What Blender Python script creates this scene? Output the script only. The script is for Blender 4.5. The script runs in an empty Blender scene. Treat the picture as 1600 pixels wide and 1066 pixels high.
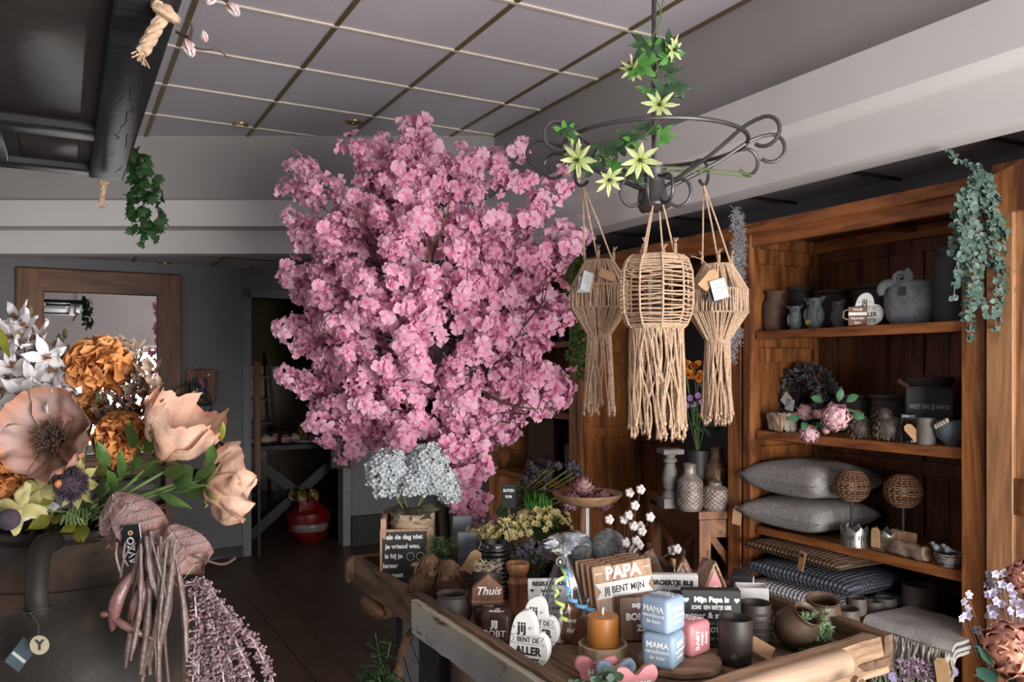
import bpy, math, random
from mathutils import Vector, Matrix, Euler, noise
V=Vector; pi=math.pi
sin,cos=math.sin,math.cos
C=bpy.context.scene.collection
sc=bpy.context.scene
F=1287.0; HC=1.6; RZ=math.radians(28.7); CA,SA=math.cos(RZ),math.sin(RZ)
# ---------------- camera, world, lights, exposure
cam=bpy.data.objects.new('camera',bpy.data.cameras.new('camera')); C.objects.link(cam); sc.camera=cam
cam.location=(0,0,HC); cam.rotation_euler=(pi/2,0,0)
cam.data.sensor_width=36; cam.data.lens=36*F/1600; cam.data.shift_y=42/1600; cam.data.clip_start=.02
cam.data.dof.use_dof=True; cam.data.dof.focus_distance=2.7; cam.data.dof.aperture_fstop=20
w=bpy.data.worlds.new('world'); sc.world=w; w.use_nodes=True
bg=w.node_tree.nodes['Background']; bg.inputs[0].default_value=(.86,.93,1,1); bg.inputs[1].default_value=2.4
sc.view_settings.view_transform='Standard'; sc.view_settings.look='None'; sc.view_settings.gamma=1; sc.view_settings.use_curve_mapping=False
sc.view_settings.exposure=0.3
def uv(u,v,z=0): return V((u*CA-v*SA,u*SA+v*CA,z))
def P(px,py,Y): return V(((px-800)/F*Y,Y,HC+(575-py)/F*Y))
def on(px,py,z):
    Y=F*(HC-z)/(py-575); return V(((px-800)/F*Y,Y,z))
def area(name,loc,rot,sx,sy,power,col=(1,1,1)):
    l=bpy.data.lights.new(name,'AREA'); l.shape='RECTANGLE'; l.size=sx; l.size_y=sy; l.energy=power; l.color=col
    o=bpy.data.objects.new(name,l); C.objects.link(o); o.location=loc; o.rotation_euler=rot; return o
# daylight through the shop windows behind the camera (v=-2.8) and an unseen window in the left wall
area('window_daylight',uv(1.75,-1.98,1.05),(math.radians(103),0,RZ+math.radians(2)),2.9,1.6,270,(1,.965,.93))
area('side_window_daylight',uv(-4.32,1.2,1.3),(pi/2,0,RZ-pi/2),1.6,1.5,14,(1,.97,.95))
# ---------------- helpers
def rnd(a,b): return random.uniform(a,b)
class MB:
    def __init__(s): s.v=[]; s.f=[]; s.m=[]; s.t=[]; s.cm=0; s.ct=0.0; s.M=None
    def add(s,vs,fs,t=None):
        o=len(s.v)
        for i,p in enumerate(vs):
            p=V(p)
            if s.M is not None: p=s.M@p
            s.v.append(p); s.t.append(s.ct if t is None else t[i])
        for f in fs: s.f.append([o+k for k in f]); s.m.append(s.cm)
    def box(s,c,d,R=None,bev=0):
        x,y,z=d[0]/2,d[1]/2,d[2]/2; c=V(c)
        if bev<=0:
            vs=[V((a*x,b*y,e*z)) for e in(-1,1) for a,b in((-1,-1),(1,-1),(1,1),(-1,1))]
            fs=[(3,2,1,0),(4,5,6,7),(0,1,5,4),(1,2,6,5),(2,3,7,6),(3,0,4,7)]
        else:
            b=bev; vs=[];fs=[]
            rings=[(z*-1,b),(-z+b,0),(z-b,0),(z,b)]
            for zz,i in rings:
                X,Y=x-i,y-i; q=b*.7
                pts=[(-X+q,-Y),(X-q,-Y),(X,-Y+q),(X,Y-q),(X-q,Y),(-X+q,Y),(-X,Y-q),(-X,-Y+q)]
                vs+=[V((p[0],p[1],zz)) for p in pts]
            for k in range(3):
                for i in range(8): fs.append((k*8+i,k*8+(i+1)%8,k*8+8+(i+1)%8,k*8+8+i))
            fs.append(tuple(range(7,-1,-1))); fs.append(tuple(range(24,32)))
        if R is not None: vs=[R@p for p in vs]
        s.add([c+p for p in vs],fs)
    def tube(s,pts,r,n=8,caps=True,t=None):
        pts=[V(p) for p in pts]; k=len(pts); rr=r if isinstance(r,(list,tuple)) else [r]*k
        d0=(pts[1]-pts[0]).normalized(); up=V((0,0,1)) if abs(d0.z)<.9 else V((1,0,0))
        a=d0.cross(up).normalized(); vs=[]; fs=[]
        for i,p in enumerate(pts):
            d=(pts[min(i+1,k-1)]-pts[max(i-1,0)])
            if d.length<1e-9: d=d0
            d=d.normalized(); a=(a-d*a.dot(d))
            a=a.normalized() if a.length>1e-6 else d.orthogonal().normalized()
            b=d.cross(a)
            for j in range(n):
                th=2*pi*j/n; vs.append(p+(a*cos(th)+b*sin(th))*rr[i])
        for i in range(k-1):
            for j in range(n): fs.append((i*n+j,i*n+(j+1)%n,(i+1)*n+(j+1)%n,(i+1)*n+j))
        if caps: fs.append(tuple(range(n-1,-1,-1))); fs.append(tuple((k-1)*n+j for j in range(n)))
        s.add(vs,fs,None if t is None else [t[i] for i in range(k) for j in range(n)])
    def lathe(s,prof,n=28,c=(0,0,0),R=None,wob=0,closed=False,fn=None):
        c=V(c); vs=[];fs=[]; k=len(prof)
        for i,(r,z) in enumerate(prof):
            for j in range(n):
                th=2*pi*j/n; q=r*(1+(wob*noise.noise(V((cos(th)*2,sin(th)*2,z*9))) if wob else 0))
                if fn: q=fn(q,th,z)
                p=V((q*cos(th),q*sin(th),z))
                if R is not None: p=R@p
                vs.append(c+p)
        for i in range(k-1):
            for j in range(n): fs.append((i*n+j,i*n+(j+1)%n,(i+1)*n+(j+1)%n,(i+1)*n+j))
        if closed:
            for j in range(n): fs.append(((k-1)*n+j,(k-1)*n+(j+1)%n,(j+1)%n,j))
        else:
            if prof[0][0]>1e-5: fs.append(tuple(range(n-1,-1,-1)))
            if prof[-1][0]>1e-5: fs.append(tuple((k-1)*n+j for j in range(n)))
        s.add(vs,fs)
    def sph(s,c,r,nu=14,nv=9,R=None,fn=None):
        r=(r,r,r) if not isinstance(r,(tuple,list)) else r; c=V(c); vs=[];fs=[]
        for i in range(nv+1):
            ph=pi*i/nv-pi/2
            for j in range(nu):
                th=2*pi*j/nu; d=V((cos(ph)*cos(th),cos(ph)*sin(th),sin(ph)))
                q=fn(d) if fn else 1
                p=V((d.x*r[0]*q,d.y*r[1]*q,d.z*r[2]*q))
                if R is not None: p=R@p
                vs.append(c+p)
        for i in range(nv):
            for j in range(nu): fs.append((i*nu+j,i*nu+(j+1)%nu,(i+1)*nu+(j+1)%nu,(i+1)*nu+j))
        s.add(vs,fs)
    def prism(s,out,y0,y1,R=None,c=(0,0,0),bev=0):   # outline in x,z (counter-clockwise seen from -y), extruded along y
        n=len(out); c=V(c); cx=sum(p[0] for p in out)/n; cz=sum(p[1] for p in out)/n
        def ring(y,i):
            r=[]
            for x,z in out:
                d=V((x-cx,z-cz)); l=d.length; q=(l-i)/l if l>1e-6 else 1
                r.append(V((cx+d.x*q,y,cz+d.y*q)))
            return r
        rings=[ring(y0,0),ring(y1,0)] if bev<=0 else [ring(y0,bev),ring(y0+bev,0),ring(y1-bev,0),ring(y1,bev)]
        vs=[p for r in rings for p in r]; fs=[]
        for k in range(len(rings)-1):
            for i in range(n): fs.append((k*n+(i+1)%n,k*n+i,k*n+n+i,k*n+n+(i+1)%n))
        fs.append(tuple(range(n))); L=(len(rings)-1)*n; fs.append(tuple(L+i for i in range(n-1,-1,-1)))
        if R is not None: vs=[R@p for p in vs]
        s.add([c+p for p in vs],fs)
    def petal(s,base,d,nrm,L,W,cup=.2,ruf=0,nl=4,nw=4,seed=0,prof=None,twist=0,th=0):
        base=V(base); d=V(d).normalized(); nrm=V(nrm); nrm=(nrm-d*nrm.dot(d)).normalized(); side=d.cross(nrm)
        vs=[];fs=[];ts=[]
        for i in range(nl+1):
            a=i/nl
            wd=W*.5*(prof(a) if prof else (sin(pi*min(1,a*.86+.06))**.7))
            for j in range(nw+1):
                b=2*j/nw-1
                q=noise.noise(V((a*3+seed*7.1,b*2.2,seed*3.3)))*ruf*(.3+a)
                vs.append(base+d*(L*a*(1-.12*b*b*a))+side*(wd*b)+nrm*(L*(cup*a*a+.5*cup*b*b*(W/L)*.6)+q*L))
                ts.append(a)
        for i in range(nl):
            for j in range(nw):
                k=i*(nw+1)+j; fs.append((k,k+1,k+nw+2,k+nw+1))
        s.add(vs,fs,ts)
    def build(s,name,mat,parent=None,smooth=True,loc=None,rot=None,flat_ang=None):
        me=bpy.data.meshes.new(name); me.from_pydata([tuple(p) for p in s.v],[],s.f)
        mats=mat if isinstance(mat,(list,tuple)) else [mat]
        for q in mats: me.materials.append(q)
        if len(mats)>1: me.polygons.foreach_set('material_index',s.m)
        if any(s.t):
            at=me.attributes.new('t','FLOAT','POINT'); at.data.foreach_set('value',s.t)
        me.validate()
        if smooth:
            me.polygons.foreach_set('use_smooth',[True]*len(me.polygons))
            try: me.set_sharp_from_angle(angle=math.radians(flat_ang or (170 if any(s.t) else 38)))
            except Exception: pass
        me.update()
        o=bpy.data.objects.new(name,me); C.objects.link(o)
        if parent is not None: o.parent=parent
        if loc is not None: o.location=loc
        if rot is not None: o.rotation_euler=rot
        return o
def thing(name,label,cat,loc=(0,0,0),rot=0,group=None):
    o=bpy.data.objects.new(name,None); C.objects.link(o); o.empty_display_size=.05
    o.location=loc; o.rotation_euler=rot if isinstance(rot,(tuple,list,Euler)) else (0,0,rot)
    o['label']=label; o['category']=cat
    if group: o['group']=group
    return o
def tag(o,label,cat,group=None):
    o['label']=label; o['category']=cat
    if group: o['group']=group
    return o
def struct(o): o['kind']='structure'; return o
def dup(root,loc,rot=None,label=None,group=None,scale=None):
    r=root.copy(); C.objects.link(r); r.location=loc
    if rot is not None: r.rotation_euler=rot if isinstance(rot,(tuple,list,Euler)) else (0,0,rot)
    if scale: r.scale=(scale,)*3 if not isinstance(scale,tuple) else scale
    if label: r['label']=label
    if group: r['group']=group
    for ch in list(root.children):
        c=ch.copy(); C.objects.link(c); c.parent=r
        for g in list(ch.children):
            e=g.copy(); C.objects.link(e); e.parent=c
    return r
FLAT=Matrix.Rotation(pi/2,4,'X')
def text(s,size,mat,parent,loc,rot=(pi/2,0,0),bold=0,shear=0,sx=1,ext=.0006,align='CENTER',name='lettering',sp=1,ls=1):
    cu=bpy.data.curves.new('txt','FONT'); cu.body=s; cu.size=size; cu.align_x=align; cu.align_y='CENTER'
    cu.offset=bold; cu.shear=shear; cu.extrude=ext; cu.resolution_u=3; cu.space_character=sp; cu.space_line=ls
    t=bpy.data.objects.new('txt',cu); C.objects.link(t)
    bpy.context.view_layer.update()
    me=bpy.data.meshes.new_from_object(t.evaluated_get(bpy.context.evaluated_depsgraph_get()))
    bpy.data.objects.remove(t); bpy.data.curves.remove(cu)
    me.materials.clear(); me.materials.append(mat)
    o=bpy.data.objects.new(name,me); C.objects.link(o); o.parent=parent; o.location=loc; o.rotation_euler=rot; o.scale=(sx,1,1)
    return o
def joined(name,objs,parent=None):
    # bakes several small meshes with one parent space into one mesh
    vs=[];fs=[];mi=[];mats=[]
    for o in objs:
        M=Matrix.LocRotScale(o.location,o.rotation_euler,o.scale)
        off=len(vs); vs+=[M@v.co for v in o.data.vertices]
        mp=[]
        for m in o.data.materials:
            if m not in mats: mats.append(m)
            mp.append(mats.index(m))
        for p in o.data.polygons: fs.append([off+k for k in p.vertices]); mi.append(mp[p.material_index] if mp else 0)
    me=bpy.data.meshes.new(name); me.from_pydata([tuple(v) for v in vs],[],fs)
    for m in mats: me.materials.append(m)
    me.polygons.foreach_set('material_index',mi); me.update()
    par=parent or objs[0].parent
    for o in objs: bpy.data.objects.remove(o)
    o=bpy.data.objects.new(name,me); C.objects.link(o); o.parent=par
    return o
# ---------------- materials
def mk(name,rough=.6,metal=0,spec=.5):
    m=bpy.data.materials.new(name); m.use_nodes=True; nt=m.node_tree; b=nt.nodes['Principled BSDF']
    b.inputs['Roughness'].default_value=rough; b.inputs['Metallic'].default_value=metal; b.inputs['Specular IOR Level'].default_value=spec
    return m,nt,b
def L(nt,a,b): nt.links.new(a,b)
def ramp(nt,fac,stops):
    r=nt.nodes.new('ShaderNodeValToRGB'); e=r.color_ramp.elements
    e[0].position=stops[0][0]; e[0].color=(*stops[0][1],1); e[1].position=stops[-1][0]; e[1].color=(*stops[-1][1],1)
    for p,c in stops[1:-1]: q=e.new(p); q.color=(*c,1)
    L(nt,fac,r.inputs[0]); return r.outputs[0]
def coords(nt,scale=(1,1,1),kind='Object'):
    tc=nt.nodes.new('ShaderNodeTexCoord'); mp=nt.nodes.new('ShaderNodeMapping'); mp.inputs['Scale'].default_value=scale
    L(nt,tc.outputs[kind],mp.inputs[0]); return mp.outputs[0]
def nz(nt,vec,scale,detail=4,rough=.55,dist=0):
    n=nt.nodes.new('ShaderNodeTexNoise'); n.inputs['Scale'].default_value=scale; n.inputs['Detail'].default_value=detail
    n.inputs['Roughness'].default_value=rough; n.inputs['Distortion'].default_value=dist
    if vec is not None: L(nt,vec,n.inputs['Vector'])
    return n.outputs['Fac']
def bump(nt,b,h,st=.3,d=.01):
    n=nt.nodes.new('ShaderNodeBump'); n.inputs['Strength'].default_value=st; n.inputs['Distance'].default_value=d
    L(nt,h,n.inputs['Height']); L(nt,n.outputs[0],b.inputs['Normal'])
def plain(name,c,rough=.6,metal=0,var=.12,sc_=18,bmp=.0,bd=.003,spec=.5,c2=None):
    m,nt,b=mk(name,rough,metal,spec); v=coords(nt); f=nz(nt,v,sc_)
    lo=tuple(x*(1-var) for x in c); hi=tuple(min(1,x*(1+var)) for x in c) if c2 is None else c2
    L(nt,ramp(nt,f,[(.3,lo if c2 is None else c),(.7,hi)]),b.inputs['Base Color'])
    if bmp: bump(nt,b,nz(nt,v,sc_*3),bmp,bd)
    return m
def wood(name,c1,c2,axis='z',s=6,rough=.5,knots=True,bmp=.25,dark=None,planks=None):
    m,nt,b=mk(name,rough)
    k={'x':(.12,1,1),'y':(1,.12,1),'z':(1,1,.12)}[axis]
    v=coords(nt,tuple(q*s for q in k)); g=nz(nt,v,1.3,6,.6,1.6); g2=nz(nt,v,9,4,.6,.3)
    mx=nt.nodes.new('ShaderNodeMath'); mx.operation='MULTIPLY_ADD'; L(nt,g2,mx.inputs[0]); mx.inputs[1].default_value=.35; L(nt,g,mx.inputs[2])
    mid=tuple((p+q)/2 for p,q in zip(c1,c2))
    st=[(.52,c1),(.66,mid),(.80,c2)]
    if dark: st=[(.45,dark)]+st
    L(nt,ramp(nt,mx.outputs[0],st),b.inputs['Base Color'])
    if bmp: bump(nt,b,g2,bmp,.002)
    return m
def tint(name,cols,rough=.6,trans=0,nscale=9,nmix=.35,c3=None,vein=0,bmp=0,spec=.3):
    # petals and leaves: colour along the petal (attribute t) plus mottling
    m,nt,b=mk(name,rough,0,spec); a=nt.nodes.new('ShaderNodeAttribute'); a.attribute_name='t'
    base=ramp(nt,a.outputs['Fac'],cols); v=coords(nt); f=nz(nt,v,nscale,3)
    mixc=nt.nodes.new('ShaderNodeMix'); mixc.data_type='RGBA'
    rr=ramp(nt,f,[(.42,(0,0,0)),(.62,(1,1,1))]); mu=nt.nodes.new('ShaderNodeMath'); mu.operation='MULTIPLY'; L(nt,rr,mu.inputs[0]); mu.inputs[1].default_value=nmix
    L(nt,mu.outputs[0],mixc.inputs['Factor']); L(nt,base,mixc.inputs['A']); mixc.inputs['B'].default_value=(*(c3 or cols[-1][1]),1)
    L(nt,mixc.outputs['Result'],b.inputs['Base Color'])
    if bmp: bump(nt,b,nz(nt,v,nscale*8,3),bmp,.003)
    if trans:
        t=nt.nodes.new('ShaderNodeBsdfTranslucent'); ms=nt.nodes.new('ShaderNodeMixShader'); ms.inputs[0].default_value=trans
        L(nt,mixc.outputs['Result'],t.inputs[0]); L(nt,b.outputs[0],ms.inputs[1]); L(nt,t.outputs[0],ms.inputs[2]); L(nt,ms.outputs[0],nt.nodes['Material Output'].inputs[0])
    return m
def glassm(name,col=(1,1,1),rough=.02,mix=.95):
    m,nt,b=mk(name,rough); b.inputs['Base Color'].default_value=(*col,1)
    t=nt.nodes.new('ShaderNodeBsdfTransparent'); t.inputs[0].default_value=(*col,1); g=nt.nodes.new('ShaderNodeBsdfGlossy'); g.inputs['Roughness'].default_value=rough
    fr=nt.nodes.new('ShaderNodeLayerWeight'); fr.inputs[0].default_value=.35
    mu=nt.nodes.new('ShaderNodeMath'); mu.operation='MULTIPLY_ADD'; L(nt,fr.outputs['Fresnel'],mu.inputs[0]); mu.inputs[1].default_value=.8; mu.inputs[2].default_value=1-mix
    mu.use_clamp=True
    ms=nt.nodes.new('ShaderNodeMixShader'); L(nt,mu.outputs[0],ms.inputs[0]); L(nt,t.outputs[0],ms.inputs[1]); L(nt,g.outputs[0],ms.inputs[2]); L(nt,ms.outputs[0],nt.nodes['Material Output'].inputs[0])
    return m
M={}
M['wall']=plain('wall paint',(.36,.345,.335),.85,var=.04,sc_=3,bmp=.05)
M['beam']=plain('beam paint',(.66,.635,.63),.7,var=.03,sc_=3)
M['bwall']=plain('back wall paint',(.20,.20,.205),.85,var=.04,sc_=3,bmp=.1)
M['tile']=plain('ceiling tile',(.52,.495,.54),.9,var=.05,sc_=60,bmp=.15,bd=.002)
M['tbar']=plain('ceiling bar cream',(.60,.54,.45),.5)
M['tbrown']=plain('ceiling bar brass',(.19,.14,.06),.4,.4)
M['pine']=wood('cabinet wood upright',(.085,.026,.008),(.34,.125,.036),'z',7,.42)
M['piney']=wood('cabinet wood along',(.10,.032,.010),(.36,.13,.038),'y',7,.42)
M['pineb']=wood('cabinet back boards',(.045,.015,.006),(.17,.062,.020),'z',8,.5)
M['pinel']=wood('cabinet pale wood',(.18,.08,.032),(.46,.235,.11),'z',7,.42)
M['darkgap']=plain('dark void',(.015,.013,.012),.9)
M['black']=plain('black paint',(.018,.018,.019),.55,var=.3)
M['iron']=plain('dark iron',(.035,.033,.034),.45,.6,var=.3,bmp=.1)
M['white']=plain('white paint',(.72,.71,.69),.55,var=.05)
M['letw']=plain('white lettering',(.85,.84,.82),.6,var=.03)
M['letb']=plain('black lettering',(.02,.02,.02),.6,var=.1)
M['letg']=plain('grey lettering',(.35,.35,.36),.6,var=.1)
M['glass']=glassm('clear glass')
M['kraft']=plain('kraft card',(.50,.30,.16),.8,var=.1)
M['card']=plain('white card',(.52,.53,.55),.7,var=.05)
M['twine']=plain('twine',(.42,.28,.17),.9,var=.2,sc_=80)
# ---------------- room
def fl():
    m,nt,b=mk('floor boards',.42); 
    tc=nt.nodes.new('ShaderNodeTexCoord'); mp=nt.nodes.new('ShaderNodeMapping'); mp.inputs['Rotation'].default_value=(0,0,pi/2); L(nt,tc.outputs['Object'],mp.inputs[0])
    br=nt.nodes.new('ShaderNodeTexBrick'); br.inputs['Scale'].default_value=1; br.inputs['Brick Width'].default_value=1.3; br.inputs['Row Height'].default_value=.19; br.inputs['Mortar Size'].default_value=.003
    br.inputs['Color1'].default_value=(.060,.034,.024,1); br.inputs['Color2'].default_value=(.115,.070,.050,1); br.inputs['Mortar'].default_value=(.012,.008,.006,1)
    L(nt,mp.outputs[0],br.inputs['Vector']); 
    g=nz(nt,coords(nt,(9,1,1)),3,5); mx=nt.nodes.new('ShaderNodeMix'); mx.data_type='RGBA'; mx.blend_type='MULTIPLY'; mx.inputs['Factor'].default_value=.6
    L(nt,br.outputs[0],mx.inputs['A']); L(nt,ramp(nt,g,[(.3,(.6,.6,.6)),(.7,(1.3,1.2,1.1))]),mx.inputs['B']); L(nt,mx.outputs['Result'],b.inputs['Base Color']); return m
M['floor']=fl()
ROOM=(0,0,RZ)
def rb(name,boxes,mat,kind=True,smooth=False):
    m=MB()
    for c,d in boxes: m.box(c,d)
    o=m.build(name,mat,smooth=smooth); o.rotation_euler=ROOM
    if kind: struct(o)
    return o
def span(u0,u1,v0,v1,z0,z1): return (((u0+u1)/2,(v0+v1)/2,(z0+z1)/2),(u1-u0,v1-v0,z1-z0))
rb('floor',[span(-4.5,3.45,-2.95,10.0,-.1,0)],M['floor'])
# window wall with openings
W0,W1,WZ0,WZ1=.15,3.25,.22,2.0
rb('wall_front',[span(-4.5,W0,-2.3,-2.1,0,3.3),span(W1,3.5,-2.3,-2.1,0,3.3),span(W0,W1,-2.3,-2.1,WZ1,3.3),span(W0,W1,-2.3,-2.1,0,WZ0)],M['wall'])
for k,(a,b) in enumerate(((W0,1.2),(1.2,2.2),(2.2,W1))):
    o=rb('window_%d'%(k+1),[span(a,a+.06,-2.25,-2.15,WZ0,WZ1),span(b-.06,b,-2.25,-2.15,WZ0,WZ1),span(a,b,-2.25,-2.15,WZ1-.06,WZ1),span(a,b,-2.25,-2.15,WZ0,WZ0+.06)],M['white'])
rb('wall_left',[span(-4.6,-4.4,-2.9,8,0,.5),span(-4.6,-4.4,-2.9,8,2.1,3.3),span(-4.6,-4.4,-2.9,.4,.5,2.1),span(-4.6,-4.4,2.0,8,.5,2.1)],M['wall'])
rb('window_4',[span(-4.55,-4.45,.4,.46,.5,2.1),span(-4.55,-4.45,1.94,2.0,.5,2.1),span(-4.55,-4.45,.4,2,2.04,2.1),span(-4.55,-4.45,.4,2,.5,.56),span(-4.55,-4.45,1.17,1.23,.5,2.1)],M['white'])
rb('wall_right',[span(3.30,3.45,-2.9,7.3,0,2.6)],M['bwall'])
rb('wall_upper_right',[span(2.54,2.59,-2.9,7.0,2.62,3.3)],M['wall'])
rb('trim_1',[span(2.44,2.60,-2.9,6.6,2.53,2.70)],M['beam'])
rb('trim_2',[span(2.60,2.75,-2.9,6.6,2.374,2.60)],M['beam'])
DU0,DU1,DZ=1.42,2.22,2.2
rb('wall_back',[span(-4.5,DU0,7.23,7.35,0,3.0),span(DU1,3.4,7.23,7.35,0,3.0),span(DU0,DU1,7.23,7.35,DZ,3.0)],M['bwall'])
# frontal soffit wall with its stepped beams (parallel to the picture)
def xb(name,x0,x1,y0,y1,z0,z1,mat,ry=math.radians(.8)):
    m=MB(); m.box(((x0+x1)/2,(y0+y1)/2,(z0+z1)/2),(x1-x0,y1-y0,z1-z0)); o=m.build(name,mat,smooth=False); struct(o); return o
xb('wall_upper_back',-6.4,.1,5.5,5.6,2.65,3.3,M['wall'])
xb('trim_3',-6.4,.18,5.40,5.62,2.53,2.70,M['beam'])
xb('trim_4',-6.4,.22,5.58,5.72,2.374,2.60,M['beam'])
# ceilings
US=[2.282-.595*k for k in range(0,12)]; VS=[3.053+.6*k for k in range(-9,6)]
def clip_ceiling():
    m=MB()
    # main ceiling tile slabs, cut at the soffit wall
    pts=[uv(-4.5,-2.9),uv(2.54,-2.9),uv(2.54,4.9),V((-.15,5.55,0)),V((-6.3,5.55,0))]
    n=len(pts); z0,z1=3.15,3.25
    vs=[(p.x,p.y,z0) for p in pts]+[(p.x,p.y,z1) for p in pts]
    m.add(vs,[tuple(range(n-1,-1,-1)),tuple(range(n,2*n))]+[(i,(i+1)%n,n+(i+1)%n,n+i) for i in range(n)])
    return struct(m.build('ceiling',M['tile'],smooth=False))
clip_ceiling()
def vmax(u): # v where the soffit wall (Y=5.5) cuts
    return (5.5-u*SA)/CA
def umax(v): return min(2.54,(5.5-v*CA)/SA)
rb('trim_5',[span(u-.011,u+.011,-2.9,vmax(u),3.143,3.152) for u in US if u>-4.4]+[span(2.52,2.54,-2.9,vmax(2.54),3.14,3.152)],M['tbrown'])
rb('trim_6',[span(-4.4,umax(v),v-.009,v+.009,3.1415,3.152) for v in VS if umax(v)>-4.3],M['tbar'])
rb('trim_8',[span(2.75,3.3,v-.006,v+.006,2.438,2.452) for v in (1.2,1.8,2.4,3.0,3.6,4.2,4.8,5.4)]+[span(2.84,2.93,-2.9,7.2,2.440,2.452)],M['darkgap'])
def lowc():
    m=MB(); 
    pts=[V((-6.4,5.7,0)),V((-.2,5.7,0)),uv(2.75,4.8),uv(2.75,-2.9),uv(3.4,-2.9),uv(3.4,7.3),uv(-4.5,7.3)]
    n=len(pts); z0,z1=2.45,2.5
    m.add([(p.x,p.y,z0) for p in pts]+[(p.x,p.y,z1) for p in pts],[tuple(range(n-1,-1,-1)),tuple(range(n,2*n))]+[(i,(i+1)%n,n+(i+1)%n,n+i) for i in range(n)])
    o=m.build('ceiling',M['tile'],smooth=False); struct(o)
lowc()
rb('trim_7',[span(u-.01,u+.01,vmax(u)+.1,7.23,2.444,2.452) for u in (-1.3,-.7,-.1,.5,1.1,1.7)]+[span(-4.4,2.7,6.62,6.64,2.444,2.452)],M['tbrown'])
# door casing and baseboard
rb('trim_9',[span(DU0-.07,DU0,7.21,7.36,0,DZ+.07),span(DU1,DU1+.07,7.21,7.36,0,DZ+.07),span(DU0-.07,DU1+.07,7.21,7.36,DZ,DZ+.07)],plain('casing grey',(.22,.23,.24),.6))
rb('baseboard_back',[span(-4.4,DU0-.07,7.20,7.23,0,.09)],plain('baseboard dark',(.05,.05,.055),.6))
rb('baseboard_right',[span(DU1+.07,3.3,7.16,7.23,0,.26)],M['black'])
# recessed downlights
dl=None
for px,py,z in ((376,194,3.15),(553,190,3.15),(150,196,3.15),(258,411,2.45),(385,418,2.45)):
    Y=F*(z-HC)/(575-py); loc=V(((px-800)/F*Y,Y,z-.004))
    if dl is None:
        t=thing('recessed_downlight','x','downlight',loc)
        m=MB(); m.lathe([(.028,.02),(.030,0),(.048,-.004),(.050,.004)],24); m.build('bezel',plain('brass bezel',(.30,.2,.08),.35,.8),t)
        m=MB(); m.lathe([(.001,.012),(.028,.012),(.028,.02)],20); m.build('lens',plain('unlit lens',(.5,.45,.38),.3),t); dl=t
    else: t=dup(dl,loc)
    t['label']={376:'brass downlight in tiled upper ceiling, left of the blossom tree',553:'brass downlight in upper ceiling nearest the blossom tree top',150:'unlit downlight in upper ceiling behind the hanging black door',258:'unlit downlight in low back ceiling above the framed mirror',385:'unlit downlight in low back ceiling nearest the doorway'}[px]
# ---------------- cabinets
def cabinet(label,v0,v1,shelves,u0=2.8,dep=.47,H=2.264,door=False,name='cabinet',stile=.085,panel=None):
    t=thing(name,label,'cabinet',uv(u0,v0),RZ,'tall pine cabinets along the wall')
    W=v1-v0; ST=stile
    def part(n,bs,mat,bev=.003):
        m=MB()
        for c,d in bs: m.box(c,d,bev=bev)
        return m.build(n,mat,t,smooth=True)
    m=M['pine']
    part('side_panel',[((dep/2,W-.02,H/2),(dep,.03,H-.06)),((.03,W-.04,H/2),(.05,.02,H-.1)),((dep-.05,W-.04,H/2),(.06,.02,H-.1))]+[((dep/2,W-.041,z),(dep-.1,.018,.07)) for z in (2.12,1.66,1.20,.76,.14)],m)
    part('side_panel',[((dep/2,.02,H/2),(dep,.03,H-.06))],m)
    part('stile',[((.012,ST/2,H/2),(.03,ST,H-.08))],m); part('stile',[((.012,W-ST/2*.55,H/2),(.03,ST*.55,H-.08))],m)
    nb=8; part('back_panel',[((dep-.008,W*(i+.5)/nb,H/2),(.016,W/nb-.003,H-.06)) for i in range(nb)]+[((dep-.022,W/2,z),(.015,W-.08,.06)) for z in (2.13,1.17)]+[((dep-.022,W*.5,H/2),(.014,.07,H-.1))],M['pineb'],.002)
    part('top_board',[((dep/2-.012,W/2,H-.025),(dep+.03,W,.05)),((.02,W/2,H-.075),(.03,W-.05,.06))],M['piney'])
    part('ceiling_rail',[((dep/2,W*.5,H-.065),(dep-.05,.05,.03)),((dep-.04,W/2,H-.08),(.03,W-.1,.06))],M['piney'])
    for z in shelves:
        part('shelf',[((dep/2+.012,W/2,z-.0125),(dep-.03,W-.06,.025)),((.032,W/2,z-.02),(.02,W-.12,.04))],M['piney'])
    part('plinth',[((dep/2,W/2,.04),(dep-.02,W-.05,.08))],M['piney'])
    return t
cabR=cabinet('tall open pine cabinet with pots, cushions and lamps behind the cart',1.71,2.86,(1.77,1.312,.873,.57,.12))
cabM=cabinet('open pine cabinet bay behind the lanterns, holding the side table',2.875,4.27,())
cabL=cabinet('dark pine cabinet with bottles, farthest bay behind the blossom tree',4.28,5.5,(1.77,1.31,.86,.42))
# closed neighbour with arched door frame
t=thing('cabinet','pale pine cupboard with arched top panel beside the open shelves','cabinet',uv(2.80,.695),RZ,'tall pine cabinets along the wall')
m=MB(); m.box((.25,.5,1.15),(.48,1.0,2.3),bev=.004); m.build('body',M['pine'],t)
m=MB(); 
for y,wd in ((.955,.09),(.05,.1),(.5,.07)): m.box((-.006,y,1.12),(.03,wd,2.16),bev=.003)
m.build('stile',M['pinel'],t)
m=MB()
m.box((-.004,.5,1.17),(.026,.86,.12),bev=.003)
m.build('rail',M['pine'],t)
m=MB(); 
for i in range(5): m.box((.004,.12+.19*i,1.12),(.016,.186,2.1),bev=.002)
m.build('door_panel',M['pinel'],t)
m=MB(); out=[(0,2.2),(0,2.34)]; 
arc=[(y,2.24+.10*sin(pi*y)) for y in [i/16 for i in range(17)]]
m.M=Matrix.Rotation(pi/2,4,'Z'); m.prism([(0,2.12)]+[(1,2.12)]+[(y,z) for y,z in reversed(arc)],0,.04); m.M=None
m.build('cornice',M['pine'],t)
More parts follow.
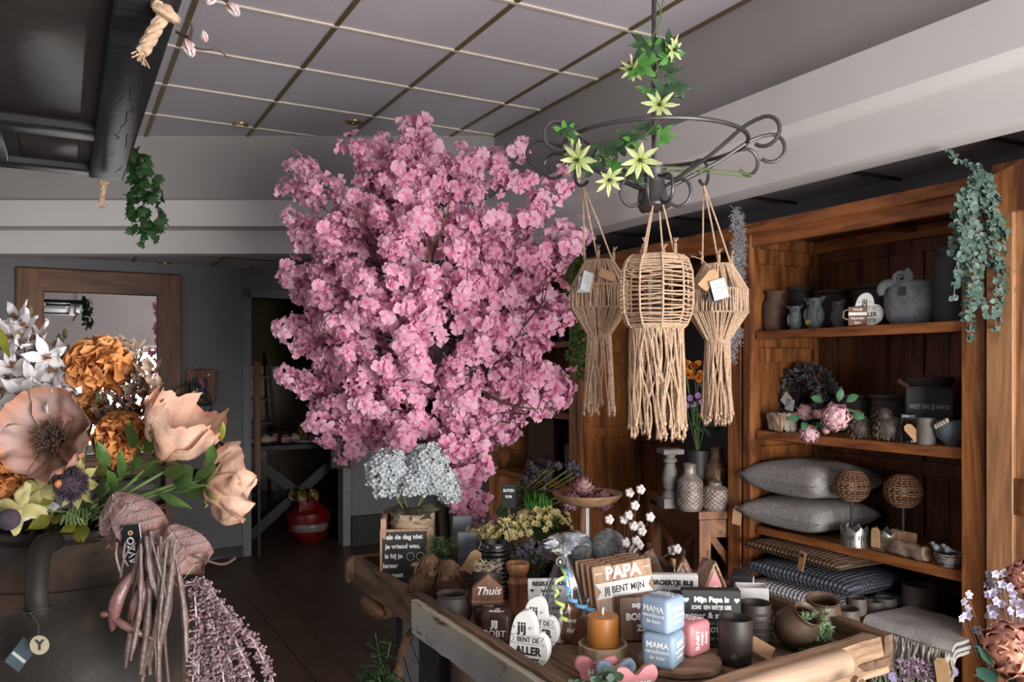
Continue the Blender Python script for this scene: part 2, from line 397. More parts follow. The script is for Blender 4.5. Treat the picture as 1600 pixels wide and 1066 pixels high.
# ================= blossom tree
random.seed(5)
M['petal']=tint('blossom petals',[(0,(.82,.16,.36)),(.28,(.92,.40,.60)),(1,(.95,.60,.75))],.65,.4,nscale=7,nmix=.6,c3=(.97,.77,.86))
M['bark']=wood('blossom tree bark',(.045,.025,.018),(.14,.08,.055),'z',9,.8,bmp=.8)
M['twig']=plain('dark twig',(.06,.022,.018),.7)
M['stemg']=plain('green stem',(.10,.16,.05),.6,var=.2)
def blossom(m,p,d,r,nl=2,nw=2):
    d=V(d).normalized(); a=d.orthogonal().normalized(); b=d.cross(a); k=random.random()*6
    for i in range(5):
        th=k+2*pi*i/5+rnd(-.15,.15); q=a*cos(th)+b*sin(th)
        m.petal(p,q+d*rnd(-.1,.4),d-q*.3,r*rnd(.85,1.15),r*.98,cup=rnd(-.45,.2),ruf=.7,nl=nl,nw=nw,seed=random.random()*50,prof=lambda x:.35+1.5*x-.95*x*x)
def spray(seed,n,Lc,Rc):
    random.seed(seed); m=MB(); cl=MB()
    pts=[V((0,0,0))]
    for i in range(5): pts.append(pts[-1]+V((rnd(-.03,.03),rnd(-.03,.03),Lc/5)))
    cl.tube(pts,[.004,.0035,.003,.0025,.002,.0015],5)
    for i in range(n):
        t=rnd(.12,1.0); k=min(4,int(t*5)); c=pts[k].lerp(pts[k+1],t*5-k)
        th=rnd(0,2*pi); rr=Rc*(.35+.65*random.random())*(1-.35*abs(t-.55)*1.6)
        o=V((cos(th),sin(th),rnd(-.2,.6)))*rr; p=c+o
        if i%3==0: cl.tube([c,c+o*.5+V((0,0,.008)),p],.0011,4)
        blossom(m,p,o+V((rnd(-.4,.4),rnd(-.4,.4),rnd(0,.5)))*Rc,rnd(.027,.036))
    a=m.build('blossoms',M['petal']); b=cl.build('twig',M['twig'])
    me_a,me_b=a.data,b.data
    bpy.data.objects.remove(a); bpy.data.objects.remove(b); return me_a,me_b
variants=[spray(100+i,32,.27,.068) for i in range(6)]
tree=thing('blossom_tree','tall artificial pink cherry blossom tree with full round crown behind the cart','tree',P(700,900,4.0)*1)
tree.location.z=0
TO=tree.location.copy()
def tp(px,py,Y): return P(px,py,Y)-TO
m=MB()
trunks=[[(702,1010,4.0),(712,860,4.0),(700,720,4.0),(665,560,3.95),(668,440,4.0),(640,300,4.0),(636,230,4.0)],
 [(700,1010,4.0),(725,820,4.02),(722,720,4.0),(760,600,4.0),(800,450,3.95),(835,340,4.0)],
 [(698,1010,4.0),(690,800,4.0),(655,700,3.98),(600,560,4.0),(550,450,4.05),(500,370,4.0)],
 [(706,1010,4.0),(735,760,4.1),(700,600,4.25),(720,480,4.2),(740,330,4.2)]]
def smooth(pts,k=5):
    out=[]
    for i in range(len(pts)-1):
        p0=pts[max(i-1,0)];p1=pts[i];p2=pts[i+1];p3=pts[min(i+2,len(pts)-1)]
        for j in range(k):
            t=j/k; out.append(.5*((2*p1)+(p2-p0)*t+(2*p0-5*p1+4*p2-p3)*t*t+(3*p1-p0-3*p2+p3)*t**3))
    out.append(pts[-1]); return out
for k,tr in enumerate(trunks):
    pts=smooth([tp(*q) for q in tr]); n=len(pts)
    tm=MB(); tm.tube(pts,[(.028-.008*(k>0))*(1-.75*i/n)+.004*noise.noise(V((i*.9,k,0))) for i in range(n)],9); tm.build('trunk',M['bark'],tree)
m=MB(); m.lathe([(.15,0),(.19,.02),(.21,.36),(.225,.38),(.21,.40),(.19,.38),(.185,.3),(.001,.29)],28); m.build('pot',plain('dark grey pot',(.012,.011,.011),.8),tree)
# crown half widths (pixels) at picture heights, seen from the front; depth about 0.75 of it
prof=[(212,640,22),(240,640,52),(272,645,88),(310,652,122),(350,665,165),(390,668,186),(430,668,200),(470,668,205),(510,668,208),(550,668,202),(590,672,190),(630,672,175),(665,665,140),(690,655,95)]
main=[P(650,300,4),P(655,420,4),P(668,520,4),P(672,620,4)]
sprays=[]
for (py,cx,wd) in prof:
    n=max(3,int(wd/11)) 
    for i in range(n):
        th=2*pi*(i+random.random()*.8)/n
        x=cx+wd*.95*cos(th)*rnd(.80,1.06); Y=4.0-wd/F*4*.72*sin(th)
        sprays.append((x,py+rnd(-16,16),Y,th))
extra=[(470,262,4.0),(500,300,3.95),(462,345,4.0),(480,372,3.95),(462,300,4.1),(455,440,4.0),(450,520,3.95),(455,590,3.9),(810,245,3.95),(812,275,3.95),(855,310,3.95),(872,300,3.95),(895,365,3.95),(885,395,3.9),(880,500,3.85),(872,600,3.85),(865,625,3.85),(520,690,3.8),(545,700,3.8),(505,660,3.8),(640,690,3.6),(760,240,4.0),(730,245,3.9),(560,240,4.0),(725,270,3.9)]
for q in extra: sprays.append((q[0],q[1],q[2],None))
hang=[(735,705,3.6),(755,722,3.6),(720,735,3.6),(733,780,3.6),(745,800,3.6)]
# inner fill
for i in range(24): 
    py=rnd(260,660); wd=[w for (y,c,w) in prof if y<=py][-1]; th=rnd(0,2*pi); sprays.append((665+wd*.55*cos(th),py,4-wd/F*4*.45*sin(th),th))
tot=[]
for (x,y,Y,th) in sprays:
    tip=P(x,y,Y); near=min(main,key=lambda q:(q-tip).length+.6*abs(q.z-tip.z+.25)); 
    d=(tip-near).normalized(); d=(d+V((0,0,.35))+V((rnd(-.25,.25),rnd(-.25,.25),rnd(-.3,.3)))).normalized()
    tot.append((tip,d,Y))
for (x,y,Y) in hang: tot.append((P(x,y,Y),V((rnd(.1,.5),0,-.8)).normalized(),Y-1))
tot.sort(key=lambda q:q[2])
rest=MB()
def quat(d): return d.to_track_quat('Z','Y').to_euler()
bm_=MB()
for k,(tip,d,Y) in enumerate(tot):
    s_=rnd(.85,1.15); base=tip-d*.2*s_-TO
    va,vb=variants[k%6]
    if k<92:
        o=bpy.data.objects.new('blossom_spray',va); C.objects.link(o); o.parent=tree; o.location=base; o.rotation_euler=quat(d); o.scale=(s_,)*3
        q=bpy.data.objects.new('twig',vb); C.objects.link(q); q.parent=o
    else:
        Mx=Matrix.LocRotScale(base,quat(d),(s_,)*3); off=len(rest.v)
        at=va.attributes['t'].data
        rest.v+=[Mx@v.co for v in va.vertices]; rest.t+=[a.value for a in at]
        rest.f+=[[off+i for i in p.vertices] for p in va.polygons]; rest.m+=[0]*len(va.polygons)
        bm_.tube([Mx@v for v in (V((0,0,0)),V((0,0,.12)),V((0,0,.25)))],.002,4)
    # branch to the trunk
    if k%2==0 and k<140:
        nn=min((V(q)-TO for q in main),key=lambda q:(q-base).length); mid=(nn+base)/2-V((0,0,.06)); bm_.tube(smooth([nn,mid,base],4),[.007-.0006*i for i in range(9)],5)
o=rest.build('blossoms',M['petal'],tree); o['kind']='stuff'
random.seed(12)
for k,(x0,y0,Y0,x1,y1,Y1) in enumerate(((668,470,3.95,625,395,3.62),(672,540,3.95,735,450,3.55),(690,580,3.95,820,520,3.6),(668,560,3.95,560,470,3.58),(700,640,4.0,745,560,3.55),(655,640,3.95,590,590,3.6),(668,450,3.95,700,330,3.6),(640,420,3.95,560,350,3.7),(780,540,4.0,850,470,3.7),(640,560,3.9,500,520,3.7),(735,600,3.9,840,640,3.7),(668,500,3.9,668,380,3.57))):
    pts=smooth([tp(x0,y0,Y0),tp((x0+x1)/2+rnd(-8,8),(y0+y1)/2+10,(Y0+Y1)/2-.05),tp(x1,y1,Y1)],6); n=len(pts)
    q=MB(); q.tube(pts,[.010*(1-.8*i/n) for i in range(n)],7)
    for j in range(5):
        p=pts[5+j*2 if 5+j*2<n else n-1]; q.tube([p,p+V((rnd(-.08,.08),rnd(-.06,0),rnd(.02,.13)))],[.0035,.0015],5)
    q.build('branch',M['bark'],tree)
bm_.build('branches',M['twig'],tree)
# ================= iron chandelier with hooks
M['iron2']=plain('dull grey iron',(.085,.078,.080),.45,.5,var=.25,bmp=.05)
CX,CY=.5,2.9
ch=thing('hanging_basket_rack','dark wrought iron ceiling rack with a ring and curled hooks above the cart','hanging rack',(CX,CY,2.17))
ZR=.215
def loop(r,z,n=64): return [V((r*cos(2*pi*i/n),r*sin(2*pi*i/n),z)) for i in range(n+1)]
m=MB(); m.tube(loop(.32,ZR),.0075,8,caps=False); m.build('ring',M['iron2'],ch)
m=MB(); m.tube([(0,0,.0),(0,0,.98)],.0085,8); m.build('rod',M['iron2'],ch)
m=MB(); m.lathe([(.001,-.02),(.035,-.018),(.058,-.002),(.060,.006),(.05,.02),(.036,.09),(.045,.135),(.05,.14),(.001,.145)],20); m.build('hub',M['iron2'],ch)
m=MB(); m.lathe([(.06,.98),(.058,.965),(.02,.95),(.01,.94)],20); m.build('ceiling_rose',M['iron2'],ch)
AZ=[52,84,112,142,-62,-95,-122,-146]
hooks={}
for a in AZ:
    ar=math.radians(a); dr=V((sin(ar),-cos(ar),0))
    pts=[dr*.04+V((0,0,.06)),dr*.10+V((0,0,.09)),dr*.22+V((0,0,.15)),dr*.32+V((0,0,ZR)),dr*.375+V((0,0,ZR+.022))]
    pts=smooth(pts,4); 
    c=dr*.40+V((0,0,ZR-.022)); 
    for i in range(0,13):
        th=math.radians(115-i*20.5); pts.append(c+dr*.048*cos(th)+V((0,0,.048*sin(th))))
    m=MB(); m.tube(pts,.0068,7); m.build('hook_arm',M['iron2'],ch); hooks[a]=c+V((0,0,-.048))
for a in (20,75,160,-20,-75,-165):
    ar=math.radians(a); dr=V((sin(ar),-cos(ar),0)); c=dr*.085+V((0,0,.045)); pts=[dr*.03+V((0,0,.1))]
    for i in range(15):
        th=math.radians(110-i*20); pts.append(c+dr*.042*cos(th)+V((0,0,.05*sin(th))))
    m=MB(); m.tube(pts,.0062,7); m.build('scroll',M['iron2'],ch)
# ================= jute lanterns
M['jute']=plain('jute rope',(.54,.37,.25),.9,var=.28,sc_=90,bmp=.7,bd=.003)
M['jute2']=plain('jute cord dark',(.42,.28,.18),.9,var=.25,sc_=90,bmp=.7,bd=.003)
def tagcard(parent,loc,w_,h_,mat,rot,name='price_tag',lines=0,hole=True):
    m=MB(); m.box((0,0,0),(w_,.0012,h_),bev=0); o=m.build(name,mat,parent,smooth=False); o.location=loc; o.rotation_euler=rot
    if lines:
        q=MB()
        for i in range(lines): q.box((-w_*.05+rnd(-.002,.002),-.0011,h_*.25-i*h_*.16),(w_*rnd(.4,.65),.0006,h_*.035))
        l=q.build('print',M['letg'],o,smooth=False)
    return o
def kraft(parent,loc,rot,s=1,name='kraft_tag'):
    m=MB(); w_,h_=.028*s,.055*s
    m.prism([(-w_/2,-h_/2),(w_/2,-h_/2),(w_/2,h_*.32),(w_*.25,h_/2),(-w_*.25,h_/2),(-w_/2,h_*.32)],-.0006*s,.0006*s)
    o=m.build(name,M['kraft'],parent,smooth=False,loc=loc,rot=rot)
    m=MB(); m.lathe([(.0022*s,-.001*s),(.0045*s,-.001*s),(.0045*s,.001*s),(.0022*s,.001*s)],12,c=(0,0,h_*.34),R=Matrix.Rotation(pi/2,3,'X'),closed=True); m.build('eyelet',M['twine'],o)
    return o
def lantern(label,loc,prof,n,horiz,tas_r,tas_l,cords,seed,ntas,rr=.0032):
    random.seed(seed)
    t=thing('jute_lantern',label,'lantern',loc,0,'jute rope lanterns hanging from the iron rack')
    R=[]; 
    for (r,z) in prof: R.append([V((r*cos(2*pi*(j+.5)/n),r*sin(2*pi*(j+.5)/n),z)) for j in range(n)])
    fr=MB()
    for j in range(n): fr.tube([ring[j] for ring in R],.0026,6)
    for k in (0,len(prof)-1): fr.tube(R[k]+[R[k][0]],.003,6,caps=False)
    if not horiz:
        for k in range(1,len(prof)-1): fr.tube(R[k]+[R[k][0]],.004,6,caps=False)
    fr.build('wire_frame',M['jute2'] if horiz else M['jute2'],t)
    wv=MB()
    def at(j,s):  # s along profile 0..1
        s=s*(len(prof)-1); k=min(len(prof)-2,int(s)); f=s-k; return R[k][j%n].lerp(R[k+1][j%n],f)
    if horiz:
        rows=27
        for j in range(n):
            for i in range(rows):
                s0=(i+.5+rnd(-.25,.25))/rows; s1=(i+.5+rnd(-.35,.35))/rows
                a,b=at(j,s0),at(j+1,s1); wv.tube([a,(a+b)/2*1.0+V((0,0,rnd(-.002,.002))),b],rr*rnd(.85,1.1),5)
            wv.tube([at(j,s/12)*1.012 for s in range(13)],rr*1.25,6)
    else:
        for k in range(len(prof)-1):
            for j in range(n):
                q=9
                for i in range(q):
                    f=(i+.5)/q+rnd(-.04,.04); g=(i+.5)/q+rnd(-.12,.12)
                    a=R[k][j].lerp(R[k][(j+1)%n],f); b=R[k+1][j].lerp(R[k+1][(j+1)%n],g); wv.tube([a*1.0,b],rr*rnd(.75,1.05),5)
    wv.build('rope_weave',M['jute'],t)
    z0=prof[-1][1]
    # glass cylinder inside
    g=MB(); g.lathe([(.04,z0+.03),(.045,z0+.035),(.045,z0+.17),(.043,z0+.17),(.043,z0+.04),(.001,z0+.038)],20); g.build('glass_cup',M['glass'],t)
    g=MB(); g.lathe([(.001,z0+.01),(.05,z0+.01),(.05,z0+.028),(.001,z0+.028)],16); g.build('cup_base',M['iron'],t)
    # tassel
    ts=MB(); 
    for i in range(ntas):
        th=2*pi*i/ntas+rnd(-.05,.05); r0=prof[-1][0]*1.0; rt=tas_r*rnd(.55,1.05); ln=tas_l*rnd(.86,1.02)
        pts=[]; w1=rnd(-.8,.8); w2=rnd(-.8,.8)
        for k in range(8):
            f=k/7; r=r0+(rt-r0)*f; a=th+w1*f+.25*w2*sin(f*6)
            pts.append(V((r*cos(a),r*sin(a),z0-ln*f)))
        e=pts[-1]; ts.tube(pts,[rr*.95]*8,5); ts.sph(e,(rr*1.9,rr*1.9,rr*2.3),6,4)
        for q in range(3): ts.tube([e,e+V((rnd(-.006,.006),rnd(-.006,.006),-.012))],rr*.25,3)
    ts.build('tassel',M['jute'],t)
    # cords up to the hook
    top=prof[0]
    cd=MB()
    for (ang,H) in cords:
        a=V((top[0]*cos(ang),top[0]*sin(ang),top[1])); b=V((H[0],H[1],H[2]))
        cd.tube([a+V((0,0,-.01)),a.lerp(b,.5)+V((rnd(-.002,.002),0,0)),b],rr*1.15,6)
        for q in range(5): cd.tube([a+V((rr*1.6*cos(x*1.3),rr*1.6*sin(x*1.3),.005+.006*q+ x*.001)) for x in range(6)],rr*.8,5)
        for q in range(4): cd.tube([a+V((0,0,.038)),a+V((rnd(-.014,.014),rnd(-.01,.01),.055))],rr*.5,4)
    cd.build('hanging_cord',M['jute'],t)
    return t
LB=thing
# big centre lantern hangs from the hub
z_top=HC+(575-402)/F*2.9; z_bot=HC+(575-514)/F*2.9
Hh=z_top-z_bot
pr=[(.088,Hh),(.108,Hh*.94),(.122,Hh*.78),(.126,Hh*.5),(.122,Hh*.22),(.105,Hh*.05),(.092,0)]
hk=(0,0,HC+(575-283)/F*2.9-z_bot)
lanA=lantern('largest jute rope lantern, barrel shaped, hanging in the middle of the iron rack',(CX+.005,CY-.02,z_bot),pr,10,True,.10,.375,[(a,hk) for a in (pi*1.3,pi*1.7,pi*.35,pi*.65)],3,92,.0029)
def side_lantern(label,a,px,yt,yb,ytas,seed,flip):
    H=hooks[a]+V((CX,CY,2.17)); Y=H.y; x=(px-800)/F*Y
    zt=HC+(575-yt)/F*Y; zb=HC+(575-yb)/F*Y; zk=HC+(575-ytas)/F*Y; h=zt-zb
    pr=[(.058,h),(.117,h*.66),(.117,h*.36),(.046,0)]
    hk=(H.x-x,H.y-Y,H.z-zb+.006)
    return lantern(label,(x,Y,zb),pr,8,False,.062,zb-zk,[(0.1,hk),(pi*.9,hk),(pi*1.45,hk)],seed,54,.0031)
lanB=side_lantern('faceted jute rope lantern nearest the blossom tree',-146,936,408,524,645,7,1)
lanC=side_lantern('faceted jute rope lantern nearest the tall shelves',142,1121,414,532,662,8,-1)
# tags on lanterns
def relY(o,px,py,dy): Y=o.location.y+dy; return P(px,py,Y)-V(o.location)
tagcard(lanB,relY(lanB,917,440,-.13),.045,.075,M['card'],(0,.25,.5),'paper_tag',3); tagcard(lanB,relY(lanB,910,445,-.125),.035,.06,M['card'],(0,.1,-.5),'paper_tag')
kraft(lanB,relY(lanB,949,430,-.12),(0,math.radians(112),.1),1.15)
kraft(lanC,relY(lanC,1108,437,-.135),(0,math.radians(40),0),1.5); tagcard(lanC,relY(lanC,1124,452,-.14),.062,.075,M['card'],(0,-.28,.2),'paper_tag',4); tagcard(lanC,relY(lanC,1117,462,-.13),.05,.05,M['black'],(0,.15,0),'black_tag')
for o,p0,p1 in((lanC,(1128,422),(1112,428)),(lanA,(1080,400),(1110,418))):
    m=MB(); a=relY(o,*p0,-.12); b=relY(o,*p1,-.13); m.tube([a,(a+b)/2+V((0,-.005,.008)),b],.0016,4); m.build('tag_string',M['twine'],o)
# ================= foliage generators
def leafmat(name,c1,c2,**k): return tint(name,[(0,c1),(1,c2)],k.get('rough',.5),k.get('trans',.15),nscale=k.get('ns',25),nmix=.4,c3=k.get('c3',tuple(x*1.35 for x in c2)))
M['ivy']=leafmat('ivy leaves',(.015,.045,.015),(.022,.065,.022),c3=(.05,.12,.03))
M['fresh']=leafmat('fresh leaves',(.05,.16,.03),(.09,.26,.05))
M['dgreen']=leafmat('dark green leaves',(.02,.05,.02),(.045,.09,.04))
M['euc']=leafmat('eucalyptus leaves',(.06,.115,.09),(.11,.185,.15),c3=(.26,.35,.31),ns=14)
M['greymoss']=plain('grey dried moss',(.30,.30,.32),.9,var=.3,sc_=30)
M['palegreen']=tint('pale passion petals',[(0,(.40,.50,.12)),(1,(.75,.80,.45))],.5,.3)
def leaf(m,p,d,n,Lh,W,cup=.2,fold=.15,nl=4,seed=None):
    m.petal(p,d,n,Lh,W,cup=cup,ruf=.12,nl=nl,nw=2,seed=random.random()*40 if seed is None else seed,prof=lambda a:sin(pi*min(1,a*.97+.03))**.9)
def ivyleaf(m,p,d,n,s):
    d=V(d).normalized(); n=V(n); n=(n-d*n.dot(d)).normalized(); q=d.cross(n)
    out=[(0,0),(-.28,-.08),(-.5,.18),(-.28,.38),(-.30,.62),(-.08,.6),(0,1.0),(.08,.6),(.30,.62),(.28,.38),(.5,.18),(.28,-.08)]
    vs=[V(p)+q*(x*s)+d*(y*s)+n*(-abs(x)*.25*s+rnd(-.02,.02)*s) for x,y in out]; c=V(p)+d*.35*s+n*.05*s
    m.add(vs+[c],[(i,(i+1)%12,12) for i in range(12)],[.3]*12+[1])
def vine(name,label,cat,mat,stemmat,pts_list,step,leaffn,loc=(0,0,0),group=None,rs=.0016):
    t=thing(name,label,cat,loc,0,group)
    st=MB(); lf=MB(); lo=V(loc)
    for pts in pts_list:
        sp=smooth([V(p)-lo for p in pts],6); st.tube(sp,rs,5)
        acc=0
        for i in range(len(sp)-1):
            seg=(sp[i+1]-sp[i]); acc+=seg.length
            while acc>step: acc-=step; leaffn(lf,sp[i]+seg*random.random(),seg.normalized())
    st.build('stem',stemmat,t); lf.build('leaves',mat,t); return t
random.seed(21)
# ivy at the corner of the hanging shutter
def ivyf(m,p,d):
    a=V((rnd(-1,1),rnd(-1,.4),rnd(-.9,.2))).normalized(); ivyleaf(m,p,a,V((rnd(-.4,.4),-1,rnd(-.2,.6))),rnd(.035,.06))
base=P(212,236,3.1)
vine('ivy_plant','trailing dark green ivy hanging from the far corner of the hanging black door','plant',M['ivy'],M['twig'],
 [[P(200,232,3.15),P(212,262,3.1),P(222,300,3.08),P(228,345,3.08),P(225,382,3.08)],[P(205,230,3.15),P(224,270,3.05),P(240,300,3.05),P(248,345,3.05),P(240,378,3.05)],[P(203,236,3.15),P(212,280,3.1),P(206,330,3.1),P(208,368,3.1)],[P(206,230,3.15),P(235,262,3.08),P(255,310,3.08)],[P(205,236,3.1),P(215,275,3.1),P(232,310,3.1)]],.017,ivyf,base)
# eucalyptus garland over the cabinet corner
def eucf(m,p,d):
    for s_ in (-1,1):
        a=(V((s_*rnd(.6,1),rnd(-.7,.7),rnd(-.5,.6)))).normalized(); r=rnd(.014,.023)
        m.petal(p,a,V((rnd(-.5,.5),-1,rnd(-.2,.8))),r,r*1.0,cup=.15,ruf=.1,nl=3,nw=2,prof=lambda x:sin(pi*min(1,x*.9+.08))**.5)
def hangpts(x0,y0,x1,y1,Y,n=5,j=8): return [P(x0+(x1-x0)*min(1,(i/n)*1.6)+rnd(-j,j)*(i>0),y0+(y1-y0)*(i/n)**1.25,Y+rnd(-.03,.03)) for i in range(n+1)]
random.seed(9)
EY=2.78
els=[hangpts(1530,268,a+4,b,EY) for a,b in ((1492,470),(1498,440),(1508,500),(1512,535),(1522,470),(1530,500),(1545,420),(1553,520),(1560,500),(1572,530),(1575,460),(1597,440),(1580,490),(1486,400),(1540,380),(1594,400),(1500,350),(1558,440),(1566,350),(1518,420))]
els+=[[P(1525,268,EY),P(1560,290,EY),P(1592,305,EY),P(1598,308,EY)],[P(1535,262,EY),P(1505,255,EY+.05),P(1485,240,EY+.05),P(1480,236,EY+.05)]]
vine('eucalyptus_garland','grey green eucalyptus garland hanging over the upper corner of the open shelves','plant',M['euc'],plain('euc stem',(.16,.13,.09),.7),els,.0125,eucf,P(1530,300,EY))
# grey dried moss strip hanging beside the tall shelves
def mossf(m,p,d):
    for k in range(3):
        a=V((rnd(-1,1),rnd(-1,.6),rnd(-.6,.8))).normalized(); l=rnd(.02,.045); q=p+a*l
        m.tube([p,p+a*l*.5+V((rnd(-.006,.006),0,rnd(-.004,.01))),q],[.0014,.001,.0007],3,caps=False)
        for s_ in range(3):
            b=V((rnd(-1,1),rnd(-1,1),rnd(-1,1))).normalized()*.014; o=p+a*l*rnd(.3,1); m.tube([o,o+b],[.0011,.0005],3,caps=False)
vine('moss_garland','grey dried moss garland hanging at the side of the tall shelves','plant',M['greymoss'],M['greymoss'],
 [[P(1150,330,3.6),P(1152,370,3.6),P(1150,410,3.6),P(1146,470,3.6),P(1143,520,3.6),P(1140,570,3.6)],[P(1152,335,3.62),P(1157,380,3.62),P(1154,430,3.62),P(1150,500,3.62),P(1148,540,3.6)]],.0045,mossf,P(1150,340,3.6))
# passion flower vine on the rack
random.seed(31)
pv=thing('passion_flower_vine','artificial passion flower vine wound round the rod and ring of the iron rack','plant',(CX,CY,2.39))
PO=V((CX,CY,2.39))
def PR(px,py,Y=2.86): return P(px,py,Y)-PO
st=MB()
for tr in ([(1022,-10),(1034,30),(1020,60),(1032,110),(1020,160),(1026,190,2.84),(990,225,2.7),(940,240,2.7),(900,250,2.7)],[(1036,0),(1028,50),(1036,90),(1018,130),(1034,180)],[(940,242,2.62),(980,262),(1060,268),(1120,272),(1178,278)],[(945,248,2.62),(1000,268),(1080,265),(1150,268),(1175,275)],[(1010,262),(1090,262),(1178,274)]):
    st.tube(smooth([PR(*q) for q in tr],6),.0022,5)
st.build('stem',M['stemg'],pv)
def cluster(px,py,Y,s,mat,down=.3,n=5):
    m=MB(); p=PR(px,py,Y); k=rnd(0,6); ax=V((rnd(-.3,.3),-1,rnd(-.2,.7))).normalized(); a=ax.orthogonal().normalized(); b=ax.cross(a)
    for i in range(n):
        th=k+(i-(n-1)/2)*pi*1.35/n; d=a*cos(th)+b*sin(th)+ax*.1+V((0,0,-down*.4)); leaf(m,p,d,ax,s*rnd(.85,1.1),s*.36,cup=rnd(-.3,.2))
    m.tube([p,p-a*.02],.0015,4); return m.build('leaf',mat,pv)
for q in ((1010,68,.075,'dgreen'),(1045,72,.07,'dgreen'),(1022,80,.06,'fresh'),(998,103,.075,'fresh'),(1042,112,.06,'dgreen'),(1060,130,.07,'dgreen'),(1038,138,.07,'dgreen'),(1012,140,.05,'fresh'),(1048,88,.06,'fresh'),(985,210,.06,'dgreen'),(1008,203,.055,'dgreen'),(1032,212,.06,'fresh'),(945,228,.075,'dgreen'),(968,225,.07,'dgreen'),(990,218,.05,'fresh'),(882,200,.06,'dgreen'),(884,208,.05,'fresh'),(930,262,.06,'dgreen'),(955,262,.055,'fresh'),(985,275,.06,'dgreen'),(905,250,.05,'fresh')):
    cluster(q[0],q[1],2.84 if q[0]>1000 else 2.66,q[2],M[q[3]])
def pflower(px,py,Y,s,ax):
    p=PR(px,py,Y); ax=V(ax).normalized(); a=ax.orthogonal().normalized(); b=ax.cross(a); m=MB()
    for i in range(8):
        th=2*pi*i/8+rnd(-.15,.15); m.petal(p,a*cos(th)+b*sin(th)+ax*rnd(.0,.4),ax,s*rnd(.85,1.15),s*.27,cup=rnd(-.3,.2),ruf=.15,seed=i)
    o=m.build('flower',M['palegreen'],pv)
    m=MB(); m.sph(p+ax*.008,.006,8,6); 
    for i in range(7):
        th=2*pi*i/7; m.tube([p+ax*.008,p+ax*.02+(a*cos(th)+b*sin(th))*.012],.0012,4)
    m.build('stamen',M['dgreen'],o)
for q in ((1052,78,2.83,.05,(.6,-.8,-.2)),(988,108,2.83,.05,(-.5,-.7,-.4)),(1030,165,2.82,.062,(.1,-1,.05)),(1000,250,2.6,.068,(.1,-.9,-.4)),(903,250,2.6,.062,(-.3,-.9,-.3)),(952,280,2.62,.055,(.2,-.8,-.6)),(895,240,2.64,.045,(-.5,-.8,.1))): pflower(*q)
# ================= hanging black panelled door (ceiling display)
M['blk2']=wood('old black paint',(.006,.0065,.008),(.022,.025,.028),'x',5,.62,bmp=1)
M['blk3']=plain('black panel',(.040,.034,.032),.65,var=.25,sc_=8,bmp=.4)
# local frame: origin at far right corner of the underside; x=u direction, y=v direction
sh=thing('hanging_door','old black panelled door hung flat on ropes below the ceiling as a display','door',P(192,283,3.27),RZ)
sh.location.z=2.342
Wd,Ld=.86,2.5
def sb(n,bs,mat,bev=.004):
    m=MB()
    for c,d in bs: m.box(c,d,bev=bev)
    return m.build(n,mat,sh)
sb('stile',[((-.06,-Ld/2,.022),(.12,Ld,.044))],M['blk2']); sb('stile',[((-Wd+.06,-Ld/2,.022),(.12,Ld,.044))],M['blk2'])
for y,wd in ((-.05,.10),(-.62,.12),(-Ld+.1,.2)): sb('rail',[((-Wd/2,y,.024),(Wd-.22,wd,.036))],M['blk2'])
sb('mullion',[((-Wd/2,-.33,.024),(.10,.46,.034))],M['blk2'])
def pnl(x0,x1,y0,y1):
    m=MB(); cx,cy=(x0+x1)/2,(y0+y1)/2; m.box((cx,cy,.036),(x1-x0,y1-y0,.012)); m.box((cx,cy,.030),(x1-x0-.1,y1-y0-.1,.01),bev=.004)
    m.build('door_panel',M['blk3'],sh)
pnl(-Wd+.11,-Wd/2-.04,-.57,-.09); pnl(-Wd/2+.04,-.11,-.57,-.09); pnl(-Wd+.11,-.11,-Ld+.18,-.67)
m=MB(); random.seed(15)
for k in range(16):
    y=-rnd(.1,1.2); x=-rnd(.02,.10); m.tube([(x,y,-.0003),(x+rnd(-.008,.008),y-.03,-.0003),(x+rnd(-.01,.01),y-rnd(.05,.12),-.0003)],rnd(.0006,.0016),4)
m.build('paint_cracks',M['darkgap'],sh)
def ropeknot(name,c,d1,r,ln,seed):
    random.seed(seed); m=MB(); c=V(c); d1=V(d1).normalized(); s_=d1.orthogonal().normalized(); t_=d1.cross(s_)
    m.sph(c,(r*1.35,r*1.2,r*1.4),10,8); m.tube([c+(s_*cos(a)+t_*sin(a))*r*1.6+d1*(.2*r*a/3-.3*r) for a in [x*.5 for x in range(14)]],r*.75,7)
    for k in range(3):
        m.tube([c+d1*(ln*i/10)+(s_*cos(i*.9+k*2.1)+t_*sin(i*.9+k*2.1))*r*.45 for i in range(11)],r*.62,6)
    e=c+d1*ln
    for k in range(14): m.tube([e+s_*rnd(-.6,.6)*r+t_*rnd(-.6,.6)*r,e+d1*rnd(.6,1.6)*r+s_*rnd(-1.5,1.5)*r+t_*rnd(-1.5,1.5)*r],r*.13,3)
    return m.build(name,M['jute'],sh)
iv=sh.matrix_world; bpy.context.view_layer.update(); SHI=sh.matrix_world.inverted()
def SL(px,py,Y): return SHI@P(px,py,Y)
YK=F*.73/(575-18)
k1=SL(258,20,YK); k1b=SL(222,82,YK); ropeknot('rope_knot',k1,k1b-k1,.014,(k1b-k1).length,1)
k2=SL(163,286,3.2); ropeknot('rope_knot',k2,SL(158,322,3.2)-k2,.010,.085,2)
m=MB(); m.tube([k1,SL(214,-6,YK)],.004,5)
for x,y in ((-.06,-.1),(-.80,-.1),(-.06,-1.9),(-.8,-1.9)): m.tube([(x,y,.0),(x*.97-.01,y,.42),(x*.93,y*.97,.80)],.006,6)
m.build('rope',M['jute2'],sh)
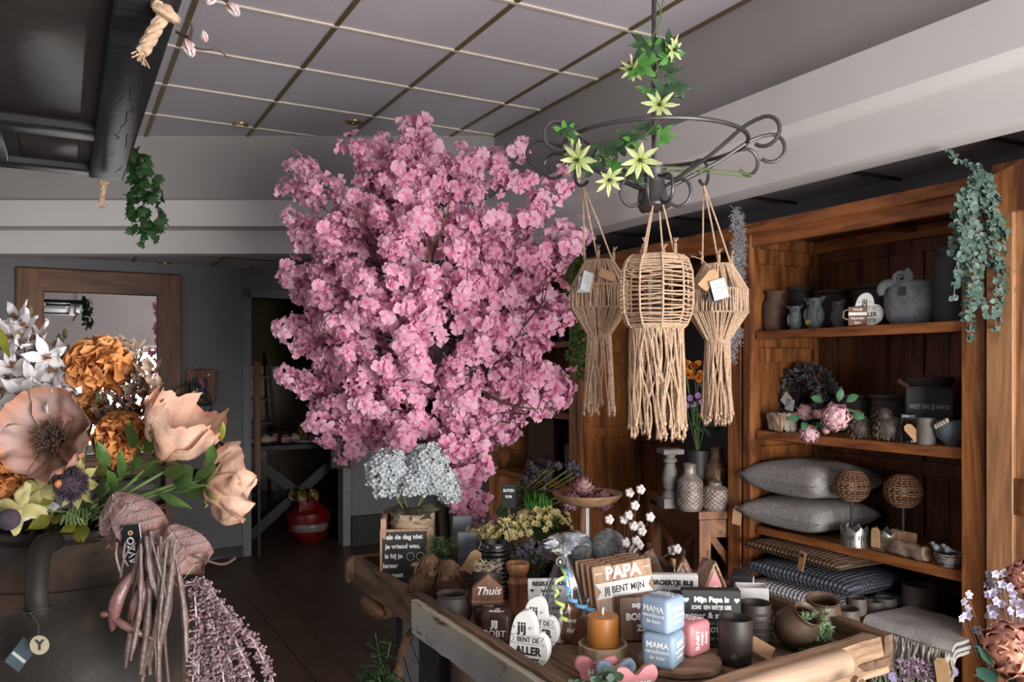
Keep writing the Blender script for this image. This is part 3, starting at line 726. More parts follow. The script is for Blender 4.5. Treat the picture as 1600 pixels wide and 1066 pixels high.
# magnolia twig with closed buds laid over the door edge
random.seed(4)
MO=P(300,60,2.0)
mg=thing('magnolia_branch','brown twig with closed pale pink magnolia buds poking past the hanging door','plant',MO)
m=MB()
for tr in ([(276,50,2.05),(288,56,2.02),(296,60,2.0),(304,74,1.98),(322,78,1.98),(340,78,1.98),(356,90,1.98)],[(296,60,2.0),(300,42,2.0),(292,30,2.0)],[(334,78,1.98),(342,70,1.98)],[(330,-20,2.0),(345,-4,2.0),(356,6,2.0)],[(356,4,2.0),(352,-12,2.0)]):
    pts=smooth([P(*q)-MO for q in tr],5); n=len(pts); m.tube(pts,[.0042-.0028*i/n for i in range(n)],6)
m.build('twig',M['bark'],mg)
M['bud']=tint('magnolia bud',[(0,(.55,.30,.32)),(.4,(.80,.62,.62)),(1,(.85,.72,.72))],.6,.15,nscale=30)
for px,py,dx,dy,ln in ((291,62,.45,-1,.047),(322,66,-.1,.6,.026),(356,4,.65,-.75,.045),(338,-6,-.5,-.6,.03)):
    m=MB(); d=V((dx,-.2,dy)).normalized(); p=P(px,py,1.98)-MO
    for i in range(6):
        th=i*pi/3; a=d.orthogonal().normalized(); b=d.cross(a); q=a*cos(th)+b*sin(th)
        m.petal(p+q*.002,d+q*.25,-q,ln,ln*.62,cup=.30,ruf=.1,nl=5,nw=3,seed=i)
    m.sph(p+d*ln*.45,(ln*.2,ln*.2,ln*.42),8,6,R=d.to_track_quat('Z','Y').to_matrix()); m.build('bud',M['bud'],mg)
# ================= back wall things
random.seed(77)
WB=7.23
def wallpt(px,py): # point on the back wall plane (v=7.23)
    r=(px-800)/F; Y=WB/(-SA*r+CA); return P(px,py,Y)
M['oak']=wood('mirror frame wood',(.085,.030,.011),(.25,.098,.034),'z',4,.5)
mt,nt,bb=mk('mirror silver',.015,1); bb.inputs['Base Color'].default_value=(.92,.93,.94,1); M['mirror']=mt
a=wallpt(25,420); b=wallpt(282,428); c=(a+b)/2; wd=(b-a).length; zt=2.36; hh=1.62
mr=thing('wall_mirror','large rectangular mirror in a wide brown wooden frame on the back wall','mirror',V((c.x,c.y,zt-hh))-uv(0,.03)+V((0,0,0)),RZ)
fw=.185
m=MB(); m.box((-wd/2+fw/2,0,hh/2),(fw,.05,hh),bev=.01); m.build('frame_side',M['oak'],mr)
m=MB(); m.box((wd/2-fw/2,0,hh/2),(fw,.05,hh),bev=.01); m.build('frame_side',M['oak'],mr)
for z in (fw/2,hh-fw/2):
    m=MB(); m.box((0,-.001,z),(wd-fw*1.6,.05,fw),bev=.01); m.build('frame_rail',wood('mirror rail',(.085,.033,.014),(.22,.095,.038),'x',4,.5),mr)
m=MB(); m.box((0,0,hh/2),(wd-fw*1.9,.02,hh-fw*1.9)); m.build('glass',M['mirror'],mr,smooth=False)
# console below with the ring globe
a=wallpt(252,705)-uv(0,.22); zs=a.z-.02
t=thing('wall_shelf','small brown wooden shelf unit under the mirror edge','shelf',(a.x,a.y,0),RZ)
m=MB(); m.box((-.25,0,zs-.02),(.85,.3,.04),bev=.004); m.build('top_board',M['oak'],t)
m=MB(); m.box((.02,0,(zs-.04)/2),(.05,.26,zs-.04),bev=.004); m.build('leg',M['oak'],t)
m=MB(); m.box((-.6,0,(zs-.04)/2),(.05,.26,zs-.04),bev=.004); m.build('leg',M['oak'],t)
m=MB(); m.box((-.29,0,.52),(.60,.26,.03),bev=.004); m.build('shelf',M['oak'],t)
for k in range(2):
    m=MB(); m.box((0,0,.05),(.42,.24,.10),bev=.03); o=m.build('folded_blanket',plain('grey blanket',(.16,.155,.155),.95),None); q=uv(0,0); o.location=V((a.x,a.y,0))+uv(-.27,0,.535+.1*k); o.rotation_euler=(0,0,RZ)
    tag(o,('grey folded blanket, lower one under the mirror shelf','grey folded blanket, top one under the mirror shelf')[k],'blanket','grey folded blankets')
g=wallpt(290,690)-uv(0,.24); g.z=zs
t=thing('armillary_globe','black iron armillary globe on the shelf beside the mirror','ornament',g,.3)
R_=.165; cz=.40
m=MB(); m.lathe([(.001,0),(.085,.0),(.08,.02),(.03,.05),(.012,.1),(.008,.12)],20); m.build('base',M['black'],t)
m=MB(); m.tube([(0,0,.1),(0,0,cz+R_+.03)],.006,6); m.build('axis',M['black'],t)
for rx,rz,ty in ((0,0,1),(pi/2,0,1),(pi/2,pi/2,1),(.5,.3,1)):
    m=MB(); Rm=Euler((rx,0,rz)).to_matrix(); m.tube([V((0,0,cz))+Rm@V((R_*cos(x*pi/16),R_*sin(x*pi/16),0)) for x in range(33)],.005,6,caps=False); m.build('ring',M['black'],t)
m=MB(); m.sph((0,0,cz),.03,12,8); m.build('ball',M['black'],t)
a=wallpt(313,603)-uv(0,.02)
t=thing('picture','small brown framed picture with pink and white spots beside the globe','picture',a,RZ)
m=MB(); m.box((0,0,0),(.23,.03,.27),bev=.004); m.build('frame',M['oak'],t)
m=MB(); m.box((-.01,-.017,-.02),(.12,.006,.17)); q=m.build('image',M['black'],t,smooth=False)
m=MB(); 
for x,z,r in ((.0,.04,.018),(.01,.02,.014),(.02,0,.01)): m.sph((x,-.022,z),(r,.003,r*1.3),8,6)
m.build('pink_spot',plain('pink spot',(.45,.12,.25),.6),q)
m=MB(); 
for x,z,r in ((-.03,-.03,.006),(-.035,-.05,.007),(.012,-.02,.008),(-.01,-.06,.006),(.01,-.06,.009),(.06,.09,.008)): m.sph((x,-.022,z),(r,.003,r*1.5),8,6)
m.build('white_spot',M['letw'],q)
m=MB(); m.tube([(0,0,.135),(.012,0,.15),(0,0,.16),(-.012,0,.15),(0,0,.135)],.002,5); m.build('hanging_ring',M['iron'],t)
# ================= the room behind the doorway
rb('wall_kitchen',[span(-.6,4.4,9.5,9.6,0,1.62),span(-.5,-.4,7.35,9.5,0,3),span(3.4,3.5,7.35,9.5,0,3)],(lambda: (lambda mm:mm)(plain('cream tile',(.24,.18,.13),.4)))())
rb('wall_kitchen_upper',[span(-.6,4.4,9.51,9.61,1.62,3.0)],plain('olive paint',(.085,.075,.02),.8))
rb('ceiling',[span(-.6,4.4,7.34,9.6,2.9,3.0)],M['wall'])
def gridlines():
    bs=[]
    for k in range(12): bs.append(span(.4,3.4,9.495,9.501,.15*k-.002,.15*k+.002))
    for k in range(20): bs.append(span(.4+.15*k-.002,.4+.15*k+.002,9.495,9.501,0,1.62))
    return bs
rb('trim_10',gridlines(),plain('grout',(.15,.12,.09),.8))
def uvt(px,py,v): # point at picture px,py on plane v
    r=(px-800)/F; Y=v/(-SA*r+CA); return P(px,py,Y)
c=uvt(450,690,8.1); zt=c.z
t=thing('work_table','dark table with crossed legs in the room behind the doorway','table',(c.x,c.y,0),RZ)
m=MB(); m.box((0.1,0,zt-.025),(1.7,.7,.05),bev=.004); m.build('tabletop',M['black'],t)
for s_ in (-1,1):
    m=MB(); Rm=Matrix.Rotation(s_*.88,3,'Y'); m.box((.02,-.28,(zt-.05)/2),(.09,.07,1.15),R=Rm); m.build('leg',M['black'],t)
for s_ in (-.6,.7):
    m=MB(); m.box((s_,.28,(zt-.05)/2),(.08,.08,zt-.05)); m.build('leg',M['black'],t)
rr_=random.Random(3)
mats=[plain('pink goods',(.42,.17,.20),.6),plain('cream goods',(.55,.42,.28),.6),plain('rose goods',(.5,.28,.25),.6)]
for k in range(7):
    p=uvt(400+k*15,682,8.0+.08*(k%3)); p.z=zt
    m=MB(); m.box((0,0,.03),(.09,.09,.06),bev=.008); m.sph((0,0,.062),(.035,.035,.02),10,6)
    o=m.build('soap_block',mats[k%3],None,loc=p,rot=(0,0,RZ+rr_.uniform(-.2,.2)))
    tag(o,['first','second','third','fourth','fifth','sixth','seventh'][k]+' small pastel block from the left on the back table','soap','pastel blocks on the back table')
p=uvt(478,690,7.95); p.z=zt
t=tag((lambda m:(m.lathe([(.001,0),(.09,0),(.17,.018),(.19,.03),(.17,.03),(.09,.012),(.001,.01)],28),m.build('plate',M['white'],None,loc=p))[1])(MB()),'white plate on the table behind the doorway','plate')
m=MB(); m.lathe([(.03,0),(.035,.01),(.035,.11),(.02,.14),(.014,.15),(.014,.18),(.001,.18)],16); p=uvt(470,676,8.15); p.z=zt
tag(m.build('bottle',plain('amber bottle',(.22,.09,.02),.3),None,loc=p),'amber bottle behind the plate on the back table','bottle')
p=uvt(490,670,8.2); p.z=zt; m=MB(); m.sph((0,0,.06),(.09,.07,.06),14,9); tag(m.build('squash',plain('ochre squash',(.35,.17,.02),.5),None,loc=p),'ochre yellow gourd on the table behind the doorway','squash')
# shopping bag
p=uvt(482,800,7.62); p.z=0
t=thing('shopping_bag','red and white plastic bag of goods on the floor behind the doorway','bag',p,RZ)
m=MB(); m.sph((0,0,.2),(.17,.13,.21),18,14,fn=lambda d:1.04+.22*noise.noise(d*3)+(.12 if d.z<.3 else -.12)); m.build('body',plain('red plastic',(.16,.006,.008),.35,bmp=.5),t)
m=MB(); m.lathe([(.172,.10),(.182,.12),(.186,.15),(.18,.17)],24,R=Matrix.Diagonal((1,.82,1)).to_3x3() if False else None,wob=.1,closed=False); m.build('white_band',plain('white plastic',(.22,.17,.17),.35),t)
m=MB(); 
for k in range(7): 
    q=V((rnd(-.1,.1),rnd(-.08,.08),.36)); m.petal(q,(rnd(-1,1),rnd(-1,1),1.5),(0,-1,0),.12,.1,ruf=.5,seed=k)
m.build('crumpled_top',plain('yellow film',(.12,.08,.015),.4),t)
# open door boards and step ladder, wooden board right of the doorway
p=uvt(396,570,7.20)
t=thing('wooden_board','narrow brown wooden board standing at the left side of the doorway','board',(p.x,p.y,0),RZ)
m=MB(); m.box((0.02,-.05,1.15),(.05,.06,1.02),bev=.004); m.build('board',M['oak'],t); m=MB(); m.box((0.035,-.05,.32),(.02,.03,.64)); m.build('post',M['black'],t)
p=uvt(541,690,7.17)
t=thing('menu_board','dark chalkboard with wooden edge on the right side of the doorway','board',(p.x,p.y,.74),RZ)
m=MB(); m.box((-.06,-.015,.17),(.17,.02,.40)); m.build('panel',M['black'],t); m=MB(); m.box((.035,-.02,.17),(.03,.035,.42),bev=.003); m.build('frame',M['oak'],t)
p=uvt(412,700,9.0)
t=thing('step_ladder','folded step ladder leaning in the room behind the doorway','ladder',(p.x,p.y,0),RZ)
for s_ in (-1,1):
    m=MB(); m.tube([(s_*.2,0,0),(s_*.12,.35,1.75)],.02,6); m.build('rail',plain('ladder dull',(.12,.10,.08),.6),t)
for k in range(6):
    m=MB(); f=(k+1)/7; m.box((0,.35*f,1.75*f),(.36-.12*f,.07,.025)); m.build('rung',plain('ladder dull2',(.14,.11,.09),.6),t)
# ================= the cart
M['raw']=wood('weathered raw wood',(.045,.024,.015),(.20,.115,.065),'y',7,.8,bmp=1,dark=(.02,.012,.01))
M['rawx']=wood('sawn cart wood',(.20,.115,.065),(.52,.34,.21),'x',8,.75,bmp=1,dark=(.04,.028,.022))
M['peeled']=wood('peeled pale log',(.36,.235,.155),(.52,.37,.26),'x',5,.6,bmp=.3)
def chipped():
    m,nt,b=mk('chipped white paint',.7); v=coords(nt,(6,1.5,6)); f=nz(nt,v,3,8,.7); g=nz(nt,coords(nt,(3,.4,3)),2.2,3)
    wcol=ramp(nt,g,[(.35,(.38,.37,.37)),(.65,(.50,.46,.33))])
    mx=nt.nodes.new('ShaderNodeMix'); mx.data_type='RGBA'; L(nt,ramp(nt,f,[(.36,(0,0,0)),(.42,(1,1,1))]),mx.inputs['Factor']); mx.inputs['A'].default_value=(.14,.085,.05,1); L(nt,wcol,mx.inputs['B']); L(nt,mx.outputs['Result'],b.inputs['Base Color']); bump(nt,b,f,.6,.004); return m
M['chip']=chipped()
cart=thing('hand_cart','old wooden hand cart used as a display table, with chipped painted side boards','cart',uv(1.01,1.475),RZ)
ZT=.79
def cp(n,bs,mat,bev=.004,rz=0,org=None):
    m=MB()
    for c,d in bs: m.box(c,d,bev=bev)
    o=m.build(n,mat,cart)
    if org: o.location=org
    if rz: o.rotation_euler=(0,0,rz)
    return o
nb=6
for i in range(nb):
    cp('deck_board',[((.03+ (i+.5)*1.0/nb,.87,ZT-.0125),(1.0/nb-.004,1.66,.025))],M['raw'],.002)
def rough_board(name,y0,y1,x,z0,z1,th,mat,seed):
    random.seed(seed); m=MB(); n=24; vs=[];fs=[]
    for i in range(n+1):
        y=y0+(y1-y0)*i/n; j=lambda s:.004*noise.noise(V((y*14,s,seed)))
        for (a,b_) in ((x-th/2,z0),(x+th/2,z0),(x+th/2,z1),(x-th/2,z1)): vs.append(V((a+j(a*90),y,b_+j(b_*70+3)*1.5)))
    for i in range(n):
        for k in range(4): fs.append((i*4+k,i*4+(k+1)%4,i*4+4+(k+1)%4,i*4+4+k))
    fs+= [(3,2,1,0),(n*4,n*4+1,n*4+2,n*4+3)]
    m.add(vs,fs); return m.build(name,mat,cart)
rough_board('side_board',.98,1.70,.022,.745,.85,.035,M['raw'],1)
rough_board('side_board',.02,1.0,-.008,.752,.855,.03,M['chip'],2)
rough_board('side_rail_cap',.02,1.05,.014,.852,.866,.03,M['raw'],3)
rough_board('side_board',.05,1.70,1.035,.745,.85,.035,M['raw'],4)
m=MB(); m.box((.51,1.70,.80),(1.06,.035,.10),bev=.004); m.build('end_board',M['raw'],cart)
# front beam: peeled log on a sawn beam
random.seed(6)
fb=MB(); n=30; vs=[];fs=[]
for i in range(n+1):
    x=-.02+1.045*i/n
    for (a,b_) in ((-.04,.745),(.035,.75),(.035,.838),(-.02,.842)): vs.append(V((x,a+.007*noise.noise(V((x*9,b_*40,1))),b_+.007*noise.noise(V((x*9,a*40,5))))))
for i in range(n):
    for k in range(4): fs.append((i*4+(k+1)%4,i*4+k,i*4+4+k,i*4+4+(k+1)%4))
fs+=[(0,1,2,3),(n*4+3,n*4+2,n*4+1,n*4)]
fb.add(vs,fs); o=fb.build('front_beam',M['rawx'],cart); o.rotation_euler=(0,0,math.radians(4.6))
fb=MB(); pts=[V((x,-.030,.812)) for x in [-.03+.86*i/16 for i in range(17)]]
fb.tube([p+V((0,.004*noise.noise(p*9),.003*noise.noise(p*7))) for p in pts],[.036+.003*noise.noise(p*6) for p in pts],18); o=fb.build('peeled_log',M['peeled'],cart); o.rotation_euler=(0,0,math.radians(4.6))
for x in (.455,.765):
    m=MB(); m.tube([(x,-.05,.80),(x+.002,-.085,.797)],[.016,.012],10); m.build('peg',M['rawx'],cart)
    m=MB()
    for dx in (-.045,0,.05):
        m.tube([(x,-.075,.805),(x+dx*.6,-.085,.70),(x+dx,-.08,.58)],.0028,5)
    m.tube([(x+.016*cos(q),-.07,.80+.016*sin(q)) for q in [k*.5 for k in range(14)]],.0028,5); m.build('cord_loop',M['twine'],cart)
# under structure: legs, axle, wheels
for x,y in ((.16,.25),(.95,.3),(.16,1.5),(.95,1.5)): cp('leg',[((x,y,.37),(.07,.07,.74))],M['black'])
cp('cross_beam',[((.52,.3,.70),(.95,.07,.09))],M['rawx']); cp('cross_beam',[((.52,1.5,.70),(.95,.07,.09))],M['raw'])
def wheel(x,y,R0):
    w_=thing('w','x','x'); bpy.data.objects.remove(w_)
    m=MB(); m.tube([V((x,y+R0*cos(2*pi*k/48),R0+.01+R0*sin(2*pi*k/48))) for k in range(49)],.017,8,caps=False); rim=m.build('wheel',M['raw'],cart)
    m=MB(); m.tube([(x-.05,y,R0),(x+.05,y,R0)],.035,12); m.build('hub',M['black'],rim)
    m=MB()
    for k in range(22):
        a=2*pi*k/22; m.tube([V((x+(.03 if k%2 else -.03),y+.03*cos(a+.5),R0+.03*sin(a+.5))),V((x,y+R0*cos(a),R0+R0*sin(a)))],.0022,4)
    m.build('spokes',M['iron'],rim)
wheel(.10,1.10,.35); wheel(.97,1.10,.35)
m=MB(); m.tube([(.05,1.1,.35),(1.0,1.1,.35)],.015,8); m.build('axle',M['iron'],cart)
m=MB(); m.sph((.11,.60,.725),(.05,.10,.06),12,8); m.build('wood_block',plain('orange brown block',(.42,.14,.04),.5),cart)
m=MB(); m.sph((.02,1.5,.70),(.03,.12,.035),12,8); m.build('wood_block',plain('brown block',(.16,.07,.03),.5),cart)
# fern beside the wheel
random.seed(12)
def fernf(m,p,d):
    for k in range(2):
        a=V((rnd(-1,1),rnd(-1,1),rnd(-.9,.3))).normalized(); leaf(m,p,a,(0,-1,.3),rnd(.03,.06),.006,nl=2)
FB=uv(.93,2.52,.0)
vine('fern_plant','dark green feathery fern growing beside the cart wheel','plant',leafmat('deep fern',(.008,.02,.008),(.02,.05,.018),c3=(.03,.07,.02)),M['stemg'],
  [[uv(.93,2.52,.02),uv(.93+rnd(-.04,.02),2.52+rnd(-.04,.06),.3),uv(.93+rnd(-.05,.02),2.52+rnd(-.06,.1),.5),uv(.93+rnd(-.06,.02),2.54+rnd(-.08,.12),.55+rnd(0,.16))] for k in range(14)],.008,fernf,FB)
# ================= goods on the cart
def item(name,label,cat,px,py,z=ZT,ry=0,group=None,lift=0): 
    p=on(px,py,z); p.z=z+lift; return thing(name,label,cat,p,math.radians(ry),group)
def wpx(px,py,z=ZT): return F*(HC-z)/(py-575)/F   # metres per pixel at that spot
def pbox(t,n,c,d,mat,bev=.003,rot=None):
    m=MB(); m.box(c,d,bev=bev); return m.build(n,mat,t,rot=rot)
M['ceram']=plain('dark ceramic',(.055,.042,.035),.55,var=.35,sc_=9,bmp=.3)
M['ceram2']=plain('grey brown ceramic',(.10,.085,.075),.6,var=.35,sc_=10,bmp=.3)
M['bwood']=wood('turned orange wood',(.20,.075,.03),(.42,.19,.085),'z',10,.5)
M['dwood']=wood('dark brown board',(.05,.022,.014),(.15,.065,.035),'z',9,.45)
M['slat']=wood('pale slat wood',(.24,.125,.07),(.50,.31,.19),'z',9,.6)
M['hay']=plain('brown fibre',(.12,.062,.028),.9,var=.35,sc_=40)
# candle on bark ring
t=item('candle_holder','pale wooden ring candle holder standing beneath the orange candle','candle holder',942,1022)
m=MB(); m.lathe([(.04,0),(.068,0),(.070,.012),(.069,.03),(.062,.032),(.058,.014),(.001,.013)],30,wob=.03); m.build('ring',wood('pale ring',(.30,.21,.12),(.50,.38,.24),'z',12,.6),t)
cl=on(942,1022,ZT); cl.z=ZT+.014
t=thing('pillar_candle','orange pillar candle with white wick','candle',cl)
mm,nt,b=mk('orange wax',.45); b.inputs['Base Color'].default_value=(.52,.20,.045,1); b.inputs['Subsurface Weight'].default_value=.25; b.inputs['Subsurface Radius'].default_value=(.02,.008,.003)
m=MB(); m.lathe([(.001,0),(.043,0),(.0445,.002),(.0445,.092),(.043,.095),(.030,.092),(.001,.0895)],36); m.build('body',mm,t)
m=MB(); m.tube([(0,0,.088),(.001,0,.095),(.0,0,.102)],.0012,5); m.tube([(0,0,.098),(-.001,0,.105),(.001,0,.118)],[.0035,.0042,.0036],8); m.build('wick',M['letw'],t)
# dice
M['dblue']=plain('pale blue paint',(.30,.40,.54),.45,var=.06); M['dblue2']=plain('pale blue paint grey',(.27,.36,.47),.5,var=.06); M['dpink']=plain('dusty pink paint',(.62,.24,.26),.45,var=.06)
def rcube(m,s,r,n=5):
    # rounded cube
    h=s/2-r; pts={}; vs=[];fs=[]
    N=2*n
    def key(p): return (round(p.x,6),round(p.y,6),round(p.z,6))
    def gi(p):
        q=V((max(-h,min(h,p.x)),max(-h,min(h,p.y)),max(-h,min(h,p.z)))); d=p-q
        o=q+(d.normalized()*r if d.length>1e-9 else d); k=key(o)
        if k not in pts: pts[k]=len(vs); vs.append(o)
        return pts[k]
    ts=[-s/2,-s/2+r*.3,-s/2+r*.65,-h,0,h,s/2-r*.65,s/2-r*.3,s/2]
    for ax in range(3):
        for sg in (-1,1):
            for i in range(8):
                for j in range(8):
                    q=[]
                    for (a,b_) in ((i,j),(i+1,j),(i+1,j+1),(i,j+1)):
                        p=[0,0,0]; p[ax]=sg*s/2; p[(ax+1)%3]=ts[a]; p[(ax+2)%3]=ts[b_]; q.append(gi(V(p)))
                    if sg<0: q.reverse()
                    if len(set(q))>2: fs.append(q)
    m.add([v+V((0,0,s/2)) for v in vs],fs)
def die(label,p,rz,mat,f1,f2,s=.092,group='printed dice'):
    t=thing('printed_die',label,'die',p,math.radians(rz),group)
    m=MB(); rcube(m,s,s*.17); m.build('body',mat,t)
    def face(lines,loc,rot,name='lettering',roll=0):
        objs=[]; rot=(Euler(rot).to_matrix()@Matrix.Rotation(roll,3,'Z')).to_euler()
        for k,(tx,sz,bo,dz) in enumerate(lines):
            objs.append(text(tx,s*sz,M['letw'],t,V(loc),rot,bold=bo*s,name=name)); 
            o=objs[-1]; o.location=V(loc)+(Euler(rot).to_matrix()@V((0,dz*s,0)))
        return joined('lettering',objs)
    h=s/2+.0004
    face(f1,(0,-h,s/2),(pi/2,0,0),roll=pi/2 if f1[0][0]=='BABY' else 0); face(f2,(h,0,s/2),(pi/2,0,pi/2),roll=pi/2 if f1[0][0]=='BABY' else 0); face(f2[:2] if f2 is not None else f1,(0,0,s+.0004),(0,0,.1))
    return t
MA=[('MAMA',.23,.004,.18),('verschoont',.155,.0008,0),('de luier',.155,.0008,-.17)]
PA=[('PAPA',.23,.004,.18),('verschoont',.155,.0008,0),('de luier',.155,.0008,-.17)]
disc=item('wooden_disc','round wooden slice with bark edge beneath the stacked dice','disc',1062,1040)
m=MB(); m.lathe([(.001,0),(.108,0),(.114,.006),(.112,.018),(.106,.022),(.001,.022)],40,wob=.03); m.build('slice',wood('slice wood',(.17,.10,.06),(.34,.22,.13),'x',9,.6),disc)
zd=ZT+.0225
d1=on(1036,1038,zd); d1.z=zd
die('pale blue printed die standing beside the pink die, beneath the other blue one',d1,-30,M['dblue2'],MA,PA)
d2=V((d1.x-.001,d1.y+.004,zd+.0925)); die('pale blue printed die stacked on top of the other blue one',d2,-42,M['dblue'],MA,PA)
d3=V((d1.x+.088,d1.y+.098,zd)); die('dusty pink printed die beside the two blue dice',d3,-50,M['dpink'],[('BABY',.25,.005,.2),('slaapt',.175,.004,0),('door',.2,.004,-.2)],[('BABY',.25,.005,.2),('slaapt',.175,.004,0),('door',.2,.004,-.2)])
# hearts
def heart(n=40,cut=None):
    pts=[]
    for i in range(n):
        a=2*pi*i/n; x=16*sin(a)**3; z=13*cos(a)-5*cos(2*a)-2*cos(3*a)-cos(4*a); pts.append((x/32,(z+2)/32))
    return pts[::-1]
HO_=[(.03,.10),(0,.35),(.03,.62),(.12,.86),(.25,.97),(.40,1.0),(.52,.92),(.58,.78),(.60,.655),(.72,.63),(.84,.51),(.87,.34),(.80,.17),(.66,.05),(.48,.0),(.30,.02),(.13,.05)]
def heart_block(name,label,loc,h,thk,rz,mat,lines,lmat,group='wooden heart signs',wx=.80):
    t=thing(name,label,'sign',loc,math.radians(rz) if abs(rz)>7 else rz,group)
    sp=smooth([V(((x-.44)*wx*h,z_*h,0)) for x,z_ in HO_+[HO_[0]]],4)[:-1]
    m=MB(); m.prism([(p.x,p.y) for p in reversed(sp)],-thk/2,thk/2,bev=.002); m.build('body',mat,t)
    objs=[text(tx,size*h,lmat,t,(x*h,-thk/2-.0004,z_*h),(pi/2,0,0),bold=bo*h,**kw) for (tx,size,bo,x,z_,kw) in lines]
    if objs: joined('lettering',objs)
    return t
def cpos(px,py,z=ZT): p=on(px,py,z); p.z=z+.0005; return p
HL=[('jij',.24,.006,-.12,.72,{}),('BENT DE',.125,.001,-.01,.52,{'sx':.8}),('ALLER',.19,.007,-.01,.335,{'sx':.85}),('LIEFSTE',.18,.005,-.03,.15,{'sx':.75})]
def hextra(t,sz,thk,lmat):
    m=MB(); y=-thk/2-.0006
    def ln(a,b): m.tube([(a[0]*sz,y,a[1]*sz),(b[0]*sz,y,b[1]*sz)],.0005,4)
    P_=[(-.32,.60),(.28,.585),(.21,.52),(.28,.45),(-.32,.455),(-.25,.53),(-.32,.60)]
    for a,b in zip(P_,P_[1:]): ln(a,b)
    ln((-.32,.72),(-.25,.72)); ln((.0,.72),(.07,.72)); ln((-.28,.745),(-.25,.72)); ln((-.28,.695),(-.25,.72)); ln((.03,.745),(.0,.72)); ln((.03,.695),(.0,.72))
    hp=heart(20); pts=[V(((.25+x*.10)*sz,y,(.16+z_*.11)*sz)) for x,z_ in hp]; m.tube(pts+[pts[0]],.0005,4)
    m.build('ribbon_print',lmat,t)
for (lab,px,py,rz,sz) in (('white wooden heart sign, front one beside the cart edge',829,1047,-22,.160),('white wooden heart sign standing behind the other white heart',846,1016,-18,.155)):
    t=heart_block('heart_sign',lab,cpos(px,py),sz,.028,rz,M['white'],HL,M['letb']); hextra(t,sz,.028,M['letb'])
heart_block('heart_sign','brown wooden heart sign with white script behind the candle',cpos(898,1006),.125,.02,-15,plain('brown heart',(.20,.09,.045),.5),[('Jij',.17,.004,-.14,.80,{'shear':.3}),('bent',.15,.004,-.1,.56,{'shear':.3}),('lief',.15,.004,-.1,.32,{'shear':.3})],M['letw'])
heart_block('heart_sign','small white heart sign with black script behind the orange candle',cpos(938,996),.128,.018,-8,M['white'],[('liefste',.15,.004,-.12,.80,{'shear':.3}),('mama',.15,.004,-.16,.60,{'shear':.3}),('dank je',.15,.004,-.2,.42,{'shear':.3})],M['letb'],wx=1.0)
# rectangular signs
def board_sign(name,label,px,py,w_,h_,thk,rz,mat,lines,lmat,lean=0,group=None,z=ZT,frame=None,lift=0,bev=.002):
    t=item(name,label,'sign',px,py,z,0,group,lift); t.rotation_euler=(math.radians(-lean),0,math.radians(rz))
    m=MB(); m.box((0,0,h_/2),(w_,thk,h_),bev=bev); m.build('board',mat,t)
    if frame:
        for s_ in (-1,1):
            m=MB(); m.box((s_*(w_/2-.003),-.003,h_/2),(.008,thk+.004,h_+.008)); m.build('frame_side',frame,t)
            m=MB(); m.box((0,-.003,h_/2+s_*h_/2),(w_-.004,thk+.004,.008)); m.build('frame_rail',frame,t)
    objs=[text(tx,size,lmat if len(r)<2 else r[1],t,(x,-thk/2-.0006,zz),(pi/2,0,0),bold=bo,**(r[0] if r else {})) for (tx,size,bo,x,zz,*r) in lines]
    if objs: joined('lettering',objs)
    return t
def hearts_on(t,places,y,mat,s_=.016):
    m=MB()
    for x,z_ in places: m.prism([(x+a*s_,z_+b_*s_) for a,b_ in heart(20)],y-.001,y)
    m.build('heart_print',mat,t,smooth=False)
M['slate']=plain('black slate paint',(.022,.022,.023),.6,var=.2)
t=board_sign('word_block','black block sign starting Mijn Papa is, behind the dice','x' if False else 1110,1010,.168,.168,.035,-4,M['slate'],
 [('Mijn Papa is',.021,.0012,0,.140),('SOMS  EEN BEETJE GEK',.0155,.0006,0,.117,{'sx':.72}),('stoer & sterk',.0235,.0005,-.004,.094),('grappig en gezellig',.016,0,.002,.073,{},M['letg']),('mijn GROTE held',.0205,.0004,.002,.052,{'sx':.85}),('de beste vader',.018,0,.0,.029,{'shear':.3},M['letg'])],M['letw'])
hearts_on(t,[(-.072,.138),(.072,.138)],-.0178,M['letw'])
t=board_sign('word_block','white block sign with black capitals behind the upper blue die',1050,985,.155,.175,.03,-6,M['white'],[('BROERTJE BLIJ',.02,.001,0,.15),('DE LIEFSTE',.02,.001,0,.12)],M['letb'])
t=board_sign('word_board','white board of house rules behind the cellophane gift bag',860,990,.135,.165,.008,4,M['white'],
 [('REGELS IN HUIS',.0165,.001,-.002,.148,{'sx':.9}),('laat de zon',.0145,.0004,.004,.128),('ZICHT VOOR',.0125,.0003,0,.110,{'sx':.8}),('fijn bij elkaar',.013,0,.0,.092,{},M['letg']),('LIEF EN WARM',.014,.0004,0,.074),('dans en',.0125,0,0,.056,{'shear':.3}),('GELUK',.016,.0008,0,.036)],M['letb'],lean=8)
hearts_on(t,[(-.055,.128)],-.0045,M['letb'],.012)
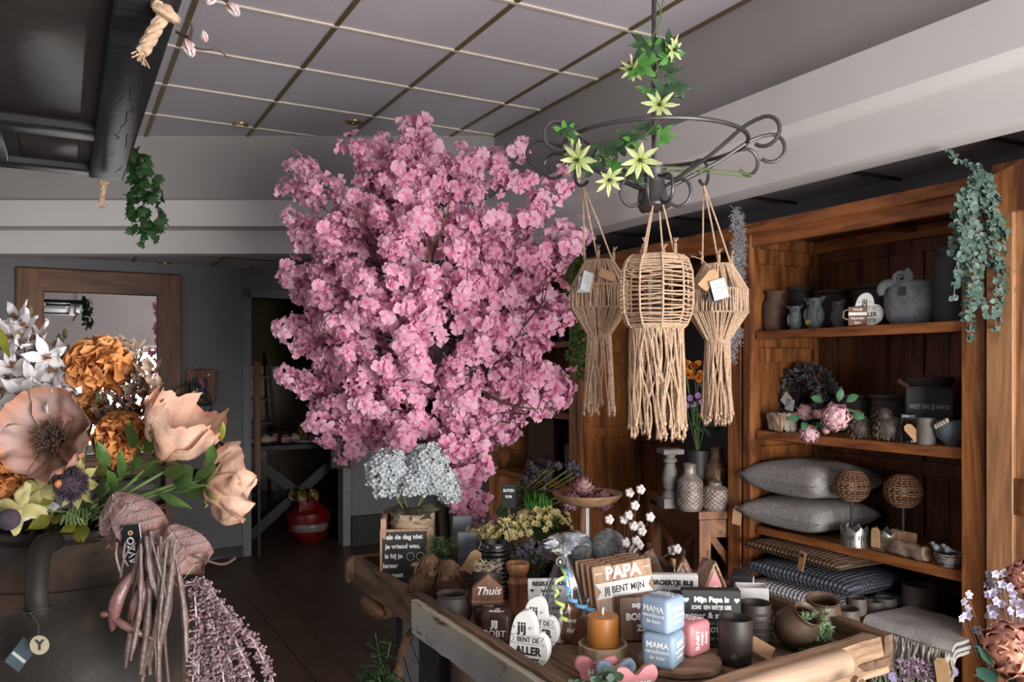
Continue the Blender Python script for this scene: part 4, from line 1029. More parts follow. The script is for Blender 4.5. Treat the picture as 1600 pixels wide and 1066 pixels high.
# slatted PAPA boards
for k in range(4):
    lab=['slatted wooden PAPA board, front one of the leaning set','slatted wooden board directly behind the front PAPA board','third slatted wooden board in the leaning PAPA set','rear slatted wooden board of the leaning PAPA set'][k]
    t=item('slatted_board',lab,'sign',985-9*k,998-4*k,ZT,0,'leaning slatted wood boards'); t.rotation_euler=(math.radians(-8),math.radians(-4),math.radians(20)); 
    for i in range(3):
        m=MB(); m.box(((i-1)*.0665,0,.114),(.0655,.008,.226-(i==1)*.006),bev=.0035); m.build('slat',M['slat'],t)
    if k==0:
        m=MB(); m.box((0,.007,.06),(.16,.006,.02)); m.box((0,.007,.16),(.16,.006,.02)); 
        objs=[text('PAPA',.050,M['letw'],t,(0,-.0046,.198),bold=.002),text('JIJ BENT MIJN',.028,M['letb'],t,(0,-.0054,.150),bold=.0004,sx=.82),text('SUPER',.056,M['letg'],t,(-.01,-.0046,.095),bold=.001),text('HELD',.045,M['letg'],t,(-.03,-.0046,.045),bold=.001)]
        joined('lettering',objs)
        m=MB(); m.prism([(-.096,.128),(.096,.128),(.080,.150),(.096,.174),(-.096,.174),(-.078,.150)],-.0048,-.0042); m.build('banner_print',M['letw'],t,smooth=False)
        m=MB(); 
        for s_ in (-1,1): m.box((s_*.080,-.0045,.202),(.022,.001,.0022)); m.prism([(s_*.088,.198),(s_*.092,.202),(s_*.088,.206)][::s_],-.0048,-.0042)
        m.build('arrow_print',M['letw'],t,smooth=False)
t=board_sign('word_board','dark brown rounded board with white words super BOMMA, leaning before the PAPA boards',1000,1003,.125,.135,.012,8,M['dwood'],[('super',.023,.0008,.0,.108,{'sx':.9}),('BOMMA',.027,.0012,.006,.073),('ZIJN',.024,.0012,.014,.040)],M['letw'],lean=6,bev=.006)
# jij bobt dice
def die2(label,p,rz,a,b_,s):
    t=thing('printed_die',label,'die',p,math.radians(rz),'dark wooden dice'); m=MB(); rcube(m,s,s*.15); m.build('body',M['ddie'],t)
    objs=[text(a,s*.30,M['letw'],t,(0,-s/2-.0004,s*.68),bold=s*.012),text(b_,s*.30,M['letw'],t,(0,-s/2-.0004,s*.36),bold=.0),text(a,s*.2,M['letw'],t,(0,.1*s,s+.0004),(0,0,0),bold=s*.008),text(b_,s*.2,M['letw'],t,(0,-.15*s,s+.0004),(0,0,0),bold=s*.008)]
    joined('lettering',objs); return t
M['ddie']=wood('dark die wood',(.022,.014,.012),(.07,.032,.022),'z',12,.4)
p=on(777,1000,ZT); p.z=ZT; die2('dark wooden die reading JIJ BOBT beside the white heart',p,-10,'JIJ','BOBT',.088)
p2=p+V((-.028,.090,0)); die2('dark wooden die standing behind the JIJ BOBT die',p2,-4,'IK','BOB',.078)
t=thing('house_tag','brown house shaped wooden sign reading Thuis','sign',p2+V((-.004,.0,.0785)),math.radians(6))
m=MB(); m.prism([(-.045,0),(.045,0),(.049,.012),(.047,.055),(.0,.098),(-.047,.055),(-.049,.012)],-.012,.012,bev=.002); m.build('board',M['dwood2'] if 'dwood2' in M else wood('warm brown',(.09,.035,.018),(.22,.10,.055),'z',9,.4),t)
text('Thuis',.035,M['letw'],t,(0,-.0125,.045),bold=.0004,shear=.35)
m=MB(); 
for z in (.012,.016): m.tube([(-.0495,-.013,z),(0,-.0145,z-.002),(.0495,-.013,z)],.0009,4)
m.build('twine_band',M['twine'],t)
# small pot with moss roll behind Thuis
t=item('moss_pot','dark pot with a pale fibre ring on top, behind the Thuis sign','pot',762,964,ZT)
m=MB(); m.lathe([(.03,0),(.042,.01),(.046,.09),(.044,.15),(.036,.155),(.001,.14)],24); m.build('pot',M['ceram'],t)
m=MB(); random.seed(3)
for k in range(160):
    a=rnd(0,6.28); r=.036+rnd(-.012,.014); q=V((r*cos(a),r*sin(a),.155+rnd(0,.018))); m.tube([q,q+V((rnd(-.014,.014),rnd(-.014,.014),rnd(-.006,.012)))],.0011,3,caps=False)
m.build('fibre_ring',plain('pale fibre',(.50,.42,.30),.9),t)
# turned wooden candlestick
t=item('candlestick','turned orange brown wooden candlestick beside the ribbed black can','candlestick',809,963,ZT)
m=MB(); m.lathe([(.001,0),(.044,0),(.046,.012),(.043,.03),(.034,.05),(.030,.075),(.033,.10),(.036,.112),(.030,.122),(.026,.130),(.030,.138),(.036,.150),(.039,.165),(.037,.175),(.030,.172),(.024,.150),(.001,.148)],30); m.build('body',M['bwood'],t)
m=MB(); m.box((.003,-.032,.075),(.0012,.012,.11)); m.build('crack',M['black'],t,smooth=False)
# cellophane gift bag
M['cello']=glassm('cellophane',(.97,.98,1),.16,.93)
t=item('gift_bag','clear cellophane gift bag tied with green and blue curling ribbon','gift bag',880,1000,ZT); t.scale=(1.3,1.15,1.17)
random.seed(8)
m=MB(); 
def cf(q,th,z):
    k=1+.035*sin(th*9+z*12)+.02*sin(th*17); return q*k
m.lathe([(.001,.002),(.05,.004),(.060,.03),(.052,.08),(.036,.14),(.022,.185),(.011,.213),(.009,.222),(.018,.24),(.032,.262)],54,R=Matrix.Diagonal((1.1,.75,1)),fn=cf); m.f=m.f[:-1]; m.m=m.m[:-1]; m.build('film',M['cello'],t,flat_ang=12)
m=MB()
for k in range(46):
    a=rnd(0,6.28); d=V((cos(a)*rnd(.1,.8),sin(a)*rnd(.1,.6),rnd(1.3,2.4))).normalized(); m.petal(V((0,0,.215)),d,(cos(a),sin(a),.3),rnd(.035,.062),.014,cup=.3,ruf=.9,seed=k)
M['cellow']=plain('crumpled cellophane',(.55,.58,.62),.2,spec=.9); M['cellow'].node_tree.nodes['Principled BSDF'].inputs['Alpha'].default_value=.4; m.build('crumpled_top',M['cellow'],t)
def curl(pts,w_,n=60,turn=7,r=.008):
    sp=smooth([V(p) for p in pts],12); m=MB(); vs=[];fs=[]; N=len(sp)
    for i,p in enumerate(sp):
        a=turn*2*pi*i/N; off=V((cos(a),sin(a)*.7,.25*sin(a)))*r*(min(1,i/6)); vs+= [p+off,p+off+V((0,0,-w_))]
    for i in range(N-1): fs.append((2*i,2*i+1,2*i+3,2*i+2))
    m.add(vs,fs); return m
cg=plain('lime ribbon',(.48,.62,.16),.3); cb=plain('blue ribbon',(.12,.36,.60),.3)
curl([(0,-.012,.222),(-.004,-.045,.18),(-.02,-.055,.14),(-.008,-.06,.11),(.0,-.06,.075)],.009,turn=4).build('green_ribbon',cg,t)
curl([(0,-.012,.222),(.006,-.045,.17),(.012,-.055,.13),(.035,-.06,.11),(.062,-.06,.10)],.009,turn=5).build('blue_ribbon',cb,t)
m=curl([(-.012,-.005,.224),(-.02,-.01,.232),(-.01,-.01,.24)],.006,turn=1); m.build('bow',cg,t)
m=MB(); m.lathe([(.001,0),(.011,0),(.012,.0015),(.011,.003),(.001,.003)],24,c=(-.008,-.022,.205),R=Matrix.Rotation(pi/2,3,'X')@Matrix.Diagonal((1,1.25,1))); q=m.build('seal_sticker',M['slate'],t)
m=MB(); m.tube([V((-.008+.009*cos(x*pi/8),-.0262,.205+.0112*sin(x*pi/8))) for x in range(17)],.0004,4); m.prism([(-.0105,.2005),(-.0055,.2005),(-.0055,.205),(-.008,.2085),(-.0105,.205)],-.0262,-.0256); m.build('seal_print',M['letw'],q,smooth=False)
# little bottle houses
def bhouse(label,px,py,base,colr,rz,s=1):
    t=item('bottle_house',label,'ornament',px,py,ZT,rz,'wooden bud vase houses')
    w_,h_,d_=.062*s,.135*s,.05*s
    m=MB(); m.prism([(-w_/2,0),(w_/2,0),(w_/2,h_),(0,h_+.062*s),(-w_/2,h_)],-d_/2,d_/2,bev=.001); m.build('body',M['slat'] if base is None else base,t)
    m=MB(); m.prism([(-w_*.42,.004),(w_*.42,.004),(w_*.42,h_*.98),(0,h_+.048*s),(-w_*.42,h_*.98)],-d_/2-.0025,-d_/2); q=m.build('painted_front',colr,t,smooth=False)
    text('home',.018*s,M['letw'],q,(0,-d_/2-.003,.085*s),(pi/2,0,0),shear=.4); hearts_on(q,[(0,h_*.95)],-d_/2-.0035,M['letw'],.016*s)
    for s_ in (-1,1):
        m=MB(); L_=.092*s; Rm=Matrix.Rotation(s_*math.radians(64),3,'Y'); c=V((s_*.019*s,0,h_+.035*s)); m.box((c.x,0,c.z),(L_,d_*1.3,.007*s),R=Rm); m.build('roof_board',wood('old roof',(.12,.06,.035),(.36,.25,.18),'x',14,.7),t)
    m=MB(); m.lathe([(.0055*s,h_+.05*s),(.0065*s,h_+.05*s),(.0065*s,h_+.105*s),(.0055*s,h_+.105*s)],14,closed=True); m.build('glass_tube',M['glass'],t)
bhouse('wooden bud vase house with pale blue front','x' if False else 1068,978,None,M['dblue'],-14); bhouse('wooden bud vase house with pink front',1108,980,None,M['dpink'],22)
bhouse('wooden bud vase house with dark reddish side, behind the wire basket',1014,955,plain('red brown',(.15,.06,.04),.6),M['dwood'],-30,.95)
# wire basket
t=item('wire_basket','black wire basket holding bottles behind the PAPA boards','basket',1030,968,ZT)
m=MB(); R1=.045
for z,r in ((.01,.036),(.07,R1),(.13,.042)): m.tube([(r*cos(x*pi/12),r*sin(x*pi/12),z) for x in range(25)],.0018,5,caps=False)
for k in range(16):
    a=k*pi/8; m.tube([(.036*cos(a),.036*sin(a),.01),(R1*cos(a),R1*sin(a),.07),(.042*cos(a),.042*sin(a),.13)],.0013,4)
m.tube([(.042*cos(x*pi/10),0,.13+.07*sin(x*pi/10)) for x in range(11)],.0018,5); m.build('wire_frame',M['black'],t)
t=item('bottle','small clear bottle with cork standing behind the wire basket','bottle',1052,950,ZT); m=MB(); m.lathe([(.001,0),(.02,0),(.022,.01),(.022,.10),(.009,.125),(.009,.15),(.007,.15)],18); m.build('body',M['glass'],t); m=MB(); m.lathe([(.001,.14),(.008,.14),(.009,.165),(.001,.165)],12); m.build('cork',M['kraft'],t)
# mugs
def mug(label,px,py,r,h,mat,rz=0,rib=False,lift=0):
    t=item('mug',label,'mug',px,py,ZT,rz,'dark stoneware mugs',lift)
    m=MB(); m.lathe([(.001,0),(r*.86,0),(r*.97,.008),(r,.03),(r,h*.45),(r*1.01,h*.46),(r*1.01,h*.97),(r*.98,h),(r*.92,h*.97),(r*.9,.012),(.001,.01)],36); m.build('body',mat,t)
    m=MB(); m.tube([V((r*.95+.028*sin(x*pi/10)*1.1,0,h*.78-h*.55*x/10)) for x in range(11)],.006,8); m.build('handle',mat,t)
    if rib:
        m=MB()
        for k in range(5): m.tube([(r*1.02*cos(x*pi/14),r*1.02*sin(x*pi/14),h*(.2+.15*k)) for x in range(29)],.004,6,caps=False)
        m.build('ribs',mat,t)
    return t
M['mug']=plain('brown black stoneware',(.035,.027,.023),.5,var=.25,sc_=20,bmp=.1)
mg1=mug('dark brown stoneware mug nearest the pale log rim',1149,1036,.046,.125,M['mug'],75)
m=MB(); m.lathe([(.001,0),(.009,0),(.009,.001),(.001,.001)],18,c=(-.046,.004,.03),R=Matrix.Rotation(-pi/2,3,'Z')@Matrix.Rotation(pi/2,3,'X')); m.build('stamp',M['ceram2'],mg1)
mug('dark ribbed stoneware mug behind the nearest mug',1180,1008,.046,.125,M['mug'],40,True)
t=item('kraft_tag_label','kraft price tag lying against the log rim of the cart','tag',1187,1034,ZT); kraft(t,V((0,-.0,.04)),(math.radians(-40),math.radians(-60),.2),1.35,'card')
# tilted pots
def pot(name,label,px,py,r,h,mat,tilt=(0,0,0),group=None,z=ZT,mouth=.62,lift=0,neck=True):
    t=item(name,label,'pot',px,py,z,0,group,lift); t.rotation_euler=tilt
    m=MB(); k=mouth
    pr=[(.001,0),(r*.5,0),(r*.8,h*.12),(r,h*.42),(r*.95,h*.65),(r*k*1.02,h*.88),(r*k,h*.92),(r*k*1.12,h*1.0),(r*k*1.08,h*1.02),(r*k*.92,h*.97),(r*k*.88,h*.9),(r*.85,h*.6),(r*.6,h*.15),(.001,h*.12)]
    m.lathe(pr,32,wob=.02); m.build('body',mat,t); return t
M['terra']=plain('fired brown clay',(.050,.032,.022),.5,var=.1,sc_=7,bmp=.25,c2=(.14,.080,.045))
pot('clay_pot','round brown clay pot lying tilted with its mouth towards the greenery',1228,1010,.062,.115,M['terra'],(math.radians(38),0,math.radians(38)),'tilted clay pots on the cart',lift=.022)
pot('clay_pot','wide mouthed brown clay pot behind the greenery',1282,985,.060,.10,M['terra'],(math.radians(12),0,0),'tilted clay pots on the cart',mouth=.75,lift=.004)
random.seed(14)
def sprigf(m,p,d):
    for k in range(3):
        a=(d*.6+V((rnd(-1,1),rnd(-1,.6),rnd(-.5,1)))).normalized(); leaf(m,p,a,(0,-1,.3),rnd(.016,.030),.0045,nl=2)
g=on(1260,1008,ZT); g.z=ZT+.03
M['sprig']=leafmat('pale green sprigs',(.13,.22,.09),(.36,.46,.27))
vine('greenery_sprig','pale green sprigs spilling out of the tilted clay pot','plant',M['sprig'],M['stemg'],[[g+V((-.01,.02,.02)),g+V((rnd(-.05,.05),rnd(-.06,0),rnd(0,.05))),g+V((rnd(-.07,.06),rnd(-.07,-.02),rnd(-.035,.09)))] for k in range(40)],.005,sprigf,g)
for (lab,px,py,r,h) in (('small dark square mouthed dish behind the front beam end',1320,975,.045,.05),('small dark round pot at the right end of the cart',1338,960,.032,.055)):
    t=item('small_pot',lab,'pot',px,py,ZT,0,'small dark pots at the cart end'); m=MB(); m.lathe([(.001,0),(r*.8,0),(r,.01),(r,h),(r*.85,h),(r*.82,.012),(.001,.01)],24); m.build('body',M['ceram'],t)
# white crate, black box, wood tray
t=board_sign('crate','small white painted wooden crate behind the mugs',1174,980,.095,.012,.07,-8,M['white'],[],M['letb'],lift=.0)
t['category']='crate'
for s_,d in ((-1,(.095,.006,.05)),(1,(.095,.006,.05))): pbox(t,'side_panel',(0,s_*.032,.085 if False else .035),d,M['white'])
for s_ in (-1,1): pbox(t,'end_panel',(s_*.045,0,.035),(.006,.06,.05),M['white'])
bx=on(1174,980,ZT)
t2=thing('crate_stand','dark wooden block under the small white crate','block',(bx.x,bx.y,ZT),-.1); pbox(t2,'block',(0,0,.035),(.10,.075,.07),M['dwood']); t.location.z=ZT+.0705
t=item('gift_box','matt black carton box with white pattern behind the white crate','box',1160,955,ZT,-20); pbox(t,'body',(0,0,.065),(.07,.11,.13),M['slate'])
m=MB(); 
for k in range(5): m.box((.0355,-.03+.014*k,.09+.006*(k%2)),(.001,.008,.04))
m.build('print',M['letw'],t,smooth=False)
# shaggy figurines and dark planter
def shaggy(label,px,py,s,rz,seed,horn=False):
    random.seed(seed); t=item('shaggy_figurine',label,'figurine',px,py,ZT,rz,'shaggy brown highland cattle figurines')
    m=MB(); m.sph((0,0,.075*s),(.055*s,.045*s,.075*s),18,12); m.sph((0,-.03*s,.15*s),(.038*s,.035*s,.042*s),16,10); m.sph((0,-.062*s,.135*s),(.018*s,.018*s,.016*s),12,8); m.build('body',plain('brown figure',(.10,.05,.025),.8),t)
    m=MB()
    for k in range(520):
        a=rnd(0,6.28); z=rnd(.0,1); 
        if k%3: c=V((0,0,.075*s)); rr=V((.057*s,.047*s,.075*s)); ph=rnd(-.6,1.4)
        else: c=V((0,-.03*s,.15*s)); rr=V((.040*s,.037*s,.044*s)); ph=rnd(-.3,1.5)
        d=V((cos(ph)*cos(a),cos(ph)*sin(a),sin(ph))); p=c+V((d.x*rr.x,d.y*rr.y,d.z*rr.z)); q=p+V((d.x*.012,d.y*.012,-.022))*s+V((rnd(-.004,.004),rnd(-.004,.004),0))
        m.tube([p,(p+q)/2+d*.004*s,q],[.0013,.0012,.0004],3,caps=False)
    m.build('fur',M['hay'],t)
    m=MB()
    for s_ in (-1,1): m=MB(); m.sph((s_*.045*s,-.03*s,.16*s),(.018*s,.006*s,.009*s),8,6); m.build('ear',M['hay'],t)
shaggy('shaggy brown highland cattle figurine nearest the black quote sign',667,950,.98,20,3); shaggy('shaggy brown highland cattle figurine behind the dark planter',705,955,.92,-15,4)
pot('planter','dark brown round planter near the painted side board',707,980,.062,.105,M['ceram'],mouth=.74)
# black quote sign
t=board_sign('quote_sign','black quote sign in a wooden frame, beginning als de dag niet',632,916,.178,.205,.012,8,M['slate'],
 [('als de dag niet',.0232,.0009,.0,.180),('je vriend was,',.0232,.0009,-.006,.146),('is hij je',.0232,.0009,-.040,.111),('leraar',.0232,.0009,-.052,.076),('geweest',.0232,.0009,-.043,.042)],M['letw'],lean=5,frame=M['slat'])
m=MB()
for x in (.022,.058): m.tube([(x+.014*cos(q*pi/10),-.0072,.108+.014*sin(q*pi/10)) for q in range(21)],.0008,4)
m.build('circle_print',M['letw'],t)
# crate with birch bark pot and hydrangeas
bp=on(638,905,ZT); bp.z=ZT
t=thing('birch_planter','birch bark planter in a wooden box, holding the white hydrangeas','planter',bp,.1)
def birch():
    m,nt,b=mk('birch bark',.7); v=coords(nt,(1,1,3)); f=nz(nt,v,14,6,.65,1); L(nt,ramp(nt,f,[(.35,(.10,.06,.04)),(.45,(.36,.25,.16)),(.7,(.55,.42,.30))]),b.inputs['Base Color']); bump(nt,b,f,.6,.005); return m
m=MB(); m.lathe([(.001,0),(.082,0),(.084,.15),(.083,.258),(.075,.258),(.074,.2),(.001,.19)],32,c=(.018,0,.0),wob=.03); m.build('bark_pot',birch(),t)
for x,y,dx,dy in ((-.09,-.0,.02,.19),(.0,.09,.19,.02)): pbox(t,'box_panel',(x,y,.125),(dx,dy,.25),M['slat'])
HO=bp+V((.01,0,.27))
M['hyd']=tint('hydrangea petals',[(0,(.12,.16,.20)),(.35,(.46,.50,.53)),(1,(.74,.73,.70))],.6,.2,nscale=30,nmix=.45,c3=(.42,.49,.55))
hy=thing('hydrangea_bouquet','bunch of pale blue white artificial hydrangeas in the birch planter','flowers',HO)
def hydhead(c,r,sq,seed,n):
    random.seed(seed); m=MB()
    for k in range(n):
        z=1-1.55*(k+.5)/n; a=k*2.39996; rr=math.sqrt(max(0,1-z*z)); d=V((rr*cos(a),rr*sin(a),z)); q_=rnd(.86,1.05); p=V(c)+V((d.x*r,d.y*r,d.z*r*sq))*q_; d=(d+V((rnd(-.4,.4),rnd(-.4,.4),rnd(-.4,.4)))).normalized()
        e=d.orthogonal().normalized(); f=d.cross(e); k0=rnd(0,6)
        for i in range(4):
            th=k0+i*pi/2; m.petal(p,(e*cos(th)+f*sin(th))+d*rnd(-.1,.5),d,.0165,.0165,cup=.1,ruf=.4,nl=2,nw=2,seed=rnd(0,50),prof=lambda x:sin(pi*min(1,x*.8+.12))**.6)
    return m
for (px,py,dy,r,sq,n) in ((608,740,0,.084,1.05,190),(668,728,0,.075,1.1,170),(688,755,-.02,.062,.95,110),(650,758,-.04,.065,.85,110),(702,772,.0,.040,1.1,50),(605,765,.0,.052,.8,70)):
    c=P(px,py,bp.y+dy)-HO; hydhead(c,r,sq,px,n).build('flower_head',M['hyd'],hy)
m=MB(); 
for k in range(9):
    a=rnd(0,6.28) if k>3 else [-2.2,-1.5,-.9,-1.3][k]; leaf(m,V((0,0,.0)),V((cos(a)*.8,sin(a)*.8,rnd(-.2,.4))),(0,-.5,1),rnd(.08,.12),.075,cup=-.4)
m.build('foliage',plain('dull leaf',(.05,.055,.03),.7,c2=(.10,.08,.05)),hy)
m=MB()
for k in range(6): m.tube([(0,0,-.05),(rnd(-.08,.08),rnd(-.03,.03),.08)],.003,5)
m.build('stem',M['stemg'],hy)
# small plant and grey frames behind
random.seed(19)
g=on(692,918,ZT); g.z=ZT
t=thing('x','x','x'); bpy.data.objects.remove(t)
M['moss']=leafmat('moss green',(.05,.09,.03),(.12,.19,.08))
pv2=vine('moss_fern','small mossy green plant beside the black quote sign','plant',M['moss'],M['stemg'],[[g+V((0,0,.0)),g+V((rnd(-.02,.02),rnd(-.02,.02),.07)),g+V((rnd(-.06,.05),rnd(-.04,.04),rnd(.08,.2)))] for k in range(30)],.006,sprigf,g)
for (lab,px,py,w_,h_,rz,mt_) in (('grey picture block standing behind the grey greenery',729,915,.07,.20,10,(.13,.14,.17)),('tall grey picture block with dark photo, rear one by the can',722,890,.075,.215,4,(.20,.22,.26)),):
    t=board_sign('picture_block',lab,px,py,w_,h_,.02,rz,plain('block face',mt_,.5),[],M['letw'],group='grey picture blocks'); m=MB(); m.box((0,-.0115,h_*.3),(w_*.9,.001,h_*.45)); m.build('photo_print',plain('dark photo',(.06,.045,.045),.5,c2=(.15,.10,.09)),t,smooth=False)
# black ribbed can with handle
t=item('ribbed_can','glossy black ribbed metal can with wire handle and kraft tag','can',772,932,ZT)
m=MB(); pr=[(.001,0),(.058,0)]
for k in range(11): z=.01+k*.016; pr+=[(.063,z),(.0635,z+.004),(.055,z+.009),(.055,z+.011)]
pr+=[(.055,.19),(.050,.195),(.046,.192),(.046,.02),(.001,.02)]
m.lathe(pr,40); m.build('body',plain('gloss black',(.012,.012,.013),.16,spec=.8),t,flat_ang=70)
m=MB(); m.tube([(.056*cos(x*pi/12),0,.19+.09*sin(x*pi/12)) for x in range(13)],.0022,6); m.build('handle',M['black'],t)
kraft(t,V((-.075,-.045,.135)),(0,math.radians(32),0),1.5)
m=MB(); m.tube([(-.055,-.04,.17),(-.045,-.03,.195),(-.05,-.01,.2)],.0012,4); m.build('tag_string',M['twine'],t)
# yellow flowers, lavender, grass
def bunch(name,label,loc,cols,n,spread,h,leafc,fs=.016,pet=6,seed=1,mat=None,nl=40):
    random.seed(seed); t=thing(name,label,'flowers',loc); st=MB(); fl_=MB(); lf=MB()
    for k in range(n):
        a=rnd(0,6.28); r=spread*math.sqrt(random.random()); top=V((r*cos(a),r*sin(a)*.7,h*rnd(.75,1.05)-r*.4)); st.tube([V((0,0,0)),top*.55+V((0,0,.02)),top],.0011,3,caps=False)
        d=V((top.x,top.y-.06,.08)).normalized(); e=d.orthogonal().normalized(); f=d.cross(e)
        for i in range(pet): th=i*2*pi/pet+rnd(-.2,.2); fl_.petal(top,e*cos(th)+f*sin(th)+d*.3,d,fs,fs*.6,cup=.2,ruf=.2,nl=2,nw=2,seed=k)
        if k*nl//n%1==0: leaf(lf,top*.6,V((rnd(-1,1),rnd(-1,1),.3)).normalized(),(0,0,1),.03,.012,nl=2)
    st.build('stem',M['stemg'],t); fl_.build('blossoms',mat,t); lf.build('leaves',leafc,t); return t
M['ylw']=tint('cream yellow petals',[(0,(.30,.20,.04)),(.5,(.60,.50,.18)),(1,(.74,.68,.38))],.6,.2)
p=on(795,905,ZT); p.z=ZT
t=thing('flower_bucket','dark bucket holding the yellow flower bunch behind the ribbed can','bucket',p); m=MB(); m.lathe([(.001,0),(.05,0),(.06,.12),(.055,.12),(.045,.01),(.001,.01)],20); m.build('body',M['ceram'],t)
bunch('yellow_flower_bunch','bunch of small cream yellow flowers, left half behind the ribbed can',p+V((-.03,-.01,.12)),None,85,.13,.115,M['moss'],.0165,6,1,M['ylw'])
p=on(850,900,ZT); p.z=ZT
t=thing('flower_bucket','dark bucket holding the yellow flower bunch beside the tiered stand','bucket',p); m=MB(); m.lathe([(.001,0),(.05,0),(.06,.12),(.055,.12),(.045,.01),(.001,.01)],20); m.build('body',M['ceram'],t)
bunch('yellow_flower_bunch','bunch of small cream yellow flowers beside the tiered stand',p+V((-.01,0,.12)),None,85,.12,.15,M['moss'],.0165,6,2,M['ylw'])
p=on(828,930,ZT); p.z=ZT
M['lav']=plain('dusty lavender',(.07,.065,.10),.8,var=.3,c2=(.14,.12,.17))
bunch('lavender_bunch','dark dusty lavender bunch in front of the yellow flowers',p,None,110,.085,.19,plain('grey leaf',(.06,.07,.07),.8),.011,4,3,M['lav'])
# two tier wooden stand
sp_=on(918,918,ZT); sp_.z=ZT
t=thing('tiered_stand','two tier wooden bowl stand with stone balls below and artichokes above','stand',sp_)
M['bowl']=wood('bowl wood',(.12,.06,.035),(.30,.17,.095),'x',7,.55)
m=MB(); m.lathe([(.001,.045),(.06,.045),(.13,.075),(.185,.125),(.192,.132),(.182,.132),(.125,.088),(.06,.06),(.001,.058)],44,wob=.015); m.build('lower_bowl',M['bowl'],t)
m=MB(); m.lathe([(.001,0),(.06,0),(.055,.02),(.03,.046),(.001,.046)],24); m.build('foot',M['bowl'],t)
m=MB(); m.tube([(-.012,.0,.055),(-.012,0,.30)],.016,12); m.build('post',M['bwood'],t)
m=MB(); m.box((-.002,-.02,.20),(.012,.003,.20)); m.build('white_strip',M['card'],t,smooth=False)
m=MB(); m.lathe([(.001,.298),(.05,.30),(.105,.318),(.127,.343),(.130,.350),(.122,.350),(.10,.332),(.05,.314),(.001,.312)],44,wob=.012); m.build('upper_dish',M['bowl'],t)
def stone():
    m,nt,b=mk('carved stone',.8); v=coords(nt); f=nz(nt,v,35,5,.6,1.5); L(nt,ramp(nt,f,[(.35,(.10,.12,.13)),(.55,(.24,.26,.26)),(.72,(.36,.27,.18))]),b.inputs['Base Color']); bump(nt,b,f,.9,.006); return m
M['stone']=stone()
for lab,px,dy,r,yy in (('carved grey stone ball, smaller one in the lower wooden bowl',902,-.02,.060,0),('carved grey stone ball with round boss, larger one in the wooden bowl',951,-.03,.066,1)):
    Y=sp_.y+dy; x=(px-800)/F*Y; q=thing('stone_ball',lab,'ball',(x,Y,ZT+.088),0,'carved stone balls')
    m=MB(); m.sph((0,0,r),r,28,18,fn=lambda d:1+.012*sin(d.z*40)*(abs(d.z)<.9)); m.build('ball',M['stone'],q)
    if yy:
        m=MB(); Rm=V((.35,-.85,.25)).to_track_quat('Z','Y').to_matrix(); 
        for rr in (.022,.031): m.tube([V((0,0,r))+Rm@V((rr*cos(x_*pi/12),rr*sin(x_*pi/12),math.sqrt(r*r-rr*rr)+.001)) for x_ in range(25)],.0028,6,caps=False)
        m.build('boss_rings',M['stone'],q)
    m=MB(); m.lathe([(.014,0),(.013,.006),(.010,.006),(.009,0)],16,c=(0,0,2*r-.002),closed=True); m.build('top_rim',M['stone'],q)
random.seed(2); m=MB()
for k in range(240):
    a=rnd(0,6.28); r=rnd(.03,.15); q=V((r*cos(a),r*sin(a),.075+.3*max(0,r-.06)+rnd(0,.02))); m.tube([q,q+V((rnd(-.03,.03),rnd(-.03,.03),rnd(-.0,.02)))],.001,3,caps=False)
o=m.build('dry_moss',plain('dry moss',(.12,.10,.05),.9),None); o.location=sp_; tag(o,'dry brown moss lining the lower wooden bowl','moss'); o['kind']='stuff'
M['art']=tint('artichoke scales',[(0,(.05,.05,.03)),(.4,(.11,.045,.06)),(1,(.26,.12,.14))],.6,0,nscale=30,nmix=.4,c3=(.30,.22,.16))
def layered(m,c,r,rows,per,L_,W_,up=(0,0,1),open_=0.25,seed=1,sq=1.0,cup=.35,ruf=.1):
    random.seed(seed); Rm=V(up).to_track_quat('Z','Y').to_matrix(); c=V(c)
    for j in range(rows):
        f=j/(rows-1) if rows>1 else 0; ph=-.75+f*1.75; n=max(3,int(per*(cos(ph)*.8+.3)))
        for i in range(n):
            a=2*pi*(i+.5*(j%2))/n+rnd(-.1,.1); d=V((cos(ph)*cos(a),cos(ph)*sin(a),sin(ph)*sq)); o=V((cos(a),sin(a),0))
            tang=V((-sin(ph)*cos(a),-sin(ph)*sin(a),cos(ph)))
            m.petal(c+Rm@(d*r*.72),Rm@(tang+o*open_*(1.2-f)),-(Rm@d)*1,L_,W_,cup=cup,ruf=ruf,nl=5,nw=4,seed=rnd(0,99))
def arti(label,px,py,Y,r,seed,up):
    p=P(px,py,Y); q=thing('artichoke',label,'artichoke',p,0,'purple artichokes in the upper dish'); m=MB(); m.sph((0,0,0),r*.75,12,8); layered(m,(0,0,0),r,6,9,r*.95,r*.8,up,.2,seed); m.build('head',M['art'],q)
    m=MB(); m.tube([V(up)*-r*.6,V(up)*-r*1.15],.004,6); m.build('stem',M['stemg'],q)
ay=sp_.y; arti('purple artichoke at the top of the pile',910,764,ay,.044,1,(.1,-.5,.8)); arti('purple artichoke lying nearest the yellow flowers',893,785,ay-.03,.040,2,(-.5,-.6,.4)); arti('purple artichoke lying nearest the cotton twigs',939,784,ay-.02,.044,3,(.5,-.5,.5))
